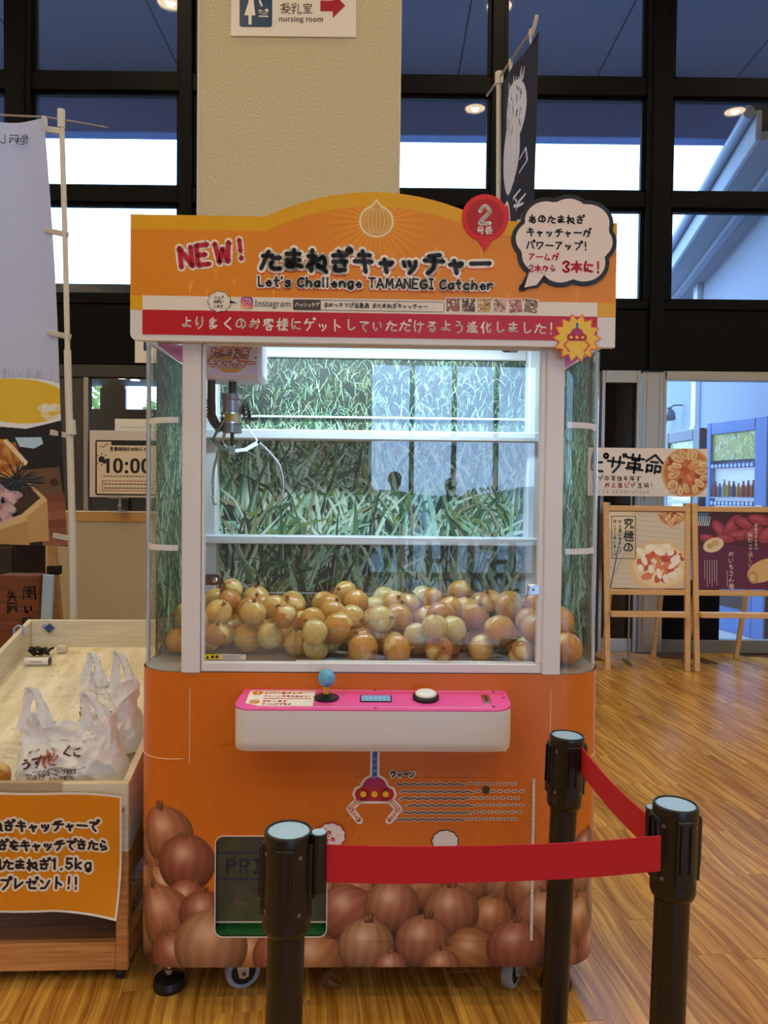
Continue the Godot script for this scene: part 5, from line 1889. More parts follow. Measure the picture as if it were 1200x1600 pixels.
func front_print(t: Node3D) -> void:
	# drawings on the base: grabber, wavy and dashed lines, little clouds
	var z := 0.0036
	grabber(t, Vector2(0.012, 0.615), 0.000519, z, true)
	var C := func(x: float, y: float) -> Vector2: return Vector2(0.012 + (x - 258.0) * 0.000519, 0.615 - (y - 690.0) * 0.000519)
	var rows := [[375, 745, 635, 765, 1020], [400, 790, 675, 810, 1065], [395, 765, 713, 785, 1040], [435, 790, 751, 808, 1065], [415, 780, 790, 800, 1055], [380, 750, 828, 770, 1025]]
	for q in [[0.0080, "print white", 0.0], [0.0030, "letter black", 0.0005]]:
		var b := MB.new()
		for r in rows:
			var line := PackedVector2Array()
			var n := int((r[1] - r[0]) / 9.0)
			for k in n + 1:
				var x := lerpf(r[0], r[1], k / float(n))
				line.append(C.call(x, r[2] + 5.0 * sin(x * 0.13)))
			ink(b, line, q[0], z + q[2], null, 6)
			for k in 7:
				var x := lerpf(r[3], r[4] - 18.0, k / 6.0)
				ink(b, PackedVector2Array([C.call(x, r[2] - 3.0), C.call(x + 18.0, r[2] - 4.0)]), q[0], z + q[2], null, 6)
		for p in [[0.011, 0]] if q[2] == 0.0 else [[0.0036, 1]]:
			write(b, "ウィ~ン", 0.0555, 0.664, 0.0165, p[0], z + q[2], 1.15)
		obj(t, "line_print", b, mat(q[1], k8(236, 228, 218) if q[2] == 0.0 else Color.BLACK, 0.4))
	for q in [[Vector2(-0.109, 0.497), 0.040, 0.036], [Vector2(0.212, 0.483), 0.037, 0.030]]:
		var o := MB.new()
		var pp := puff(q[0], q[1], q[2], 11, 0.12)
		o.prism(Geometry2D.offset_polygon(pp, 0.003)[0], 0, 0.0042, false)
		obj(t, "cloud_border", o, mat("print red" if q[0].x < 0 else "letter black", Color.BLACK))
		var i := MB.new()
		i.prism(pp, 0, 0.0047, false)
		obj(t, "cloud_print", i, mat("bubble white", Color.WHITE))
	var w := MB.new()
	write(w, "ドキ", -0.135, 0.498, 0.015, 0.003, 0.0052, 1.0, 0.5)
	write(w, "ドキ", -0.125, 0.479, 0.015, 0.003, 0.0052, 1.0, 0.5)
	for k in 3:
		w.disc(Vector3(-0.094 + k * 0.007, 0.496 + k * 0.003, 0.0052), 0.0013, 8)
	obj(t, "lettering", w, mat("card red", Color.BLACK))

func case_glass() -> StandardMaterial3D:
	var m := pane_mat("case glass", Color.WHITE, 0.008)
	m.metallic_specular = 0.7
	return m

# ---------------------------------------------------------------- onions in the case
func onion_meshes() -> Array:
	# bulb, dry neck and root tuft of unit radius; bulb shapes vary in squatness
	var out := []
	for v in 4:
		var b := MB.new()
		var sq: float = [0.90, 0.97, 0.84, 0.93][v]
		var prof := []
		for k in 17:
			var q := PI * k / 16.0
			var r := sin(q) * 0.985
			var y := -cos(q) * sq
			if q > 2.45:
				y += 0.10 * pow((q - 2.45) / 0.69, 2.0)
				r = maxf(r * (1.0 - 0.25 * (q - 2.45) / 0.69), 0.06)
			if k == 16:
				r = 0.0
			prof.append([r, y])
		var rows := []
		for q in prof:
			var row := PackedVector3Array()
			for j in 25:
				var a := TAU * j / 24.0
				var w: float = q[0] * (1.0 + 0.012 * sin(a * 5.0 + v) + 0.015 * sin(a * 2.0 + v * 2.0))
				row.append(Vector3(w * sin(a), q[1], w * cos(a)))
			rows.append(row)
		b.grid(rows, false, true)
		var n := MB.new()
		var rg := RandomNumberGenerator.new()
		rg.seed = v + 60
		for k in 7:
			var a := TAU * k / 7.0 + rg.randf() * 0.5
			var d := Vector3(cos(a), 0, sin(a))
			var s := Vector3(-sin(a), 0, cos(a)) * 0.095
			var p0 := Vector3(0, sq * 0.96, 0) + d * 0.10
			var p1 := p0 + d * rg.randf_range(-0.05, 0.05) + Vector3(0, 0.22, 0)
			var p2 := p1 + d * rg.randf_range(0.0, 0.16) + Vector3(0, rg.randf_range(0.06, 0.22), 0)
			n.quad(p0 - s, p0 + s, p1 + s * 0.7, p1 - s * 0.7)
			n.tri(p1 - s * 0.7, p1 + s * 0.7, p2)
		var t := MB.new()
		for k in 16:
			var a := TAU * k / 16.0
			var d := Vector3(cos(a), 0, sin(a)) * rg.randf_range(0.03, 0.11)
			var p := Vector3(d.x, -sq * 0.985, d.z)
			t.tri(p - Vector3(0.012, 0, 0), p + Vector3(0.012, 0, 0), p + d * 0.9 + Vector3(0, -0.07, 0))
		out.append([b.mesh(), n.mesh(), t.mesh()])
	return out

func skin_materials() -> Array:
	var out := []
	var rg := RandomNumberGenerator.new()
	rg.seed = 91
	for v in 5:
		var base: Color = [k8(216, 160, 80), k8(206, 146, 68), k8(222, 176, 100), k8(216, 186, 112), k8(194, 128, 60)][v]
		var c := Canvas.new(256, 96, base)
		for x in 256:
			var f := 0.5 + 0.5 * sin(x * 0.59 + 2.0 * sin(x * 0.11 + v))
			for y in 96:
				c.dot(x, y, base.lerp(base * 0.88, f * 0.3))
		for k in 60:
			var x := rg.randf() * 256.0
			c.line(Vector2(x, 0), Vector2(x + rg.randf_range(-5, 5), 95), 0.6, 0.6, base * rg.randf_range(0.66, 0.88), 0.32)
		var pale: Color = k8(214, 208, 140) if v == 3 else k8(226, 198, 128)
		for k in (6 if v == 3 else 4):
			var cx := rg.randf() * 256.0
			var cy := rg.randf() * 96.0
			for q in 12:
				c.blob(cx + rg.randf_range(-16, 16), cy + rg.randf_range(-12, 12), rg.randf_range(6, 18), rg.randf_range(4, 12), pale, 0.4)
		for k in 40:
			c.blob(rg.randf() * 256, rg.randf() * 96, 1.2, 1.2, k8(120, 76, 40), 0.4)
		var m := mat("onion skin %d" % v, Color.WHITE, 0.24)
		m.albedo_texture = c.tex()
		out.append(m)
	return out

func onions() -> void:
	var meshes := onion_meshes()
	var skins := skin_materials()
	var dry := mat("dry neck", k8(160, 108, 56), 0.8)
	var roots := mat("dry roots", k8(150, 116, 76), 0.9)
	var rg := RandomNumberGenerator.new()
	rg.seed = 2024
	var placed := []
	for k in 300:
		var r := rg.randf_range(0.039, 0.051)
		var best := Vector3.ZERO
		var low := 9.0
		for c in 140:
			var p := Vector3(rg.randf_range(-0.635 + r, 0.635 - r), 0.958 + r, rg.randf_range(-0.568 + r, -0.032 - r))
			if p.x < -0.212 + r and p.z > -0.138 - r:
				continue
			for o in placed:
				var d := Vector2(o[0].x - p.x, o[0].z - p.z).length()
				var s: float = o[1] + r + 0.0006
				if d < s:
					p.y = maxf(p.y, o[0].y + sqrt(s * s - d * d))
			var cost := p.y + (p.z + 0.6) * 0.13
			if cost < low:
				low = cost
				best = p
		if best.y + r > 1.175 - (best.z + 0.57) * 0.12 or low > 8.0 or placed.size() >= 165:
			continue
		placed.append([best, r])
	var top := {}
	for i in placed.size():
		var p: Vector3 = placed[i][0]
		var r: float = placed[i][1]
		var w := machine.transform * p
		var kind := rg.randi() % 5
		var on_top := p.y - r > 1.01
		var word: String = ["golden", "amber", "straw-coloured", "pale", "brown"][kind]
		var where_x := "at the left" if p.x < -0.25 else ("at the right" if p.x > 0.25 else "in the middle")
		var place := "on top of the pile" if on_top else ("in the front row" if p.z > -0.2 else ("in the back rows" if p.z < -0.42 else "amid the pile"))
		var o := thing("onion", "%s onion %s %s of the claw machine" % [word, place, where_x], "onion", w, 0.0, "%s onions %s %s" % [word, place, where_x])
		var v := rg.randi() % 4
		# most lie on their side with the neck towards the glass or up
		var tilt := rg.randf_range(0.1, 1.7)
		var sp := rg.randf_range(-1.9, 1.9)
		o.transform = Transform3D((Basis(Vector3.UP, sp) * Basis(Vector3.RIGHT, tilt) * Basis(Vector3.UP, rg.randf() * TAU)).scaled(Vector3.ONE * r * 0.992), w)
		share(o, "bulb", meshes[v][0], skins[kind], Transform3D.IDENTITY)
		share(o, "neck", meshes[v][1], dry, Transform3D.IDENTITY)
		share(o, "root_tuft", meshes[v][2], roots, Transform3D.IDENTITY)
	# the single onion left on the cart
	var c := thing("onion", "single onion lying in the front left of the wooden cart tray", "onion", Vector3(-1.18, 0.578, -0.09))
	c.transform = Transform3D((Basis(Vector3.BACK, 0.9) * Basis(Vector3.RIGHT, 0.3)).scaled(Vector3.ONE * 0.046), c.position)
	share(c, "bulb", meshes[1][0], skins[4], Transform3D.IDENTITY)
	share(c, "neck", meshes[1][1], dry, Transform3D.IDENTITY)
	share(c, "root_tuft", meshes[1][2], roots, Transform3D.IDENTITY)
	# dry skin on the floor under the machine
	var sk := thing("onion_skin", "scrap of dry onion skin on the floor under the claw machine", "onion skin", Vector3(-0.15, 0.001, 0.0))
	var f := MB.new()
	skin_flake(f, Vector3(0, 0.012, 0), 0.03, rg)
	skin_flake(f, Vector3(0.02, 0.010, 0.01), 0.02, rg)
	f.tube([Vector3(0.01, 0.004, 0.01), Vector3(0.05, 0.008, 0.02), Vector3(0.075, 0.006, 0.015)], 0.0015, 0.0008, 6)
	obj(sk, "flake", f, mat("brown skin", k8(150, 100, 60), 0.7))

# ---------------------------------------------------------------- belt posts
func belt_post(at: Vector3, lean: float, label: String, turn: float) -> Node3D:
	var black := mat("post black", k8(13, 13, 14), 0.33)
	var t := thing("belt_post", label, "belt post", at, turn, "black belt posts")
	t.rotation = Vector3(0, turn, lean)
	var b := MB.new()
	b.turned([[0.0, 0.0], [0.165, 0.0], [0.17, 0.006], [0.165, 0.018], [0.05, 0.032], [0.034, 0.05]], 36)
	obj(t, "base_plate", b, black)
	var p := MB.new()
	p.turned([[0.0305, 0.03], [0.0305, 0.76]], 28)
	obj(t, "tube", p, black)
	var h := MB.new()
	h.lathe([[0.0305, 0.742], [0.036, 0.744], [0.0395, 0.752], [0.0395, 0.758]], 32)
	h.turned([[0.0395, 0.758], [0.0395, 0.898]], 32)
	h.lathe([[0.0395, 0.898], [0.0395, 0.906], [0.0375, 0.909], [0.0350, 0.909], [0.0350, 0.906]], 32)
	var ho := obj(t, "belt_head", h, black)
	var c := MB.new()
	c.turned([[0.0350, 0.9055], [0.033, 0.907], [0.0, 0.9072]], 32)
	obj(ho, "sky_tinted_cap", c, mat("sky tinted cap", k8(172, 206, 236), 0.28, 0.1), "pale metallic cap, its blue sky reflection put into the colour")  # light blue of the mirrored sky is painted into the cap colour
	# receiver slots on four sides, small screws
	for k in 4:
		var s := MB.new()
		s.t = Transform3D(Basis(Vector3.UP, PI / 2 * k), Vector3.ZERO)
		s.box(Vector3(-0.016, 0.775, 0.034), Vector3(0.016, 0.892, 0.0425), 0.002)
		s.box(Vector3(-0.0105, 0.80, 0.0425), Vector3(-0.0065, 0.885, 0.0465), 0.001)
		s.box(Vector3(0.0065, 0.80, 0.0425), Vector3(0.0105, 0.885, 0.0465), 0.001)
		obj(ho, "belt_slot", s, black)
		for y in [0.785, 0.878]:
			var w := MB.new()
			w.t = Transform3D(Basis(Vector3.UP, PI / 2 * k + 0.62) * Basis(Vector3.RIGHT, PI / 2), Vector3(0.0395 * sin(PI / 2 * k + 0.62), y, 0.0395 * cos(PI / 2 * k + 0.62)))
			w.turned([[0.0035, 0.0], [0.0035, 0.0012], [0.0, 0.0014]], 10)
			obj(ho, "screw", w, mat("screw grey", k8(120, 118, 112), 0.4, 0.6))
	return t

func belt_posts() -> void:
	var red := mat("belt red", k8(188, 0, 20), 0.75)
	red.rim_enabled = true
	red.rim = 0.3
	var near_right := belt_post(Vector3(0.513, 0, 0.86), -0.018, "black belt post nearest at the right, a red belt leaving it to the left", 0.1)
	var back := belt_post(Vector3(0.400, 0, 0.48), -0.030, "black belt post standing back by the claw machine's right corner", 0.15)
	var left := belt_post(Vector3(-0.166, 0, 0.98), -0.018, "black belt post in front of the prize opening", 0.0)
	for q in [[near_right, Vector3(0.488, 0.838, 0.900), Vector3(-0.088, 0.856, 0.985), 0.031], [back, Vector3(0.449, 0.866, 0.492), Vector3(0.494, 0.842, 0.83), 0.029]]:
		# a belt belongs to the post it is pulled from
		var b := MB.new()
		var p0: Vector3 = q[1]
		var p1: Vector3 = q[2]
		var rows := []
		for s in [-1.0, 1.0]:
			var row := PackedVector3Array()
			for k in 17:
				var f := k / 16.0
				row.append(p0.lerp(p1, f) + Vector3(0, q[3] * s - 0.010 * sin(f * PI), 0.0015 * sin(f * 9.0)))
			rows.append(row)
		var side := (p1 - p0).cross(Vector3.UP).normalized() * 0.0012
		for sg in [-1.0, 1.0]:
			var shifted := []
			for row in rows:
				var r2 := PackedVector3Array()
				for p in row:
					r2.append(p + side * sg)
				shifted.append(r2)
			b.grid(shifted, sg > 0)
		for e in [0, 1]:
			for k in 16:
				b.quad(rows[e][k] - side, rows[e][k + 1] - side, rows[e][k + 1] + side, rows[e][k] + side)
		b.t = Transform3D.IDENTITY
		var inv: Transform3D = (q[0] as Node3D).transform.affine_inverse()
		for i in b.v.size():
			b.v[i] = inv * b.v[i]
			b.n[i] = (inv.basis * b.n[i]).normalized()
		obj(q[0], "belt", b, red, "taut red belt")
		# end clip hooked into the next post
		var c := MB.new()
		c.t = inv
		var e := p1 + (Vector3(-0.012, 0.002, 0) if q[0] == near_right else Vector3(0.004, 0, 0.004))
		c.tube([e - Vector3(0, 0.048, 0), e + Vector3(0, 0.048, 0)], 0.0135, -1, 16)
		var co := obj(q[0], "belt_clip", c, mat("post black", Color.BLACK))
		var cc := MB.new()
		cc.t = inv * Transform3D(Basis.IDENTITY, e + Vector3(0, 0.048, 0))
		cc.turned([[0.0, 0.0], [0.0115, 0.0], [0.0115, 0.002], [0.0, 0.0022]], 16)
		obj(co, "clip_cap", cc, mat("sky tinted cap", Color.BLACK))

# ---------------------------------------------------------------- wooden cart
func wood_mat(called: String, base: Color, dark: Color, rough: float, sc: Vector3) -> StandardMaterial3D:
	if mats.has(called):
		return mats[called]
	var c := Canvas.new(256, 256, base)
	var fn := FastNoiseLite.new()
	fn.seed = called.hash() % 1000
	fn.frequency = 0.02
	for y in 256:
		for x in 256:
			var q := clampf(0.5 + fn.get_noise_2d(x * 0.35, y * 5.0) * 0.9 + fn.get_noise_2d(x * 1.2 + 90.0, y * 14.0) * 0.3, 0, 1)
			c.dot(x, y, dark.lerp(base, q))
	var m := mat(called, Color.WHITE, rough)
	m.albedo_texture = c.tex()
	m.uv1_triplanar = true
	m.uv1_scale = sc
	return m

func cart() -> void:
	var t := thing("display_cart", "wooden display cart with a sloping open tray, left of the claw machine", "cart", Vector3(-0.741, 0, 0.006), 0.05)
	var pine := wood_mat("cart pine", k8(214, 150, 84), k8(176, 112, 56), 0.5, Vector3(1.6, 2.4, 1.6))
	var pale := wood_mat("cart pale board", k8(228, 218, 192), k8(212, 198, 168), 0.6, Vector3(1.2, 1.6, 1.2))
	var w := 0.74
	var dp := 1.1
	var sl := 0.267
	var y := func(z: float, h: float) -> float: return h - z * sl
	# tray boards
	box_part(t, "front_board", Vector3(-w, 0.39, -0.02), Vector3(0.0, 0.602, 0.0), pale, 0.003)
	for x in [-w, -0.02]:
		var b := MB.new()
		b.t = Transform3D(Basis(Vector3.UP, -PI / 2), Vector3(x + 0.02, 0, 0))
		b.prism(PackedVector2Array([Vector2(-dp, 0.39 + dp * sl), Vector2(-0.02, 0.39), Vector2(-0.02, 0.602), Vector2(-dp, 0.602 + dp * sl)]), 0.0, 0.02)
		obj(t, "side_board", b, pale)
	box_part(t, "back_board", Vector3(-w + 0.02, 0.72, -dp), Vector3(-0.02, 0.602 + dp * sl, -dp + 0.02), pale, 0.003)
	var fl := MB.new()
	fl.quad(Vector3(-w + 0.02, 0.49, -0.02), Vector3(-0.02, 0.49, -0.02), Vector3(-0.02, y.call(-dp + 0.02, 0.49), -dp + 0.02), Vector3(-w + 0.02, y.call(-dp + 0.02, 0.49), -dp + 0.02))
	fl.quad(Vector3(-w + 0.02, 0.475, -0.02), Vector3(-w + 0.02, y.call(-dp + 0.02, 0.475), -dp + 0.02), Vector3(-0.02, y.call(-dp + 0.02, 0.475), -dp + 0.02), Vector3(-0.02, 0.475, -0.02))
	var c := Canvas.new(420, 700, k8(232, 216, 164))
	var rg := RandomNumberGenerator.new()
	rg.seed = 55
	var fn := FastNoiseLite.new()
	fn.seed = 5
	fn.frequency = 0.012
	for yy in 700:
		for x in 420:
			c.dot(x, yy, k8(220, 208, 176).lerp(k8(240, 232, 208), clampf(0.5 + fn.get_noise_2d(x * 2.0, yy * 0.5) + 0.4 * fn.get_noise_2d(x * 9.0, yy * 2.0), 0, 1)))
	for k in 140:
		var p := Vector2(rg.randf() * 420, rg.randf() * 700)
		var col := k8(120, 96, 60).lerp(k8(170, 140, 88), rg.randf())
		if k % 3 == 0:
			c.line(p, p + Vector2(rg.randf_range(-26, 26), rg.randf_range(-10, 10)), 1.0, 2.2, col, 0.5)
		else:
			c.blob(p.x, p.y, rg.randf_range(1, 5), rg.randf_range(1, 2.5), col, 0.5, rg.randf() * 3.0)
	for k in 20:
		var p := Vector2(rg.randf() * 420, rg.randf() * 700)
		for q in 8:
			c.blob(p.x + rg.randf_range(-30, 30), p.y + rg.randf_range(-18, 18), rg.randf_range(6, 20), rg.randf_range(3, 8), k8(196, 178, 130), 0.16)
	obj(t, "tray_floor", fl, textured("stained tray board", c.tex(), 0.55), "cream tray floor with dark scuffs")
	# frame: legs, rails, lower shelf
	for q in [[-0.036, 0.0, -0.04, 0.0], [-w, -w + 0.036, -0.04, 0.0], [-0.036, 0.0, -dp, -dp + 0.04], [-w, -w + 0.036, -dp, -dp + 0.04]]:
		box_part(t, "leg", Vector3(q[0], 0.042, q[2]), Vector3(q[1], 0.40 if q[3] == 0.0 else 0.40 + dp * sl, q[3]), pine, 0.003)
	box_part(t, "apron_strip", Vector3(-w, 0.515, 0.0), Vector3(-0.01, 0.53, 0.006), pine, 0.002)
	box_part(t, "bottom_rail", Vector3(-w + 0.036, 0.042, -0.03), Vector3(-0.036, 0.124, -0.004), pine, 0.003)
	box_part(t, "bottom_rail", Vector3(-w + 0.036, 0.042, -dp), Vector3(-0.036, 0.124, -dp + 0.03), pine, 0.003)
	for x in [-0.03, -w + 0.004]:
		box_part(t, "side_rail", Vector3(x, 0.042, -dp + 0.04), Vector3(x + 0.026, 0.124, -0.04), pine, 0.003)
		box_part(t, "side_rail", Vector3(x, 0.30, -dp + 0.04), Vector3(x + 0.026, 0.40, -0.04), pine, 0.003)
		box_part(t, "side_rail", Vector3(x, 0.19, -dp + 0.04), Vector3(x + 0.02, 0.206, -0.04), pine, 0.003)
	box_part(t, "middle_rail", Vector3(-w + 0.036, 0.19, -dp), Vector3(-0.036, 0.206, -dp + 0.03), pine, 0.003)
	var shelf := wood_mat("shelf wood", k8(150, 112, 72), k8(116, 84, 52), 0.6, Vector3(1.4, 1.4, 1.4))
	for k in 6:
		box_part(t, "shelf_board", Vector3(-w + 0.01, 0.10, -dp + 0.03 + k * 0.172), Vector3(-0.034, 0.114, -dp + 0.198 + k * 0.172), shelf, 0.002)
	var bo := MB.new()
	for p in [Vector3(0.001, 0.06, -0.02), Vector3(0.001, 0.10, -0.02)]:
		bo.t = Transform3D(Basis(Vector3.BACK, -PI / 2), p)
		bo.turned([[0.005, 0.0], [0.005, 0.002], [0.0, 0.003]], 10)
	obj(t, "bolt", bo, black_of())
	for p in [Vector3(-0.03, 0, -0.035), Vector3(-w + 0.03, 0, -0.035), Vector3(-0.03, 0, -dp + 0.05), Vector3(-w + 0.03, 0, -dp + 0.05)]:
		var cs := MB.new()
		cs.t = Transform3D(Basis(Vector3.BACK, PI / 2), p + Vector3(0, 0.02, 0))
		cs.turned([[0.0, -0.01], [0.02, -0.01], [0.02, 0.01], [0.0, 0.01]], 16)
		cs.t = Transform3D.IDENTITY
		cs.box(p + Vector3(-0.014, 0.022, -0.014), p + Vector3(0.014, 0.042, 0.014), 0.002)
		obj(t, "caster", cs, black_of())
	# brown tape over the front rim
	var tp := MB.new()
	tp.box(Vector3(-0.40, 0.56, -0.0005), Vector3(-0.19, 0.6035, 0.0012))
	tp.box(Vector3(-0.40, 0.602, -0.021), Vector3(-0.19, 0.6036, 0.0012))
	obj(t, "packing_tape", tp, mat("tape tan", k8(188, 166, 134), 0.3))
	# things in the tray
	var here := t.transform
	var hook := thing("blue_hook", "small pale blue plastic hook on the rim at the tray's back left corner", "hook", here * Vector3(-w + 0.01, 0.868, -1.0))
	var hb := MB.new()
	hb.tube([Vector3(-0.028, -0.03, 0), Vector3(-0.026, 0.006, 0), Vector3(-0.01, 0.018, 0), Vector3(0.012, 0.012, 0), Vector3(0.018, -0.02, 0)], 0.005, -1, 8)
	obj(hook, "hook_wire", hb, mat("pale blue plastic", k8(150, 170, 214), 0.4))
	var clipt := thing("blue_clip", "little dark blue clip on the tray's back board", "clip", here * Vector3(-w + 0.10, 0.862, -dp + 0.022), 0.05)
	var cb := MB.new()
	cb.prism(PackedVector2Array([Vector2(-0.022, 0.0), Vector2(0.0, -0.02), Vector2(0.022, 0.0), Vector2(0.0, 0.02)]), 0.0, 0.008)
	obj(clipt, "clip_body", cb, mat("navy plastic", k8(58, 70, 110), 0.4))
	var clb := MB.new()
	clb.prism(PackedVector2Array([Vector2(-0.034, 0.006), Vector2(-0.022, 0.0), Vector2(-0.01, 0.012), Vector2(-0.022, 0.02)]), 0.0, 0.009)
	obj(clipt, "clip_tongue", clb, mat("pale blue plastic", Color.BLACK))
	var roll := thing("label_roll", "white printed roll lying at the back left of the tray", "roll", here * Vector3(-0.63, y.call(-0.93, 0.49) + 0.016, -0.92), 0.10)
	var rb := MB.new()
	rb.tube([Vector3(-0.048, 0, 0), Vector3(0.048, 0, 0)], 0.0155, -1, 18)
	obj(roll, "paper_roll", rb, mat("band white", Color.WHITE))
	var rw := MB.new()
	for k in 7:
		rw.box(Vector3(-0.02 + k * 0.0065, -0.002, 0.0152), Vector3(-0.016 + k * 0.0065, 0.002, 0.0160))
	rw.tube([Vector3(0.048, 0, 0), Vector3(0.0525, 0, 0)], 0.0157, -1, 18)
	obj(roll, "roll_print", rw, mat("letter black", Color.BLACK))
	var strap := thing("black_strap", "crumpled black strap behind the white roll in the tray", "strap", here * Vector3(-0.645, y.call(-1.0, 0.49) + 0.012, -0.99))
	var sb := MB.new()
	var path := []
	for k in 26:
		path.append(Vector3(-0.045 + 0.0036 * k + 0.012 * sin(k * 1.9), 0.012 + 0.014 * sin(k * 1.1), 0.012 * cos(k * 1.5)))
	sb.tube(path, 0.0075, 0.005, 8)
	obj(strap, "strap_loop", sb, black_of())
	var blk := thing("wood_offcut", "small wooden offcut beside the black strap in the tray", "offcut", here * Vector3(-0.57, y.call(-1.03, 0.4925), -1.03), 0.2)
	box_part(blk, "block", Vector3(-0.02, 0, -0.015), Vector3(0.02, 0.03, 0.015), pale, 0.003)
	placard()
	bag(here * Vector3(-0.225, y.call(-0.15, 0.492), -0.15), 0.03, 0.31, 0.15, 0.225, 7, "white plastic carrier bag with brown print, at the front of the cart tray", true)
	bag(here * Vector3(-0.16, y.call(-0.36, 0.494), -0.36), -0.35, 0.21, 0.13, 0.24, 19, "taller white plastic carrier bag standing behind the other one in the tray", false)

func placard() -> void:
	var t := thing("cart_placard", "orange laminated placard with black Japanese lettering taped to the cart front", "placard", Vector3(-0.741, 0.015, 0.024), 0.05)
	var map := func(lift: float) : return func(p: Vector2) -> Vector3:
		var q := clampf((0.40 - p.y) / 0.17, 0, 1)
		var e := clampf((p.x + 0.20) / 0.19, 0, 1)
		return Vector3(p.x, p.y - 0.016 * e * e + 0.005 * sin(p.x * 9.0), 0.004 + 0.035 * q * q * (0.5 + e) + 0.006 * sin(p.x * 14.0) + lift)
	for q in [[0.0, 0.0, "placard white", k8(232, 224, 212)], [0.006, 0.0012, "placard orange", k8(214, 132, 24)]]:
		var rows := []
		for i in 13:
			var row := PackedVector3Array()
			for j in 21:
				var p := Vector2(lerpf(-0.55 + q[0], -0.012 - q[0], j / 20.0), lerpf(0.232 + q[0], 0.572 - q[0], i / 12.0))
				row.append(map.call(q[1]).call(p))
			rows.append(row)
		var b := MB.new()
		b.grid(rows)
		if q[0] == 0.0:
			var back := []
			for r in rows:
				var row := PackedVector3Array()
				for p in r:
					row.append(p - Vector3(0, 0, 0.0012))
				back.append(row)
			b.grid(back, true)
		obj(t, "sheet" if q[0] == 0.0 else "orange_print", b, mat(q[2], q[3], 0.25))
	for q in [[0.0190, 0.0022, "placard pale", k8(232, 218, 196)], [0.0066, 0.0032, "letter black", Color.BLACK]]:
		var w := MB.new()
		var m = map.call(q[1])
		write(w, "ねぎキャッチャーで", -0.376, 0.462, 0.0300, q[0], 0, 1.12, 0.0, 0.05, m)
		write(w, "ねぎをキャッチできたら", -0.391, 0.406, 0.0290, q[0], 0, 1.08, 0.0, 0.05, m)
		write(w, "風たまねぎ1.5kg", -0.379, 0.350, 0.0300, q[0], 0, 1.12, 0.0, 0.05, m)
		write(w, "プレゼント!!", -0.352, 0.296, 0.0310, q[0], 0, 1.18, 0.0, 0.05, m)
		obj(t, "lettering", w, mat(q[2], q[3], 0.4))

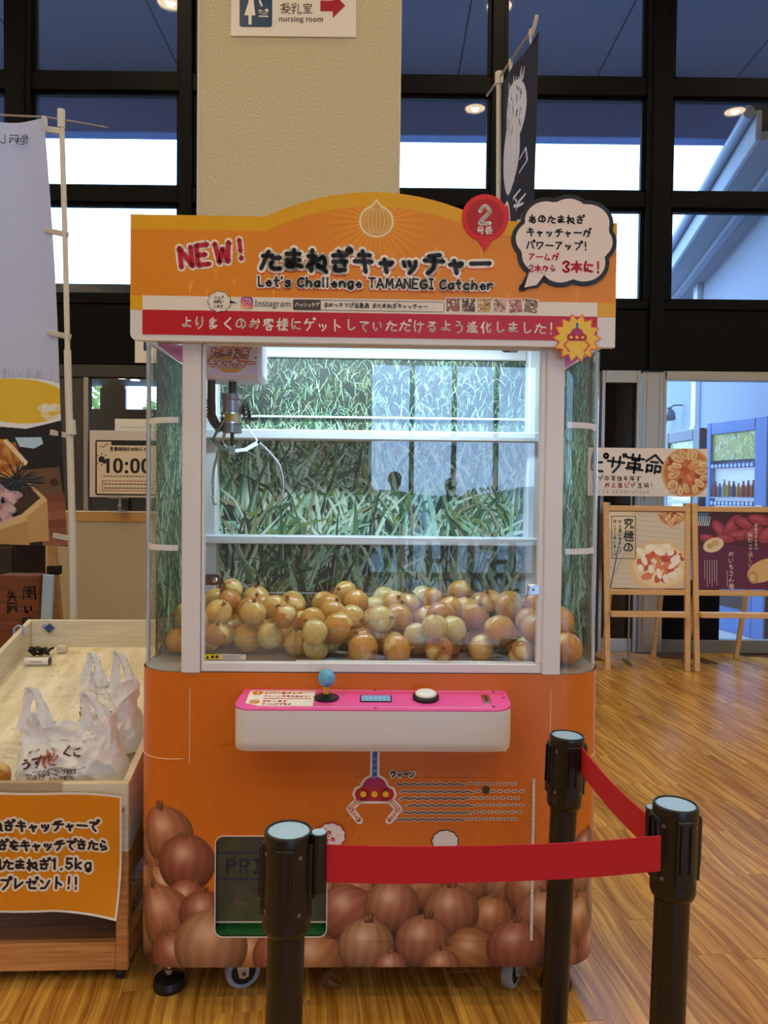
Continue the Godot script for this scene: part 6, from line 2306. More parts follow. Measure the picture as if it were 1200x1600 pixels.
func bag(at: Vector3, turn: float, wd: float, dp: float, ht: float, sd: int, label: String, front: bool) -> void:
	var t := thing("carrier_bag", label, "plastic bag", at, turn, "white carrier bags in the cart tray")
	var fn := FastNoiseLite.new()
	fn.seed = sd
	fn.frequency = 7.0
	fn.fractal_octaves = 3
	var film := mat("bag film", k8(250, 249, 249), 0.3)
	film.backlight_enabled = true
	film.backlight = k8(186, 184, 182)
	var wall := func(u: float, v: float) -> Vector3:
		var ca := cos(u)
		var sa := sin(u)
		var sx := signf(ca) * pow(absf(ca), 0.6)
		var sz := signf(sa) * pow(absf(sa), 0.8)
		var flare := lerpf(0.90, 1.0, sin(minf(v * 1.8, 1.0) * PI / 2)) * lerpf(1.0, 0.86, clampf((v - 0.45) / 0.55, 0, 1))
		var thin := lerpf(1.0, 0.42, smoothstep(0.25, 1.0, v))
		var p := Vector3(sx * wd / 2 * flare, v * ht, sz * dp / 2 * thin)
		# lower lip between the two handles
		var lip := smoothstep(0.6, 1.0, v)
		p.y -= lip * ht * 0.16 * (1.0 - smoothstep(0.35, 0.8, absf(sx)))
		var n := fn.get_noise_3d(p.x * 1.3, p.y * 0.9, p.z * 1.3 + sd)
		var n2 := fn.get_noise_3d(p.x * 3.1 + 4.0, p.y * 2.0, p.z * 2.7)
		p += Vector3(sx * 0.4, 0, sz) * (n * 0.034 + n2 * 0.013) * smoothstep(0.0, 0.25, v)
		# sharp folds of the film
		var fold := 1.0 - absf(fn.get_noise_3d(p.x * 2.4 - p.y * 1.1, p.y * 1.3 + 7.0, p.z + sd)) * 3.2
		p += Vector3(sx * 0.3, 0.15, sz) * maxf(fold, 0.0) * 0.016 * smoothstep(0.30, 0.55, v + 0.25 * absf(sx))
		p.x += 0.10 * wd * sx * smoothstep(0.6, 0.1, v) * (1.0 if sx > 0.0 else 0.3)
		p.y += n2 * 0.012 * v
		return p
	var rows := []
	for i in 41:
		var row := PackedVector3Array()
		for j in 97:
			row.append(wall.call(TAU * j / 96.0, i / 40.0))
		rows.append(row)
	var b := MB.new()
	b.grid(rows, true, true)
	# bottom
	for j in 96:
		b.tri(Vector3(0, 0.002, 0), rows[0][j + 1], rows[0][j])
	obj(t, "bag_body", b, film)
	# two soft strap handles
	for s in [-1.0, 1.0]:
		var pts := []
		var x0: float = s * wd * 0.31
		var hh: float = 0.10 if (s > 0) == front else 0.115
		var lean := -0.03 if s < 0 else -0.055
		var p0 := Vector3(x0 - 0.030, ht * 0.84, dp * 0.12)
		var p1 := Vector3(x0 + 0.036, ht * 0.84, dp * 0.06)
		for k in 15:
			var f := k / 14.0
			var p := p0.lerp(p1, f)
			p += Vector3(lean * sin(f * PI), hh * pow(sin(f * PI), 0.7) , -0.02 * sin(f * PI))
			pts.append(p)
		var strip := []
		for k in 15:
			var f := k / 14.0
			var d: Vector3 = (pts[mini(k + 1, 14)] - pts[maxi(k - 1, 0)]).normalized()
			var wv := lerpf(0.034, 0.016, sin(f * PI)) * (1.0 + 0.25 * sin(k * 2.1 + sd))
			var sdv := Vector3(0.25, 0, 1).cross(d).normalized()
			var row := PackedVector3Array()
			for j in 7:
				var g := j / 6.0 - 0.5
				row.append(pts[k] + sdv * g * 2.0 * wv * 0.6 + Vector3(0, 0, -1) * (0.012 * cos(g * 7.0 + k) + 0.02 * g * g))
			strip.append(row)
		var hbm := MB.new()
		hbm.grid(strip)
		obj(t, "handle", hbm, film)
	# print on the front wall
	var fit := func(p: Vector2) -> Vector3:
		var cx := clampf(absf(p.x) / (wd * 0.475), 0.0, 0.999)
		var best: Vector3 = wall.call(acos(signf(p.x) * pow(cx, 1.0 / 0.6)), clampf(p.y / ht, 0, 1))
		return best + Vector3(0, 0.001, 0.005)
	var tilt := 0.16
	var lay := func(p: Vector2) -> Vector3: return fit.call((p * 0.98).rotated(tilt) + Vector2(-0.008, 0.03))
	var brown := mat("bag brown print", k8(96, 46, 30), 0.5)
	var sw := MB.new()
	for k in 6:
		var arc := PackedVector2Array()
		for j in 8:
			var a := TAU * k / 6.0 + j * 0.16
			arc.append(Vector2(-0.012, 0.085) + Vector2.from_angle(a) * (0.006 + j * 0.0028))
		ink(sw, arc, 0.006, 0, lay, 6)
	obj(t, "swirl_print", sw, mat("bag salmon print", k8(206, 128, 102), 0.5))
	var w := MB.new()
	write(w, "うす", -0.088, 0.067, 0.027, 0.005, 0, 1.2, 0.0, 0.1, lay)
	write(w, "の", -0.022, 0.076, 0.019, 0.0036, 0, 1.2, 0.0, 0.0, lay)
	write(w, "くに", 0.026, 0.080, 0.028, 0.0052, 0, 1.15, 0.0, 0.1, lay)
	write(w, "サイト", -0.080, 0.106, 0.010, 0.0017, 0, 1.1, 0.0, 0.0, lay)
	write(w, "TEL0799-52-3000", -0.085, 0.036, 0.0125, 0.0024, 0, 0.98, 0.0, 0.0, lay)
	write(w, "0799-52-2876", -0.065, 0.017, 0.0125, 0.0024, 0, 0.98, 0.0, 0.0, lay)
	for k in 3:
		for j in 9:
			ink(w, PackedVector2Array([Vector2(-0.06 + j * 0.010 + k * 0.03, 0.055 - 0.004 * k), Vector2(-0.0535 + j * 0.010 + k * 0.03, 0.056 - 0.004 * k)]), 0.0022, 0, lay, 4)
	obj(t, "print_lettering", w, brown)

# ---------------------------------------------------------------- banners
func banner_left() -> void:
	var t := thing("banner_stand", "tall white food banner on a pale pole behind the cart at the left", "banner", Vector3(-1.47, 0, -1.4))
	var pale := mat("pole ivory", k8(206, 203, 198), 0.45)
	var p := MB.new()
	p.tube([Vector3(0, 0.03, 0), Vector3(-0.014, 1.20, 0), Vector3(-0.036, 1.98, 0), Vector3(-0.040, 2.12, 0)], 0.0165, -1, 14)
	p.tube([Vector3(-0.038, 2.05, 0), Vector3(-0.050, 2.60, 0), Vector3(-0.068, 3.20, 0)], 0.0125, -1, 14)
	obj(t, "pole", p, pale)
	var j := MB.new()
	j.tube([Vector3(-0.022, 1.72, 0), Vector3(-0.023, 1.79, 0)], 0.024, 0.020, 14)
	obj(t, "pole_collar", j, pale)
	j = MB.new()
	j.tube([Vector3(-0.069, 3.16, 0), Vector3(-0.0695, 3.245, 0)], 0.017, -1, 12)
	j.bar(Vector3(-0.075, 3.145, 0), Vector3(-0.155, 3.155, 0), 0.026, 0.016, Vector3.UP)
	j.bar(Vector3(-0.147, 3.14, 0), Vector3(-0.147, 3.21, 0), 0.026, 0.016, Vector3.BACK)
	obj(t, "pole_joint", j, pale)
	var r := MB.new()
	r.tube([Vector3(-0.60, 3.225, 0.0), Vector3(-0.14, 3.21, 0.0), Vector3(0.15, 3.165, 0.0)], 0.0055, 0.003, 8)
	obj(t, "cross_rod", r, mat("rod grey", k8(150, 142, 138), 0.4))
	# foot: bent tube on the floor
	var f := MB.new()
	f.tube([Vector3(-0.25, 0.02, 0.2), Vector3(0.0, 0.02, 0.0), Vector3(0.25, 0.02, -0.2)], 0.018, -1, 10)
	f.tube([Vector3(0.25, 0.02, 0.2), Vector3(0.0, 0.03, 0.0), Vector3(-0.25, 0.02, -0.2)], 0.016, -1, 10)
	obj(t, "cross_foot", f, pale)
	# cloth with a printed photograph at its foot
	var c := Canvas.new(288, 1240, k8(196, 200, 220))
	var rg := RandomNumberGenerator.new()
	rg.seed = 71
	var Y := func(y: float) -> float: return (3.17 - y) / 1.97 * 1240.0
	var X := func(x: float) -> float: return (x + 0.48) / 0.45 * 288.0
	# streaks above the bowl, yellow crescent with a white rim
	for k in 120:
		var q := Vector2(rg.randf() * 288.0, Y.call(rg.randf_range(1.93, 2.04)))
		c.line(q, q + Vector2(rg.randf_range(-4, 4), rg.randf_range(20, 60)), 2.5, 1.5, k8(140, 136, 140), 0.3)
	c.blob(X.call(-0.21), Y.call(1.86), 200, 78, k8(238, 234, 230))
	c.blob(X.call(-0.24), Y.call(1.875), 165, 66, k8(232, 190, 52))
	for k in 10:
		c.blob(X.call(-0.12) + rg.randf_range(-10, 60), Y.call(1.83) + rg.randf_range(-20, 26), rg.randf_range(8, 26), rg.randf_range(4, 14), k8(238, 234, 230), 0.6)
	var at := func(px: float, py: float) -> Vector2: return Vector2((0.118 + px * 0.00305) / 0.45 * 288.0, (1.212 + (py - 600.0) * 0.00303) / 1.97 * 1240.0)
	var shape := func(pts: Array, col: Color) -> void:
		var q := []
		for e in pts:
			q.append(at.call(e[0], e[1]))
		c.poly(q, col)
	# black pot below the bowl, blue cloth, dark wood shelf, brown boards
	shape.call([[-40, 660], [0, 668], [50, 670], [110, 655], [110, 850], [-40, 850]], k8(36, 33, 36))
	shape.call([[33, 684], [74, 682], [77, 692], [62, 700], [40, 698]], k8(188, 214, 226))
	shape.call([[40, 734], [102, 727], [106, 770], [40, 776]], k8(112, 82, 60))
	for k in 6:
		shape.call([[70, 772 + k * 13], [110, 768 + k * 13], [110, 783 + k * 13], [70, 787 + k * 13]], k8(128, 74, 52).lerp(k8(158, 98, 68), (k % 3) / 2.0))
	c.blob(at.call(92, 751).x, at.call(92, 751).y, 14, 12, k8(70, 50, 40))
	# thick toast leaning in from the left
	shape.call([[-40, 690], [20, 687], [51, 722], [20, 750], [-40, 770]], k8(206, 138, 62))
	for k in 4:
		shape.call([[-34 + k * 19, 702 - k * 3], [-24 + k * 19, 700 - k * 3], [-2 + k * 15, 742 - k * 6], [-16 + k * 15, 750 - k * 6]], k8(170, 100, 40))
	shape.call([[14, 690], [20, 687], [52, 721], [48, 727]], k8(240, 216, 170))
	for k in 26:
		var pp: Vector2 = at.call(rg.randf_range(-20, 40), rg.randf_range(700, 750))
		c.blob(pp.x, pp.y, rg.randf_range(4, 14), rg.randf_range(3, 8), k8(232, 178, 100), 0.35, rg.randf() * 3.0)
	# pale wooden trays, the dark spiny sea urchin, rosy slices
	shape.call([[28, 770], [55, 756], [80, 778], [48, 806], [20, 790]], k8(70, 52, 42))
	shape.call([[47, 806], [80, 779], [80, 842], [50, 846]], k8(204, 160, 98))
	shape.call([[47, 806], [80, 779], [76, 774], [52, 752], [48, 754], [70, 776], [42, 800]], k8(226, 190, 130))
	for k in 60:
		var a := TAU * k / 60.0
		var o: Vector2 = at.call(34, 752)
		c.line(o, o + Vector2(cos(a) * rg.randf_range(50, 92), sin(a) * rg.randf_range(24, 66)), 4.0, 1.0, k8(24, 24, 30).lerp(k8(70, 72, 84), 0.3 * (k % 4)))
	for k in 60:
		var pp: Vector2 = at.call(rg.randf_range(-40, 36), rg.randf_range(766, 822))
		if pp.x < at.call(36 - absf(pp.y - at.call(0, 790).y) * 0.12, 0).x:
			c.blob(pp.x, pp.y, rg.randf_range(8, 28), rg.randf_range(6, 14), k8(232, 208, 210).lerp(k8(216, 156, 150), rg.randf()), 0.7, rg.randf())
	shape.call([[-40, 834], [0, 828], [47, 812], [50, 850], [-40, 850]], k8(196, 150, 90))
	shape.call([[-40, 826], [0, 820], [44, 800], [48, 812], [0, 829], [-40, 835]], k8(226, 190, 130))
	var rows := []
	for i in 41:
		var row := PackedVector3Array()
		for k in 17:
			var u := k / 16.0
			var v := i / 40.0
			row.append(Vector3(lerpf(-0.48, lerpf(-0.036, -0.130, v), u), lerpf(1.2, 3.185, v) - 0.012 * u * (1.0 - v), 0.012 + 0.022 * sin(u * 5.0 + 2.2 * v) * (0.3 + v) + 0.012 * sin(v * 7.0)))
		rows.append(row)
	var b := MB.new()
	b.grid(rows)
	var cloth := textured("food banner print", c.tex(), 0.75)
	cloth.backlight_enabled = true
	cloth.backlight = k8(190, 196, 206)
	var cl := obj(t, "banner_cloth", b, cloth)
	var w := MB.new()
	var map := func(q: Vector2) -> Vector3: return Vector3(-q.x, q.y, 0.034 + 0.022 * sin((-q.x + 0.48) / 0.36 * 5.0 + 2.1))
	# lettering seen from the back of the cloth, so reversed
	write(w, "絶願し", 0.215, 3.075, 0.043, 0.0035, 0, 1.15, 0.0, 0.0, map)
	for i in w.n.size():
		w.n[i] = Vector3(0, 0, 1)
	obj(cl, "lettering", w, mat("faded ink", k8(120, 122, 146), 0.7))
	for y in [2.66, 2.18, 1.71, 1.22]:
		var q := MB.new()
		var px: float = -0.014 - (y - 1.2) * 0.027
		q.bar(Vector3(px + 0.02, y, 0.004), Vector3(px - 0.09, y + 0.02, 0.010), 0.026, 0.012, Vector3.UP, 0.003)
		obj(t, "cloth_clip", q, mat("clip grey", k8(186, 180, 174), 0.5))

func flag_right() -> void:
	var t := thing("dark_banner", "narrow navy banner with a white onion drawing, on a pole behind the header", "banner", Vector3(0.53, 0, -1.3))
	var pale := mat("pole ivory", Color.WHITE)
	var p := MB.new()
	p.tube([Vector3(0, 0.03, 0), Vector3(-0.004, 1.8, 0), Vector3(-0.026, 3.37, 0)], 0.0155, 0.0125, 14)
	p.tube([Vector3(-0.0255, 3.33, 0), Vector3(-0.026, 3.385, 0)], 0.019, -1, 12)
	obj(t, "pole", p, pale)
	var f := MB.new()
	f.tube([Vector3(-0.25, 0.02, 0.2), Vector3(0.0, 0.02, 0.0), Vector3(0.25, 0.02, -0.2)], 0.018, -1, 10)
	f.tube([Vector3(0.25, 0.02, 0.2), Vector3(0.0, 0.03, 0.0), Vector3(-0.25, 0.02, -0.2)], 0.016, -1, 10)
	obj(t, "cross_foot", f, pale)
	var a := Vector3(-0.026, 3.36, 0)
	var e := Vector3(0.060, 3.36, 0.39)
	var d := (e - a).normalized()
	var r := MB.new()
	r.tube([a - d * 0.16, a, e], 0.005, -1, 8)
	obj(t, "cross_rod", r, mat("rod grey", Color.BLACK))
	var g := MB.new()
	g.tube([e - d * 0.03 - Vector3(0, 0.02, 0), e + Vector3(0, 0.005, 0), e + d * 0.02 + Vector3(0, 0.03, 0)], 0.010, 0.007, 8)
	obj(t, "rod_end", g, pale)
	for k in 2:
		g = MB.new()
		var q := a + d * (0.14 + 0.22 * k)
		g.tube([q + Vector3(0, 0.006, 0), q - Vector3(0, 0.05, 0)], 0.009, 0.005, 8)
		obj(t, "cloth_loop", g, pale)
	var c := Canvas.new(220, 900, k8(20, 30, 62))
	var rg := RandomNumberGenerator.new()
	rg.seed = 6
	var wht := k8(206, 214, 240)
	# long white onion drawing, then brushed signs and a pink blot
	c.blob(84, 215, 66, 92, wht)
	c.blob(112, 120, 60, 80, wht, 1.0, -0.15)
	for k in 8:
		c.line(Vector2(80 + k * 10, 60), Vector2(74 + k * 12, 26 + 8 * (k % 3)), 9, 2, wht)
	for k in 26:
		var q := Vector2(rg.randf_range(64, 150), rg.randf_range(56, 150))
		c.line(q, q + Vector2(rg.randf_range(-8, 12), rg.randf_range(6, 26)), 2.4, 1.0, k8(24, 30, 50))
	for x in [64, 100, 140]:
		c.line(Vector2(x, 150), Vector2(x - 14, 290), 1.4, 1.2, k8(150, 160, 196), 0.7)
	c.line(Vector2(150, 250), Vector2(176, 236), 4, 4, wht)
	c.line(Vector2(176, 236), Vector2(184, 270), 4, 4, wht)
	c.line(Vector2(184, 270), Vector2(150, 282), 4, 4, wht)
	for q in [[150, 350], [150, 420], [150, 490], [150, 560], [150, 630]]:
		for k in 6:
			var s := Vector2(q[0] + rg.randf_range(-34, 20), q[1] + rg.randf_range(-24, 24))
			c.line(s, s + Vector2(rg.randf_range(-6, 40), rg.randf_range(-6, 26)), 8, 4, wht)
	c.blob(52, 400, 50, 84, k8(230, 214, 226))
	c.blob(52, 400, 41, 74, k8(196, 44, 104))
	var rows := []
	for i in 31:
		var row := PackedVector3Array()
		for k in 13:
			var u := k / 12.0
			var v := i / 30.0
			var q := a.lerp(e, u)
			row.append(Vector3(q.x + 0.012 * sin(u * 6.0 + v * 2.0) + lerpf(0.0, 0.004, v), lerpf(1.75, 3.34 - 0.03 * sin(u * PI), v), q.z * lerpf(0.9, 1.0, v)))
		rows.append(row)
	var b := MB.new()
	b.grid(rows, true)
	var cm := textured("navy banner print", c.tex(), 0.8)
	cm.backlight_enabled = true
	cm.backlight = k8(40, 60, 120)
	obj(t, "banner_cloth", b, cm)

# ---------------------------------------------------------------- easels and signs at the right
func pizza_print(c: Canvas, cx: float, cy: float, r: float, rg: RandomNumberGenerator) -> void:
	c.blob(cx, cy, r, r, k8(214, 166, 106))
	c.blob(cx, cy, r * 0.9, r * 0.9, k8(198, 120, 68))
	for k in 30:
		var a := rg.randf() * TAU
		var d := sqrt(rg.randf()) * r * 0.85
		c.blob(cx + cos(a) * d, cy + sin(a) * d, r * 0.13, r * 0.09, [k8(176, 70, 40), k8(212, 116, 60), k8(150, 60, 36)][k % 3], 0.9, a)
	for k in 17:
		var a := TAU * k / 17.0 + rg.randf_range(-0.12, 0.12)
		var d := r * rg.randf_range(0.48, 0.80)
		var e := a + rg.randf_range(-0.7, 0.7)
		var l := rg.randf_range(0.20, 0.32)
		c.blob(cx + cos(a) * d, cy + sin(a) * d, r * l, r * l * 0.62, k8(176, 112, 66), 1.0, e)
		c.blob(cx + cos(a) * d - 1, cy + sin(a) * d - 2, r * l * 0.92, r * l * 0.54, k8(238, 214, 168).lerp(k8(222, 184, 128), rg.randf()), 1.0, e)
		c.blob(cx + cos(a) * d + 2, cy + sin(a) * d + 3, r * l * 0.5, r * l * 0.16, k8(190, 118, 70), 0.6, e)
	for k in 9:
		var a := rg.randf() * TAU
		var d := rg.randf() * r * 0.34
		c.blob(cx + cos(a) * d, cy + sin(a) * d, r * 0.12, r * 0.07, [k8(190, 84, 50), k8(222, 150, 90)][k % 2], 1.0, a)

func easel(x: float, label: String, w: float) -> Node3D:
	var t := thing("poster_easel", label, "easel", Vector3(x, 0, -4.1), 0.0, "wooden poster easels")
	var wood := wood_mat("easel beech", k8(226, 184, 128), k8(206, 160, 104), 0.45, Vector3(1.5, 1.5, 1.5))
	for s in [0.0, w]:
		var b := MB.new()
		b.bar(Vector3(s + (0.012 if s == 0.0 else -0.012) , 0.0, 0.03), Vector3(s + (-0.01 if s == 0.0 else 0.01) * 0.0, 1.40, -0.07), 0.045, 0.03, Vector3.RIGHT, 0.003)
		obj(t, "front_leg", b, wood)
	for s in [0.12, w - 0.12]:
		var b := MB.new()
		b.bar(Vector3(s, 0.0, -0.47), Vector3(s, 1.34, -0.10), 0.04, 0.025, Vector3.RIGHT, 0.003)
		obj(t, "rear_leg", b, wood)
	box_part(t, "top_rail", Vector3(0.02, 1.33, -0.08), Vector3(w - 0.02, 1.375, -0.05), wood, 0.003)
	box_part(t, "middle_rail", Vector3(0.02, 0.628, -0.035), Vector3(w - 0.02, 0.675, -0.005), wood, 0.003)
	box_part(t, "ledge", Vector3(0.02, 0.455, -0.005), Vector3(w - 0.02, 0.495, 0.09), wood, 0.003)
	var pin := MB.new()
	for s in [0.03, w - 0.03]:
		pin.tube([Vector3(s, 1.375, -0.065), Vector3(s, 1.40, -0.065)], 0.009, -1, 8)
	obj(t, "top_peg", pin, mat("peg steel", k8(150, 150, 150), 0.3, 0.8))
	var back := MB.new()
	back.box(Vector3(0.02, 0.675, -0.095), Vector3(w - 0.02, 1.33, -0.085))
	obj(t, "back_board", back, mat("board brown", k8(120, 90, 60), 0.7))
	return t

func poster(t: Node3D, w: float, c: Canvas, called: String) -> Node3D:
	var b := MB.new()
	var lo := Vector3(0.024, 0.683, -0.018)
	var hi := Vector3(w - 0.024, 1.325, -0.062)
	b.quad(lo, Vector3(hi.x, lo.y, lo.z), hi, Vector3(lo.x, hi.y, hi.z))
	b.quad(Vector3(hi.x, lo.y, lo.z - 0.003), lo - Vector3(0, 0, 0.003), Vector3(lo.x, hi.y, hi.z - 0.003), hi - Vector3(0, 0, 0.003))
	return obj(t, "poster", b, textured(called, c.tex(), 0.35))

func on_poster(q: Vector2) -> Vector3:
	return Vector3(q.x, q.y, lerpf(-0.0165, -0.0605, (q.y - 0.683) / 0.642))

func column(w: MB, text: String, x: float, y: float, size: float, width: float, step := 1.15) -> void:
	for ch in text:
		write(w, ch, x, y - size, size, width, 0, 1.0, 0.0, 0.0, on_poster)
		y -= size * step

func easels() -> void:
	var rg := RandomNumberGenerator.new()
	rg.seed = 14
	var w := 0.69
	var e := easel(1.868, "wooden easel with a white pizza poster, nearer the claw machine", w)
	var c := Canvas.new(400, 400, k8(214, 202, 182))
	for k in 16:
		c.line(Vector2(0, k * 26 - 20), Vector2(400, k * 26 + 14), 1.6, 1.6, k8(178, 164, 142), 0.7)
	c.line(Vector2(-10, 400), Vector2(120, 150), 12, 5, k8(196, 182, 160))
	c.line(Vector2(8, 400), Vector2(60, 140), 5, 3, k8(50, 46, 44))
	c.blob(60, 40, 95, 80, k8(228, 204, 160))
	c.blob(60, 40, 74, 62, k8(238, 222, 188))
	pizza_print(c, 330, 0, 74, rg)
	c.blob(262, 285, 165, 138, k8(226, 196, 148))
	c.blob(268, 280, 140, 112, k8(238, 214, 170))
	for k in 46:
		var a := rg.randf() * TAU
		var d := sqrt(rg.randf())
		var p := Vector2(272 + cos(a) * d * 118, 268 + sin(a) * d * 92)
		c.blob(p.x, p.y, rg.randf_range(16, 34), rg.randf_range(11, 20), [k8(206, 90, 48), k8(224, 128, 76), k8(242, 232, 208), k8(190, 70, 46)][k % 4], 1.0, rg.randf() * 3.0)
	for k in 14:
		var a := TAU * k / 14.0 + rg.randf_range(-0.2, 0.2)
		var d := rg.randf_range(0.55, 1.05)
		c.blob(270 + cos(a) * 116 * d, 262 + sin(a) * 92 * d, rg.randf_range(18, 30), rg.randf_range(12, 18), k8(248, 242, 226), 1.0, rg.randf() * 3.0)
	for k in 40:
		c.line(Vector2(rg.randf_range(60, 380), rg.randf_range(170, 380)), Vector2(rg.randf_range(60, 380), rg.randf_range(170, 380)), 0.4, 0.4, k8(206, 170, 120), 0.10)
	var p := poster(e, w, c, "pizza poster print")
	var b := MB.new()
	var box := PackedVector2Array([Vector2(0.05, 0.93), Vector2(0.25, 0.93), Vector2(0.25, 1.285), Vector2(0.05, 1.285), Vector2(0.05, 0.93)])
	ink(b, box, 0.005, 0, on_poster)
	column(b, "究極の", 0.15, 1.265, 0.085, 0.011, 1.18)
	column(b, "お土産にもらって", 0.105, 1.255, 0.030, 0.0042, 1.2)
	column(b, "作ってしまいました", 0.062, 1.255, 0.030, 0.0042, 1.15)
	obj(p, "lettering", b, mat("letter black", Color.BLACK))
	var e2 := easel(2.614, "wooden easel with a dark purple sweet potato poster, at the right edge", w)
	var c2 := Canvas.new(400, 400, k8(96, 26, 70))
	c2.rect(0, 0, 400, 175, k8(70, 26, 40))
	c2.rect(0, 0, 60, 70, k8(70, 110, 150))
	for k in 6:
		c2.line(Vector2(4 + k * 11, 70), Vector2(14 + k * 11, 20), 4, 2, k8(214, 216, 220))
	for q in [[120, 90, 62, 34, 0.9], [190, 70, 74, 40, -0.9], [260, 60, 70, 36, 0.3], [330, 40, 70, 34, 0.2], [230, 120, 90, 34, -0.15], [300, 110, 60, 40, -0.5], [370, 120, 60, 44, -0.7], [60, 140, 50, 26, 0.2], [150, 140, 60, 26, 0.1]]:
		c2.blob(q[0], q[1], q[2], q[3], k8(96, 26, 46), 1.0, q[4])
		c2.blob(q[0] - 4, q[1] - 5, q[2] * 0.86, q[3] * 0.76, k8(158, 58, 78), 1.0, q[4])
		c2.blob(q[0] - 10, q[1] - 10, q[2] * 0.5, q[3] * 0.3, k8(190, 92, 104), 0.7, q[4])
	c2.rect(0, 172, 400, 400, k8(96, 26, 70))
	c2.blob(84, 170, 56, 36, k8(226, 208, 172), 1.0, -0.35)
	c2.blob(92, 160, 22, 16, k8(204, 168, 110), 1.0, -0.3)
	c2.blob(66, 176, 16, 14, k8(190, 160, 110))
	c2.blob(350, 300, 95, 56, k8(214, 176, 122), 1.0, -0.4)
	c2.blob(290, 336, 26, 34, k8(190, 146, 92), 1.0, -0.3)
	c2.blob(288, 338, 15, 20, k8(206, 190, 130), 1.0, -0.3)
	var p2 := poster(e2, w, c2, "sweet potato poster print")
	var b2 := MB.new()
	column(b2, "おいもさん巻", 0.285, 1.00, 0.046, 0.0055, 1.15)
	column(b2, "素材そのままの", 0.505, 1.235, 0.028, 0.0032, 1.15)
	column(b2, "味わってほしい", 0.45, 1.16, 0.040, 0.0042, 1.05)
	for k in 6:
		var x := 0.085 + k * 0.02
		ink(b2, PackedVector2Array([Vector2(x, 0.925), Vector2(x, 0.925 - [0.16, 0.22, 0.20, 0.22, 0.18, 0.21][k])]), 0.0035, 0, on_poster)
	ink(b2, PackedVector2Array([Vector2(0.272, 0.84), Vector2(0.272, 0.71)]), 0.004, 0, on_poster)
	obj(p2, "lettering", b2, mat("poster cream", k8(226, 212, 206), 0.5))
	# long pizza sign on its own thin stand behind the easels
	var t := thing("pizza_sign", "long white pizza sign held above the easels", "sign", Vector3(2.25, 0, -4.30))
	var sc := Canvas.new(640, 256, k8(232, 224, 222))
	pizza_print(sc, 530, 128, 132, rg)
	var s := MB.new()
	s.quad(Vector3(-0.52, 1.455, 0.006), Vector3(0.525, 1.455, 0.006), Vector3(0.525, 1.868, 0.006), Vector3(-0.52, 1.868, 0.006))
	s.box(Vector3(-0.52, 1.455, -0.004), Vector3(0.525, 1.868, 0.0055))
	obj(t, "sign_board", s, textured("pizza sign print", sc.tex(), 0.4))
	var pl := MB.new()
	for x in [-0.12, 0.40]:
		pl.tube([Vector3(x, 0.02, -0.012), Vector3(x, 1.50, -0.012)], 0.009, -1, 8)
		pl.tube([Vector3(x, 0.012, -0.14), Vector3(x, 0.012, 0.10)], 0.010, -1, 8)
	obj(t, "stand", pl, mat("peg steel", Color.BLACK))
	var a := MB.new()
	write(a, "ピザ革命", -0.505, 1.655, 0.155, 0.021, 0.0075, 1.06, -0.12)
	obj(t, "lettering", a, mat("letter black", Color.BLACK))
	var a2 := MB.new()
	write(a2, "ピザの常識を覆す", -0.47, 1.585, 0.042, 0.0058, 0.0075, 1.3)
	write(a2, "登場!", -0.075, 1.528, 0.042, 0.0058, 0.0075, 1.3)
	obj(t, "lettering", a2, mat("sign grey", Color.BLACK))
	var a3 := MB.new()
	write(a3, "お土産ピザ", -0.355, 1.528, 0.042, 0.0058, 0.0075, 1.3)
	obj(t, "lettering", a3, mat("letter crimson", Color.BLACK))
	var a4 := MB.new()
	write(a4, "PIZZA REVOLUTION", -0.47, 1.478, 0.026, 0.0035, 0.0075, 1.6)
	obj(t, "lettering", a4, mat("pale ink", k8(150, 140, 140), 0.5))

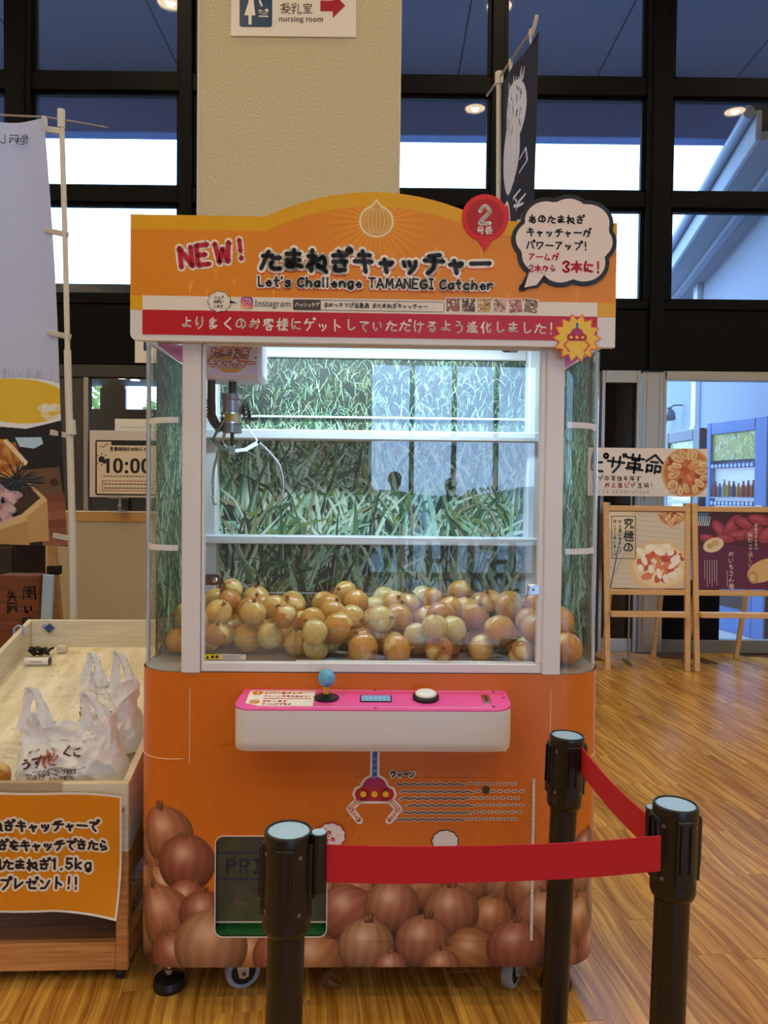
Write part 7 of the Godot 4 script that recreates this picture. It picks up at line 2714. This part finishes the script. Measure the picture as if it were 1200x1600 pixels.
# ---------------------------------------------------------------- left corner
func left_corner() -> void:
	var t := thing("hours_sign", "white opening-hours sign reading 10:00 in a black frame, on the low wall", "sign", Vector3(-2.40, 1.262, -4.72))
	box_part(t, "board", Vector3(-0.30, 0.13, -0.006), Vector3(0.34, 0.74, 0.0), mat("board grey white", k8(206, 200, 204), 0.5), 0.003)
	box_part(t, "notice", Vector3(-0.245, 0.145, 0.0), Vector3(0.34, 0.655, 0.003), mat("notice cream", k8(222, 206, 186), 0.6), 0.001)
	var f := MB.new()
	var rr := round_rect(-0.238, 0.155, 0.33, 0.645, 0.012)
	rr.append(rr[0])
	ink(f, rr, 0.014, 0.0036)
	f.box(Vector3(-0.10, 0.605, 0.003), Vector3(0.33, 0.64, 0.0038))
	write(f, "営業時間のお知らせ", -0.115, 0.552, 0.036, 0.006, 0.0036, 1.08)
	f.disc(Vector3(-0.188, 0.475, 0.0036), 0.030)
	for k in 8:
		var q := Vector2(-0.188, 0.475) + Vector2.from_angle(TAU * k / 8.0) * 0.05
		f.disc(Vector3(q.x, q.y, 0.0036), 0.007, 8)
	for k in 13:
		ink(f, PackedVector2Array([Vector2(-0.17 + k * 0.03, 0.318), Vector2(-0.152 + k * 0.03, 0.326)]), 0.007, 0.0036)
	ink(f, PackedVector2Array([Vector2(-0.205, 0.595), Vector2(-0.17, 0.585), Vector2(-0.15, 0.61), Vector2(-0.125, 0.62)]), 0.006, 0.0036)
	obj(t, "print", f, mat("letter black", Color.BLACK))
	latin(t, "lettering", "10:00", Vector3(0.04, 0.415, 0.0034), 0.185, mat("letter black", Color.BLACK), true)
	var r := MB.new()
	ink(r, PackedVector2Array([Vector2(-0.18, 0.19), Vector2(0.32, 0.19), Vector2(0.32, 0.28), Vector2(-0.18, 0.28), Vector2(-0.18, 0.19)]), 0.006, 0.0036)
	obj(t, "red_frame", r, mat("notice red", k8(176, 70, 58), 0.5))
	var rt := MB.new()
	for k in 2:
		for j in 14:
			ink(rt, PackedVector2Array([Vector2(-0.16 + j * 0.033, 0.250 - k * 0.036), Vector2(-0.142 + j * 0.033, 0.252 - k * 0.036)]), 0.010, 0.0036)
	obj(t, "red_text", rt, mat("notice dark red", k8(96, 44, 40), 0.5))
	var st := MB.new()
	st.tube([Vector3(-0.02, 0.0, 0), Vector3(-0.02, 0.14, 0)], 0.014, -1, 10)
	st.turned([[0.0, 0.0], [0.05, 0.0], [0.05, 0.008], [0.0, 0.012]], 16)
	st.box(Vector3(-0.13, 0.118, -0.012), Vector3(0.06, 0.135, 0.012), 0.003)
	st.tube([Vector3(-0.035, 0.05, 0), Vector3(-0.005, 0.05, 0)], 0.02, -1, 10)
	obj(t, "clip_stand", st, mat("peg steel", Color.BLACK))
	var n := thing("paper_notice", "pale sheet of paper stuck to the pane behind the opening-hours sign", "notice", Vector3(-2.30, 1.86, -4.84))
	box_part(n, "sheet", Vector3(-0.21, 0.0, 0.0), Vector3(0.34, 0.26, 0.003), mat("laminated white", Color.WHITE))
	var nl := MB.new()
	for k in 3:
		for j in 12:
			nl.box(Vector3(-0.16 + j * 0.035, 0.10 + k * 0.04, 0.003), Vector3(-0.138 + j * 0.035, 0.108 + k * 0.04, 0.0034))
	obj(n, "print", nl, mat("pale ink", Color.BLACK))
	# dark cupboard, brown box, board and trestle leg behind the cart
	var dk := thing("dark_cupboard", "dark brown cupboard standing behind the food banner", "cupboard", Vector3(-2.35, 0, -2.3))
	var brown := mat("cupboard brown", k8(40, 27, 20), 0.5)
	box_part(dk, "body", Vector3(-0.75, 0, -0.3), Vector3(0.20, 1.15, 0.1), brown, 0.006)
	box_part(dk, "door", Vector3(-0.27, 0.06, 0.1), Vector3(0.19, 1.12, 0.115), brown, 0.004)
	box_part(dk, "door", Vector3(-0.74, 0.06, 0.1), Vector3(-0.28, 1.12, 0.115), brown, 0.004)
	var bx := thing("wooden_box", "brown wooden box with brushed black characters behind the cart", "box", Vector3(-1.985, 0, -1.9))
	var bw := wood_mat("box wood", k8(128, 70, 38), k8(96, 48, 26), 0.6, Vector3(1.5, 1.5, 1.5))
	box_part(bx, "body", Vector3(-0.11, 0, -0.12), Vector3(0.115, 0.99, 0.0), bw, 0.004)
	var bl := MB.new()
	write(bl, "風", 0.022, 0.86, 0.075, 0.009, 0.0012)
	write(bl, "い", 0.03, 0.78, 0.05, 0.009, 0.0012)
	write(bl, "時", 0.022, 0.70, 0.06, 0.009, 0.0012)
	write(bl, "笑", -0.06, 0.85, 0.05, 0.008, 0.0012)
	write(bl, "願", -0.062, 0.78, 0.055, 0.008, 0.0012)
	obj(bx, "lettering", bl, mat("brush black", k8(28, 20, 18), 0.6))
	var bd := thing("pale_board", "narrow pale blue board leaning by the brown box", "board", Vector3(-1.85, 0, -1.86))
	bd.rotation.z = -0.05
	box_part(bd, "board", Vector3(-0.03, 0, -0.012), Vector3(0.026, 1.0, 0.012), mat("board pale blue", k8(168, 196, 214), 0.5), 0.003)
	var lg := thing("trestle_leg", "slanting pale wooden trestle leg left of the beige low wall", "trestle", Vector3(-1.775, 0, -2.05))
	var lb := MB.new()
	lb.bar(Vector3(0, 0.0, 0), Vector3(-0.11, 1.36, 0), 0.045, 0.03, Vector3.RIGHT, 0.003)
	obj(lg, "leg", lb, wood_mat("trestle wood", k8(200, 152, 90), k8(170, 124, 70), 0.5, Vector3(1.5, 1.5, 1.5)))
	var lk := MB.new()
	lk.box(Vector3(-0.115, 0.98, -0.02), Vector3(-0.045, 1.03, 0.025), 0.003)
	obj(lg, "dark_bracket", lk, black_of())

# ---------------------------------------------------------------- drink machines outside
func vending() -> void:
	for k in 2:
		var blue := k == 1
		var at := Vector3(3.865, -0.05, -6.15) if blue else Vector3(3.865, -0.05, -7.65)
		var t := thing("drink_machine", "blue drink vending machine outside the glass front" if blue else "dark drink vending machine outside, behind the blue one", "vending machine", at, -1.32 if blue else -1.508)
		var shell := mat("vending blue", k8(92, 132, 196), 0.4) if blue else mat("vending grey", k8(70, 78, 92), 0.4)
		var b := MB.new()
		b.box(Vector3(-0.48, 0.0, -0.68), Vector3(0.48, 2.36, -0.08), 0.015)
		b.box(Vector3(-0.48, 0.0, -0.08), Vector3(-0.40, 2.36, 0.0), 0.008)
		b.box(Vector3(0.30, 0.0, -0.08), Vector3(0.48, 2.36, 0.0), 0.008)
		b.box(Vector3(-0.40, 2.22, -0.08), Vector3(0.30, 2.36, 0.0), 0.008)
		b.box(Vector3(-0.40, 0.0, -0.08), Vector3(0.30, 1.0, 0.0), 0.008)
		obj(t, "cabinet", b, shell)
		box_part(t, "side_skin", Vector3(0.481, 0.02, -0.68), Vector3(0.49, 2.34, -0.02), mat("vending side", k8(30, 34, 44), 0.5))
		var c := Canvas.new(256, 96, k8(150, 170, 110))
		var rg := RandomNumberGenerator.new()
		rg.seed = 33 + k
		for q in 120:
			var p := Vector2(rg.randf() * 256, rg.randf() * 96)
			c.line(p, p + Vector2(rg.randf_range(-22, 22), rg.randf_range(-30, 30)), rg.randf_range(2, 10), 2, [k8(120, 160, 70), k8(200, 206, 120), k8(90, 120, 110), k8(196, 150, 120), k8(210, 220, 210)][q % 5], 0.8)
		var pm := MB.new()
		pm.quad(Vector3(-0.40, 1.92, -0.03), Vector3(0.30, 1.92, -0.03), Vector3(0.30, 2.22, -0.03), Vector3(-0.40, 2.22, -0.03))
		var pmm := textured("vending picture %d" % k, c.tex(), 0.3)
		pmm.emission_enabled = true
		pmm.emission = Color.WHITE
		pmm.emission_operator = BaseMaterial3D.EMISSION_OP_MULTIPLY
		pmm.emission_texture = pmm.albedo_texture
		pmm.emission_energy_multiplier = 0.5
		obj(t, "lit_picture_sign", pm, pmm)
		# lit display shelves with sample drinks
		for r in 2:
			var y := 1.55 - r * 0.42
			var bk := box_part(t, "display_light_panel", Vector3(-0.40, y - 0.12, -0.078), Vector3(0.30, y + 0.28, -0.072), glow_mat("vending light", k8(200, 226, 250), 0.8))
			box_part(t, "shelf", Vector3(-0.40, y - 0.06, -0.07), Vector3(0.30, y - 0.045, -0.01), mat("vending shelf", k8(190, 206, 230), 0.4))
			var bs := MB.new()
			bs.box(Vector3(-0.40, y + 0.28, -0.05), Vector3(0.30, y + 0.33, -0.008), 0.004)
			var st := obj(t, "button_strip", bs, mat("strip blue", k8(50, 76, 150), 0.4))
			for q in 11:
				var bb := MB.new()
				bb.t = Transform3D(Basis(Vector3.RIGHT, PI / 2), Vector3(-0.37 + q * 0.063, y + 0.305, -0.008))
				bb.turned([[0.022, 0.0], [0.022, 0.008], [0.0, 0.010]], 12)
				obj(st, "button", bb, mat("vending button", k8(196, 214, 244), 0.3))
			for q in 9:
				var d := MB.new()
				var h := rg.randf_range(0.15, 0.2)
				d.t = Transform3D(Basis.IDENTITY, Vector3(-0.36 + q * 0.076, y - 0.045, -0.04))
				d.lathe([[0.0, 0.0], [0.024, 0.002], [0.026, 0.02], [0.026, h * 0.62], [0.011, h * 0.82], [0.011, h], [0.0, h]], 12)
				var col: Color = [k8(60, 150, 70), k8(160, 60, 50), k8(40, 60, 120), k8(90, 64, 48), k8(190, 180, 150), k8(60, 120, 160), k8(200, 150, 60)][rg.randi() % 7]
				obj(t, "sample_drink", d, mat("drink %s" % col.to_html(), col, 0.25))
		box_part(t, "display_glass", Vector3(-0.40, 1.0, -0.005), Vector3(0.30, 1.92, -0.001), pane_mat("clear pane", Color.WHITE, 0.008))
		box_part(t, "delivery_flap", Vector3(-0.33, 0.28, 0.0), Vector3(0.23, 0.46, 0.012), black_of(), 0.004)
		box_part(t, "coin_panel", Vector3(0.34, 1.05, 0.0), Vector3(0.44, 1.42, 0.01), mat("zinc", Color.BLACK), 0.003)

# ---------------------------------------------------------------- what the case glass mirrors, behind the camera
func behind_camera() -> void:
	# table with stools by the back windows
	var top := mat("table white", k8(214, 214, 212), 0.3)
	var leg := mat("table grey", k8(90, 90, 94), 0.5)
	var t := thing("long_table", "long pale table with rounded ends by the back windows", "table", Vector3(1.75, 0, 9.6))
	var b := MB.new()
	b.t = Transform3D(Basis(Vector3.RIGHT, -PI / 2), Vector3.ZERO)
	b.prism(round_rect(-1.0, -0.35, 1.0, 0.35, 0.34, 8), 0.735, 0.77)
	obj(t, "table_top", b, top)
	for x in [-0.65, 0.0, 0.65]:
		box_part(t, "leg", Vector3(x - 0.045, 0.0, -0.06), Vector3(x + 0.045, 0.735, 0.06), leg, 0.005)
		box_part(t, "foot", Vector3(x - 0.06, 0.0, -0.3), Vector3(x + 0.06, 0.03, 0.3), leg, 0.005)
	var spots := [Vector3(1.15, 0, 9.0), Vector3(2.05, 0, 8.95), Vector3(2.75, 0, 9.05)]
	var s := thing("stool", "dark stool in front of the long table's left end", "stool", spots[0], 0.1, "stools at the long table")
	var sb := MB.new()
	sb.turned([[0.0, 0.45], [0.19, 0.45], [0.195, 0.47], [0.17, 0.49], [0.0, 0.495]], 20)
	obj(s, "seat", sb, mat("stool seat", k8(60, 56, 54), 0.5))
	for k in 4:
		var a := PI / 4 + PI / 2 * k
		var l := MB.new()
		l.tube([Vector3(cos(a) * 0.14, 0.45, sin(a) * 0.14), Vector3(cos(a) * 0.21, 0.0, sin(a) * 0.21)], 0.018, 0.014, 8)
		obj(s, "leg", l, leg)
	for k in [1, 2]:
		var c := s.duplicate()
		c.name = numbered("stool")
		add_child(c)
		c.position = spots[k]
		c.set_meta("label", ["", "dark stool in front of the middle of the long table", "dark stool in front of the long table's right end"][k])
	person(Vector3(0.52, 0, 8.9), 0.4, 1.74, k8(52, 54, 62), k8(40, 42, 50), "person in dark clothes standing left of the long table", 0.15)
	person(Vector3(1.50, 0, 10.2), -0.5, 1.68, k8(74, 70, 70), k8(52, 54, 66), "person in a grey top standing behind the long table", -0.1)
	# greenery and far hills beyond the back windows
	for q in [[Vector3(0.4, -0.05, 17.0), 1.1, 0.8], [Vector3(3.4, -0.05, 18.0), 1.15, 0.85], [Vector3(6.4, -0.05, 17.5), 1.1, 0.8]]:
		tree(q[0], q[1], q[2], "low green tree beyond the back windows, %s" % ["left", "middle", "right"][0 if q[0].x < 2.0 else (1 if q[0].x < 5.0 else 2)])
	var h := structure("trim_5", "far blue hills beyond the back windows", "hills")
	var hb := MB.new()
	var rows := []
	for i in 4:
		var row := PackedVector3Array()
		for j in 41:
			var x := -60.0 + j * 3.0
			var y := 1.9 + 0.5 * sin(j * 0.5) + 0.3 * sin(j * 1.3)
			row.append(Vector3(x, y * sin(PI / 2 * i / 3.0), 58.0 + 6.0 * (1.0 - cos(PI / 2 * i / 3.0))))
		rows.append(row)
	hb.grid(rows, true)
	obj(h, "hill_slope", hb, mat("hill blue", k8(96, 124, 132), 0.9))

# one continuous body: tapered bones joined by a smooth minimum and meshed as surface nets
func person(at: Vector3, turn: float, height: float, shirt: Color, trousers: Color, label: String, lean: float) -> void:
	var t := thing("person", label, "person", at, turn)
	var u := height / 1.72
	var bones := [[Vector3(0, 1.0, 0), Vector3(0, 1.30, 0.0), 0.145, 0.165], [Vector3(-0.14, 1.38, 0), Vector3(0.14, 1.38, 0), 0.085, 0.085], [Vector3(0, 0.93, 0), Vector3(0, 1.05, 0), 0.155, 0.14], [Vector3(0, 1.40, 0), Vector3(0, 1.52, 0.01), 0.06, 0.055], [Vector3(0, 1.59, 0.02), Vector3(0, 1.63, 0.015), 0.085, 0.092], [Vector3(0, 1.565, 0.055), Vector3(0, 1.585, 0.095), 0.045, 0.02]]
	for s in [-1.0, 1.0]:
		var el := Vector3(s * 0.27, 1.12, 0.02)
		var wr := Vector3(s * (0.20 + lean), 0.95, 0.18)
		bones.append_array([[Vector3(s * 0.19, 1.37, 0), el, 0.055, 0.045], [el, wr, 0.043, 0.032], [wr, wr + Vector3(-s * 0.02, -0.05, 0.06), 0.034, 0.03]])
		var kn := Vector3(s * 0.10, 0.50, 0.02)
		var an := Vector3(s * 0.105, 0.09, -0.02)
		bones.append_array([[Vector3(s * 0.09, 0.92, 0), kn, 0.095, 0.06], [kn, an, 0.058, 0.042], [an + Vector3(0, -0.04, 0), an + Vector3(s * 0.015, -0.05, 0.16), 0.045, 0.036]])
		for f in 4:
			var fb := wr + Vector3(-s * 0.02, -0.06, 0.07) + Vector3(s * (f - 1.5) * 0.018, 0, 0)
			bones.append([fb, fb + Vector3(0, -0.035, 0.05 - 0.006 * absf(f - 1.5)), 0.011, 0.009])
		bones.append([wr + Vector3(-s * 0.025, -0.01, 0.03), wr + Vector3(-s * 0.065, -0.03, 0.065), 0.012, 0.010])
	var cell := 0.026
	var lo := Vector3(-0.40, 0.0, -0.24)
	var nx := 31
	var ny := 68
	var nz := 22
	var field := PackedFloat32Array()
	field.resize(nx * ny * nz)
	field.fill(1.0)
	# each bone touches only the nodes near it
	for bn in bones:
		var a: Vector3 = bn[0]
		var b: Vector3 = bn[1]
		var r: float = maxf(bn[2], bn[3]) + 0.07
		var mn := ((a.min(b) - Vector3.ONE * r - lo) / cell).floor()
		var mx := ((a.max(b) + Vector3.ONE * r - lo) / cell).ceil()
		var ab := b - a
		var l2 := maxf(ab.length_squared(), 1e-6)
		for z in range(maxi(int(mn.z), 0), mini(int(mx.z), nz - 1) + 1):
			for y in range(maxi(int(mn.y), 0), mini(int(mx.y), ny - 1) + 1):
				for x in range(maxi(int(mn.x), 0), mini(int(mx.x), nx - 1) + 1):
					var p := lo + Vector3(x, y, z) * cell
					var f := clampf((p - a).dot(ab) / l2, 0, 1)
					var d := p.distance_to(a + ab * f) - lerpf(bn[2], bn[3], f)
					var i := x + nx * (y + ny * z)
					var e := field[i]
					var k := clampf(0.5 + 0.5 * (e - d) / 0.03, 0, 1)
					field[i] = lerpf(e, d, k) - 0.03 * k * (1.0 - k)
	var verts := {}
	var m := MB.new()
	m.colored = true
	var skin := Color(0.50, 0.33, 0.24)
	var sl := shirt.srgb_to_linear()
	var tl := trousers.srgb_to_linear()
	var corner := [0, 1, nx, nx + 1, nx * ny, nx * ny + 1, nx * ny + nx, nx * ny + nx + 1]
	for z in nz - 1:
		for y in ny - 1:
			for x in nx - 1:
				var i := x + nx * (y + ny * z)
				var neg := 0
				for c in corner:
					if field[i + c] < 0.0:
						neg += 1
				if neg == 0 or neg == 8:
					continue
				var sum := Vector3.ZERO
				var cnt := 0
				for e in [[0, 1], [2, 3], [4, 5], [6, 7], [0, 2], [1, 3], [4, 6], [5, 7], [0, 4], [1, 5], [2, 6], [3, 7]]:
					var fa := field[i + corner[e[0]]]
					var fb := field[i + corner[e[1]]]
					if (fa < 0.0) != (fb < 0.0):
						var pa := Vector3(e[0] & 1, (e[0] >> 1) & 1, e[0] >> 2)
						var pb := Vector3(e[1] & 1, (e[1] >> 1) & 1, e[1] >> 2)
						sum += pa.lerp(pb, fa / (fa - fb))
						cnt += 1
				verts[i] = lo + (Vector3(x, y, z) + sum / cnt) * cell
	for i in verts:
		var x: int = i % nx
		var y: int = (i / nx) % ny
		var z: int = i / (nx * ny)
		for ax in 3:
			var st: int = [1, nx, nx * ny][ax]
			var s1: int = [nx, nx * ny, 1][ax]
			var s2: int = [nx * ny, 1, nx][ax]
			if not (verts.has(i - s1) and verts.has(i - s2) and verts.has(i - s1 - s2)):
				continue
			var f0 := field[i]
			var f1 := field[i + st]
			if (f0 < 0.0) == (f1 < 0.0):
				continue
			var q := [verts[i], verts[i - s1], verts[i - s1 - s2], verts[i - s2]]
			if f0 > 0.0:
				q.reverse()
			for o in [0, 1, 2, 0, 2, 3]:
				var p: Vector3 = q[o]
				var g := (p - lo) / cell
				var gi := clampi(int(g.x), 1, nx - 2) + nx * (clampi(int(g.y), 1, ny - 2) + ny * clampi(int(g.z), 1, nz - 2))
				var nn := Vector3(field[gi + 1] - field[gi - 1], field[gi + nx] - field[gi - nx], field[gi + nx * ny] - field[gi - nx * ny]).normalized()
				m.tint = skin if p.y > 1.44 or (p.y < 0.965 and p.z > 0.12 and p.y > 0.7) else (sl if p.y > 0.95 else tl)
				m.put(p * u, nn, Vector2.ZERO)
	var bm := mat("person body", Color.WHITE, 0.8)
	bm.vertex_color_use_as_albedo = true
	obj(t, "body", m, bm)
	var hr := MB.new()
	hr.t = Transform3D(Basis(Vector3.RIGHT, -0.35).scaled(Vector3.ONE * u), Vector3(0, 1.645, -0.005) * u)
	var prof := []
	for k in 9:
		var q := PI * 0.42 + PI * 0.58 * k / 8.0
		prof.append([sin(q) * 0.103, -cos(q) * 0.108])
	hr.lathe(prof, 18)
	obj(t, "hair", hr, mat("dark hair", k8(26, 22, 20), 0.6))
	for s in [-1.0, 1.0]:
		var e := MB.new()
		e.t = Transform3D(Basis(Vector3.RIGHT, PI / 2), Vector3(s * 0.034, 1.615, 0.094) * u)
		e.turned([[0.009, 0.0], [0.007, 0.006], [0.0, 0.008]], 10)
		obj(t, "eye", e, mat("eye dark", k8(30, 24, 22), 0.3))
	var mo := MB.new()
	mo.box(Vector3(-0.022, 1.542, 0.088) * u, Vector3(0.022, 1.550, 0.098) * u)
	obj(t, "mouth", mo, mat("lip", k8(150, 84, 76), 0.5))
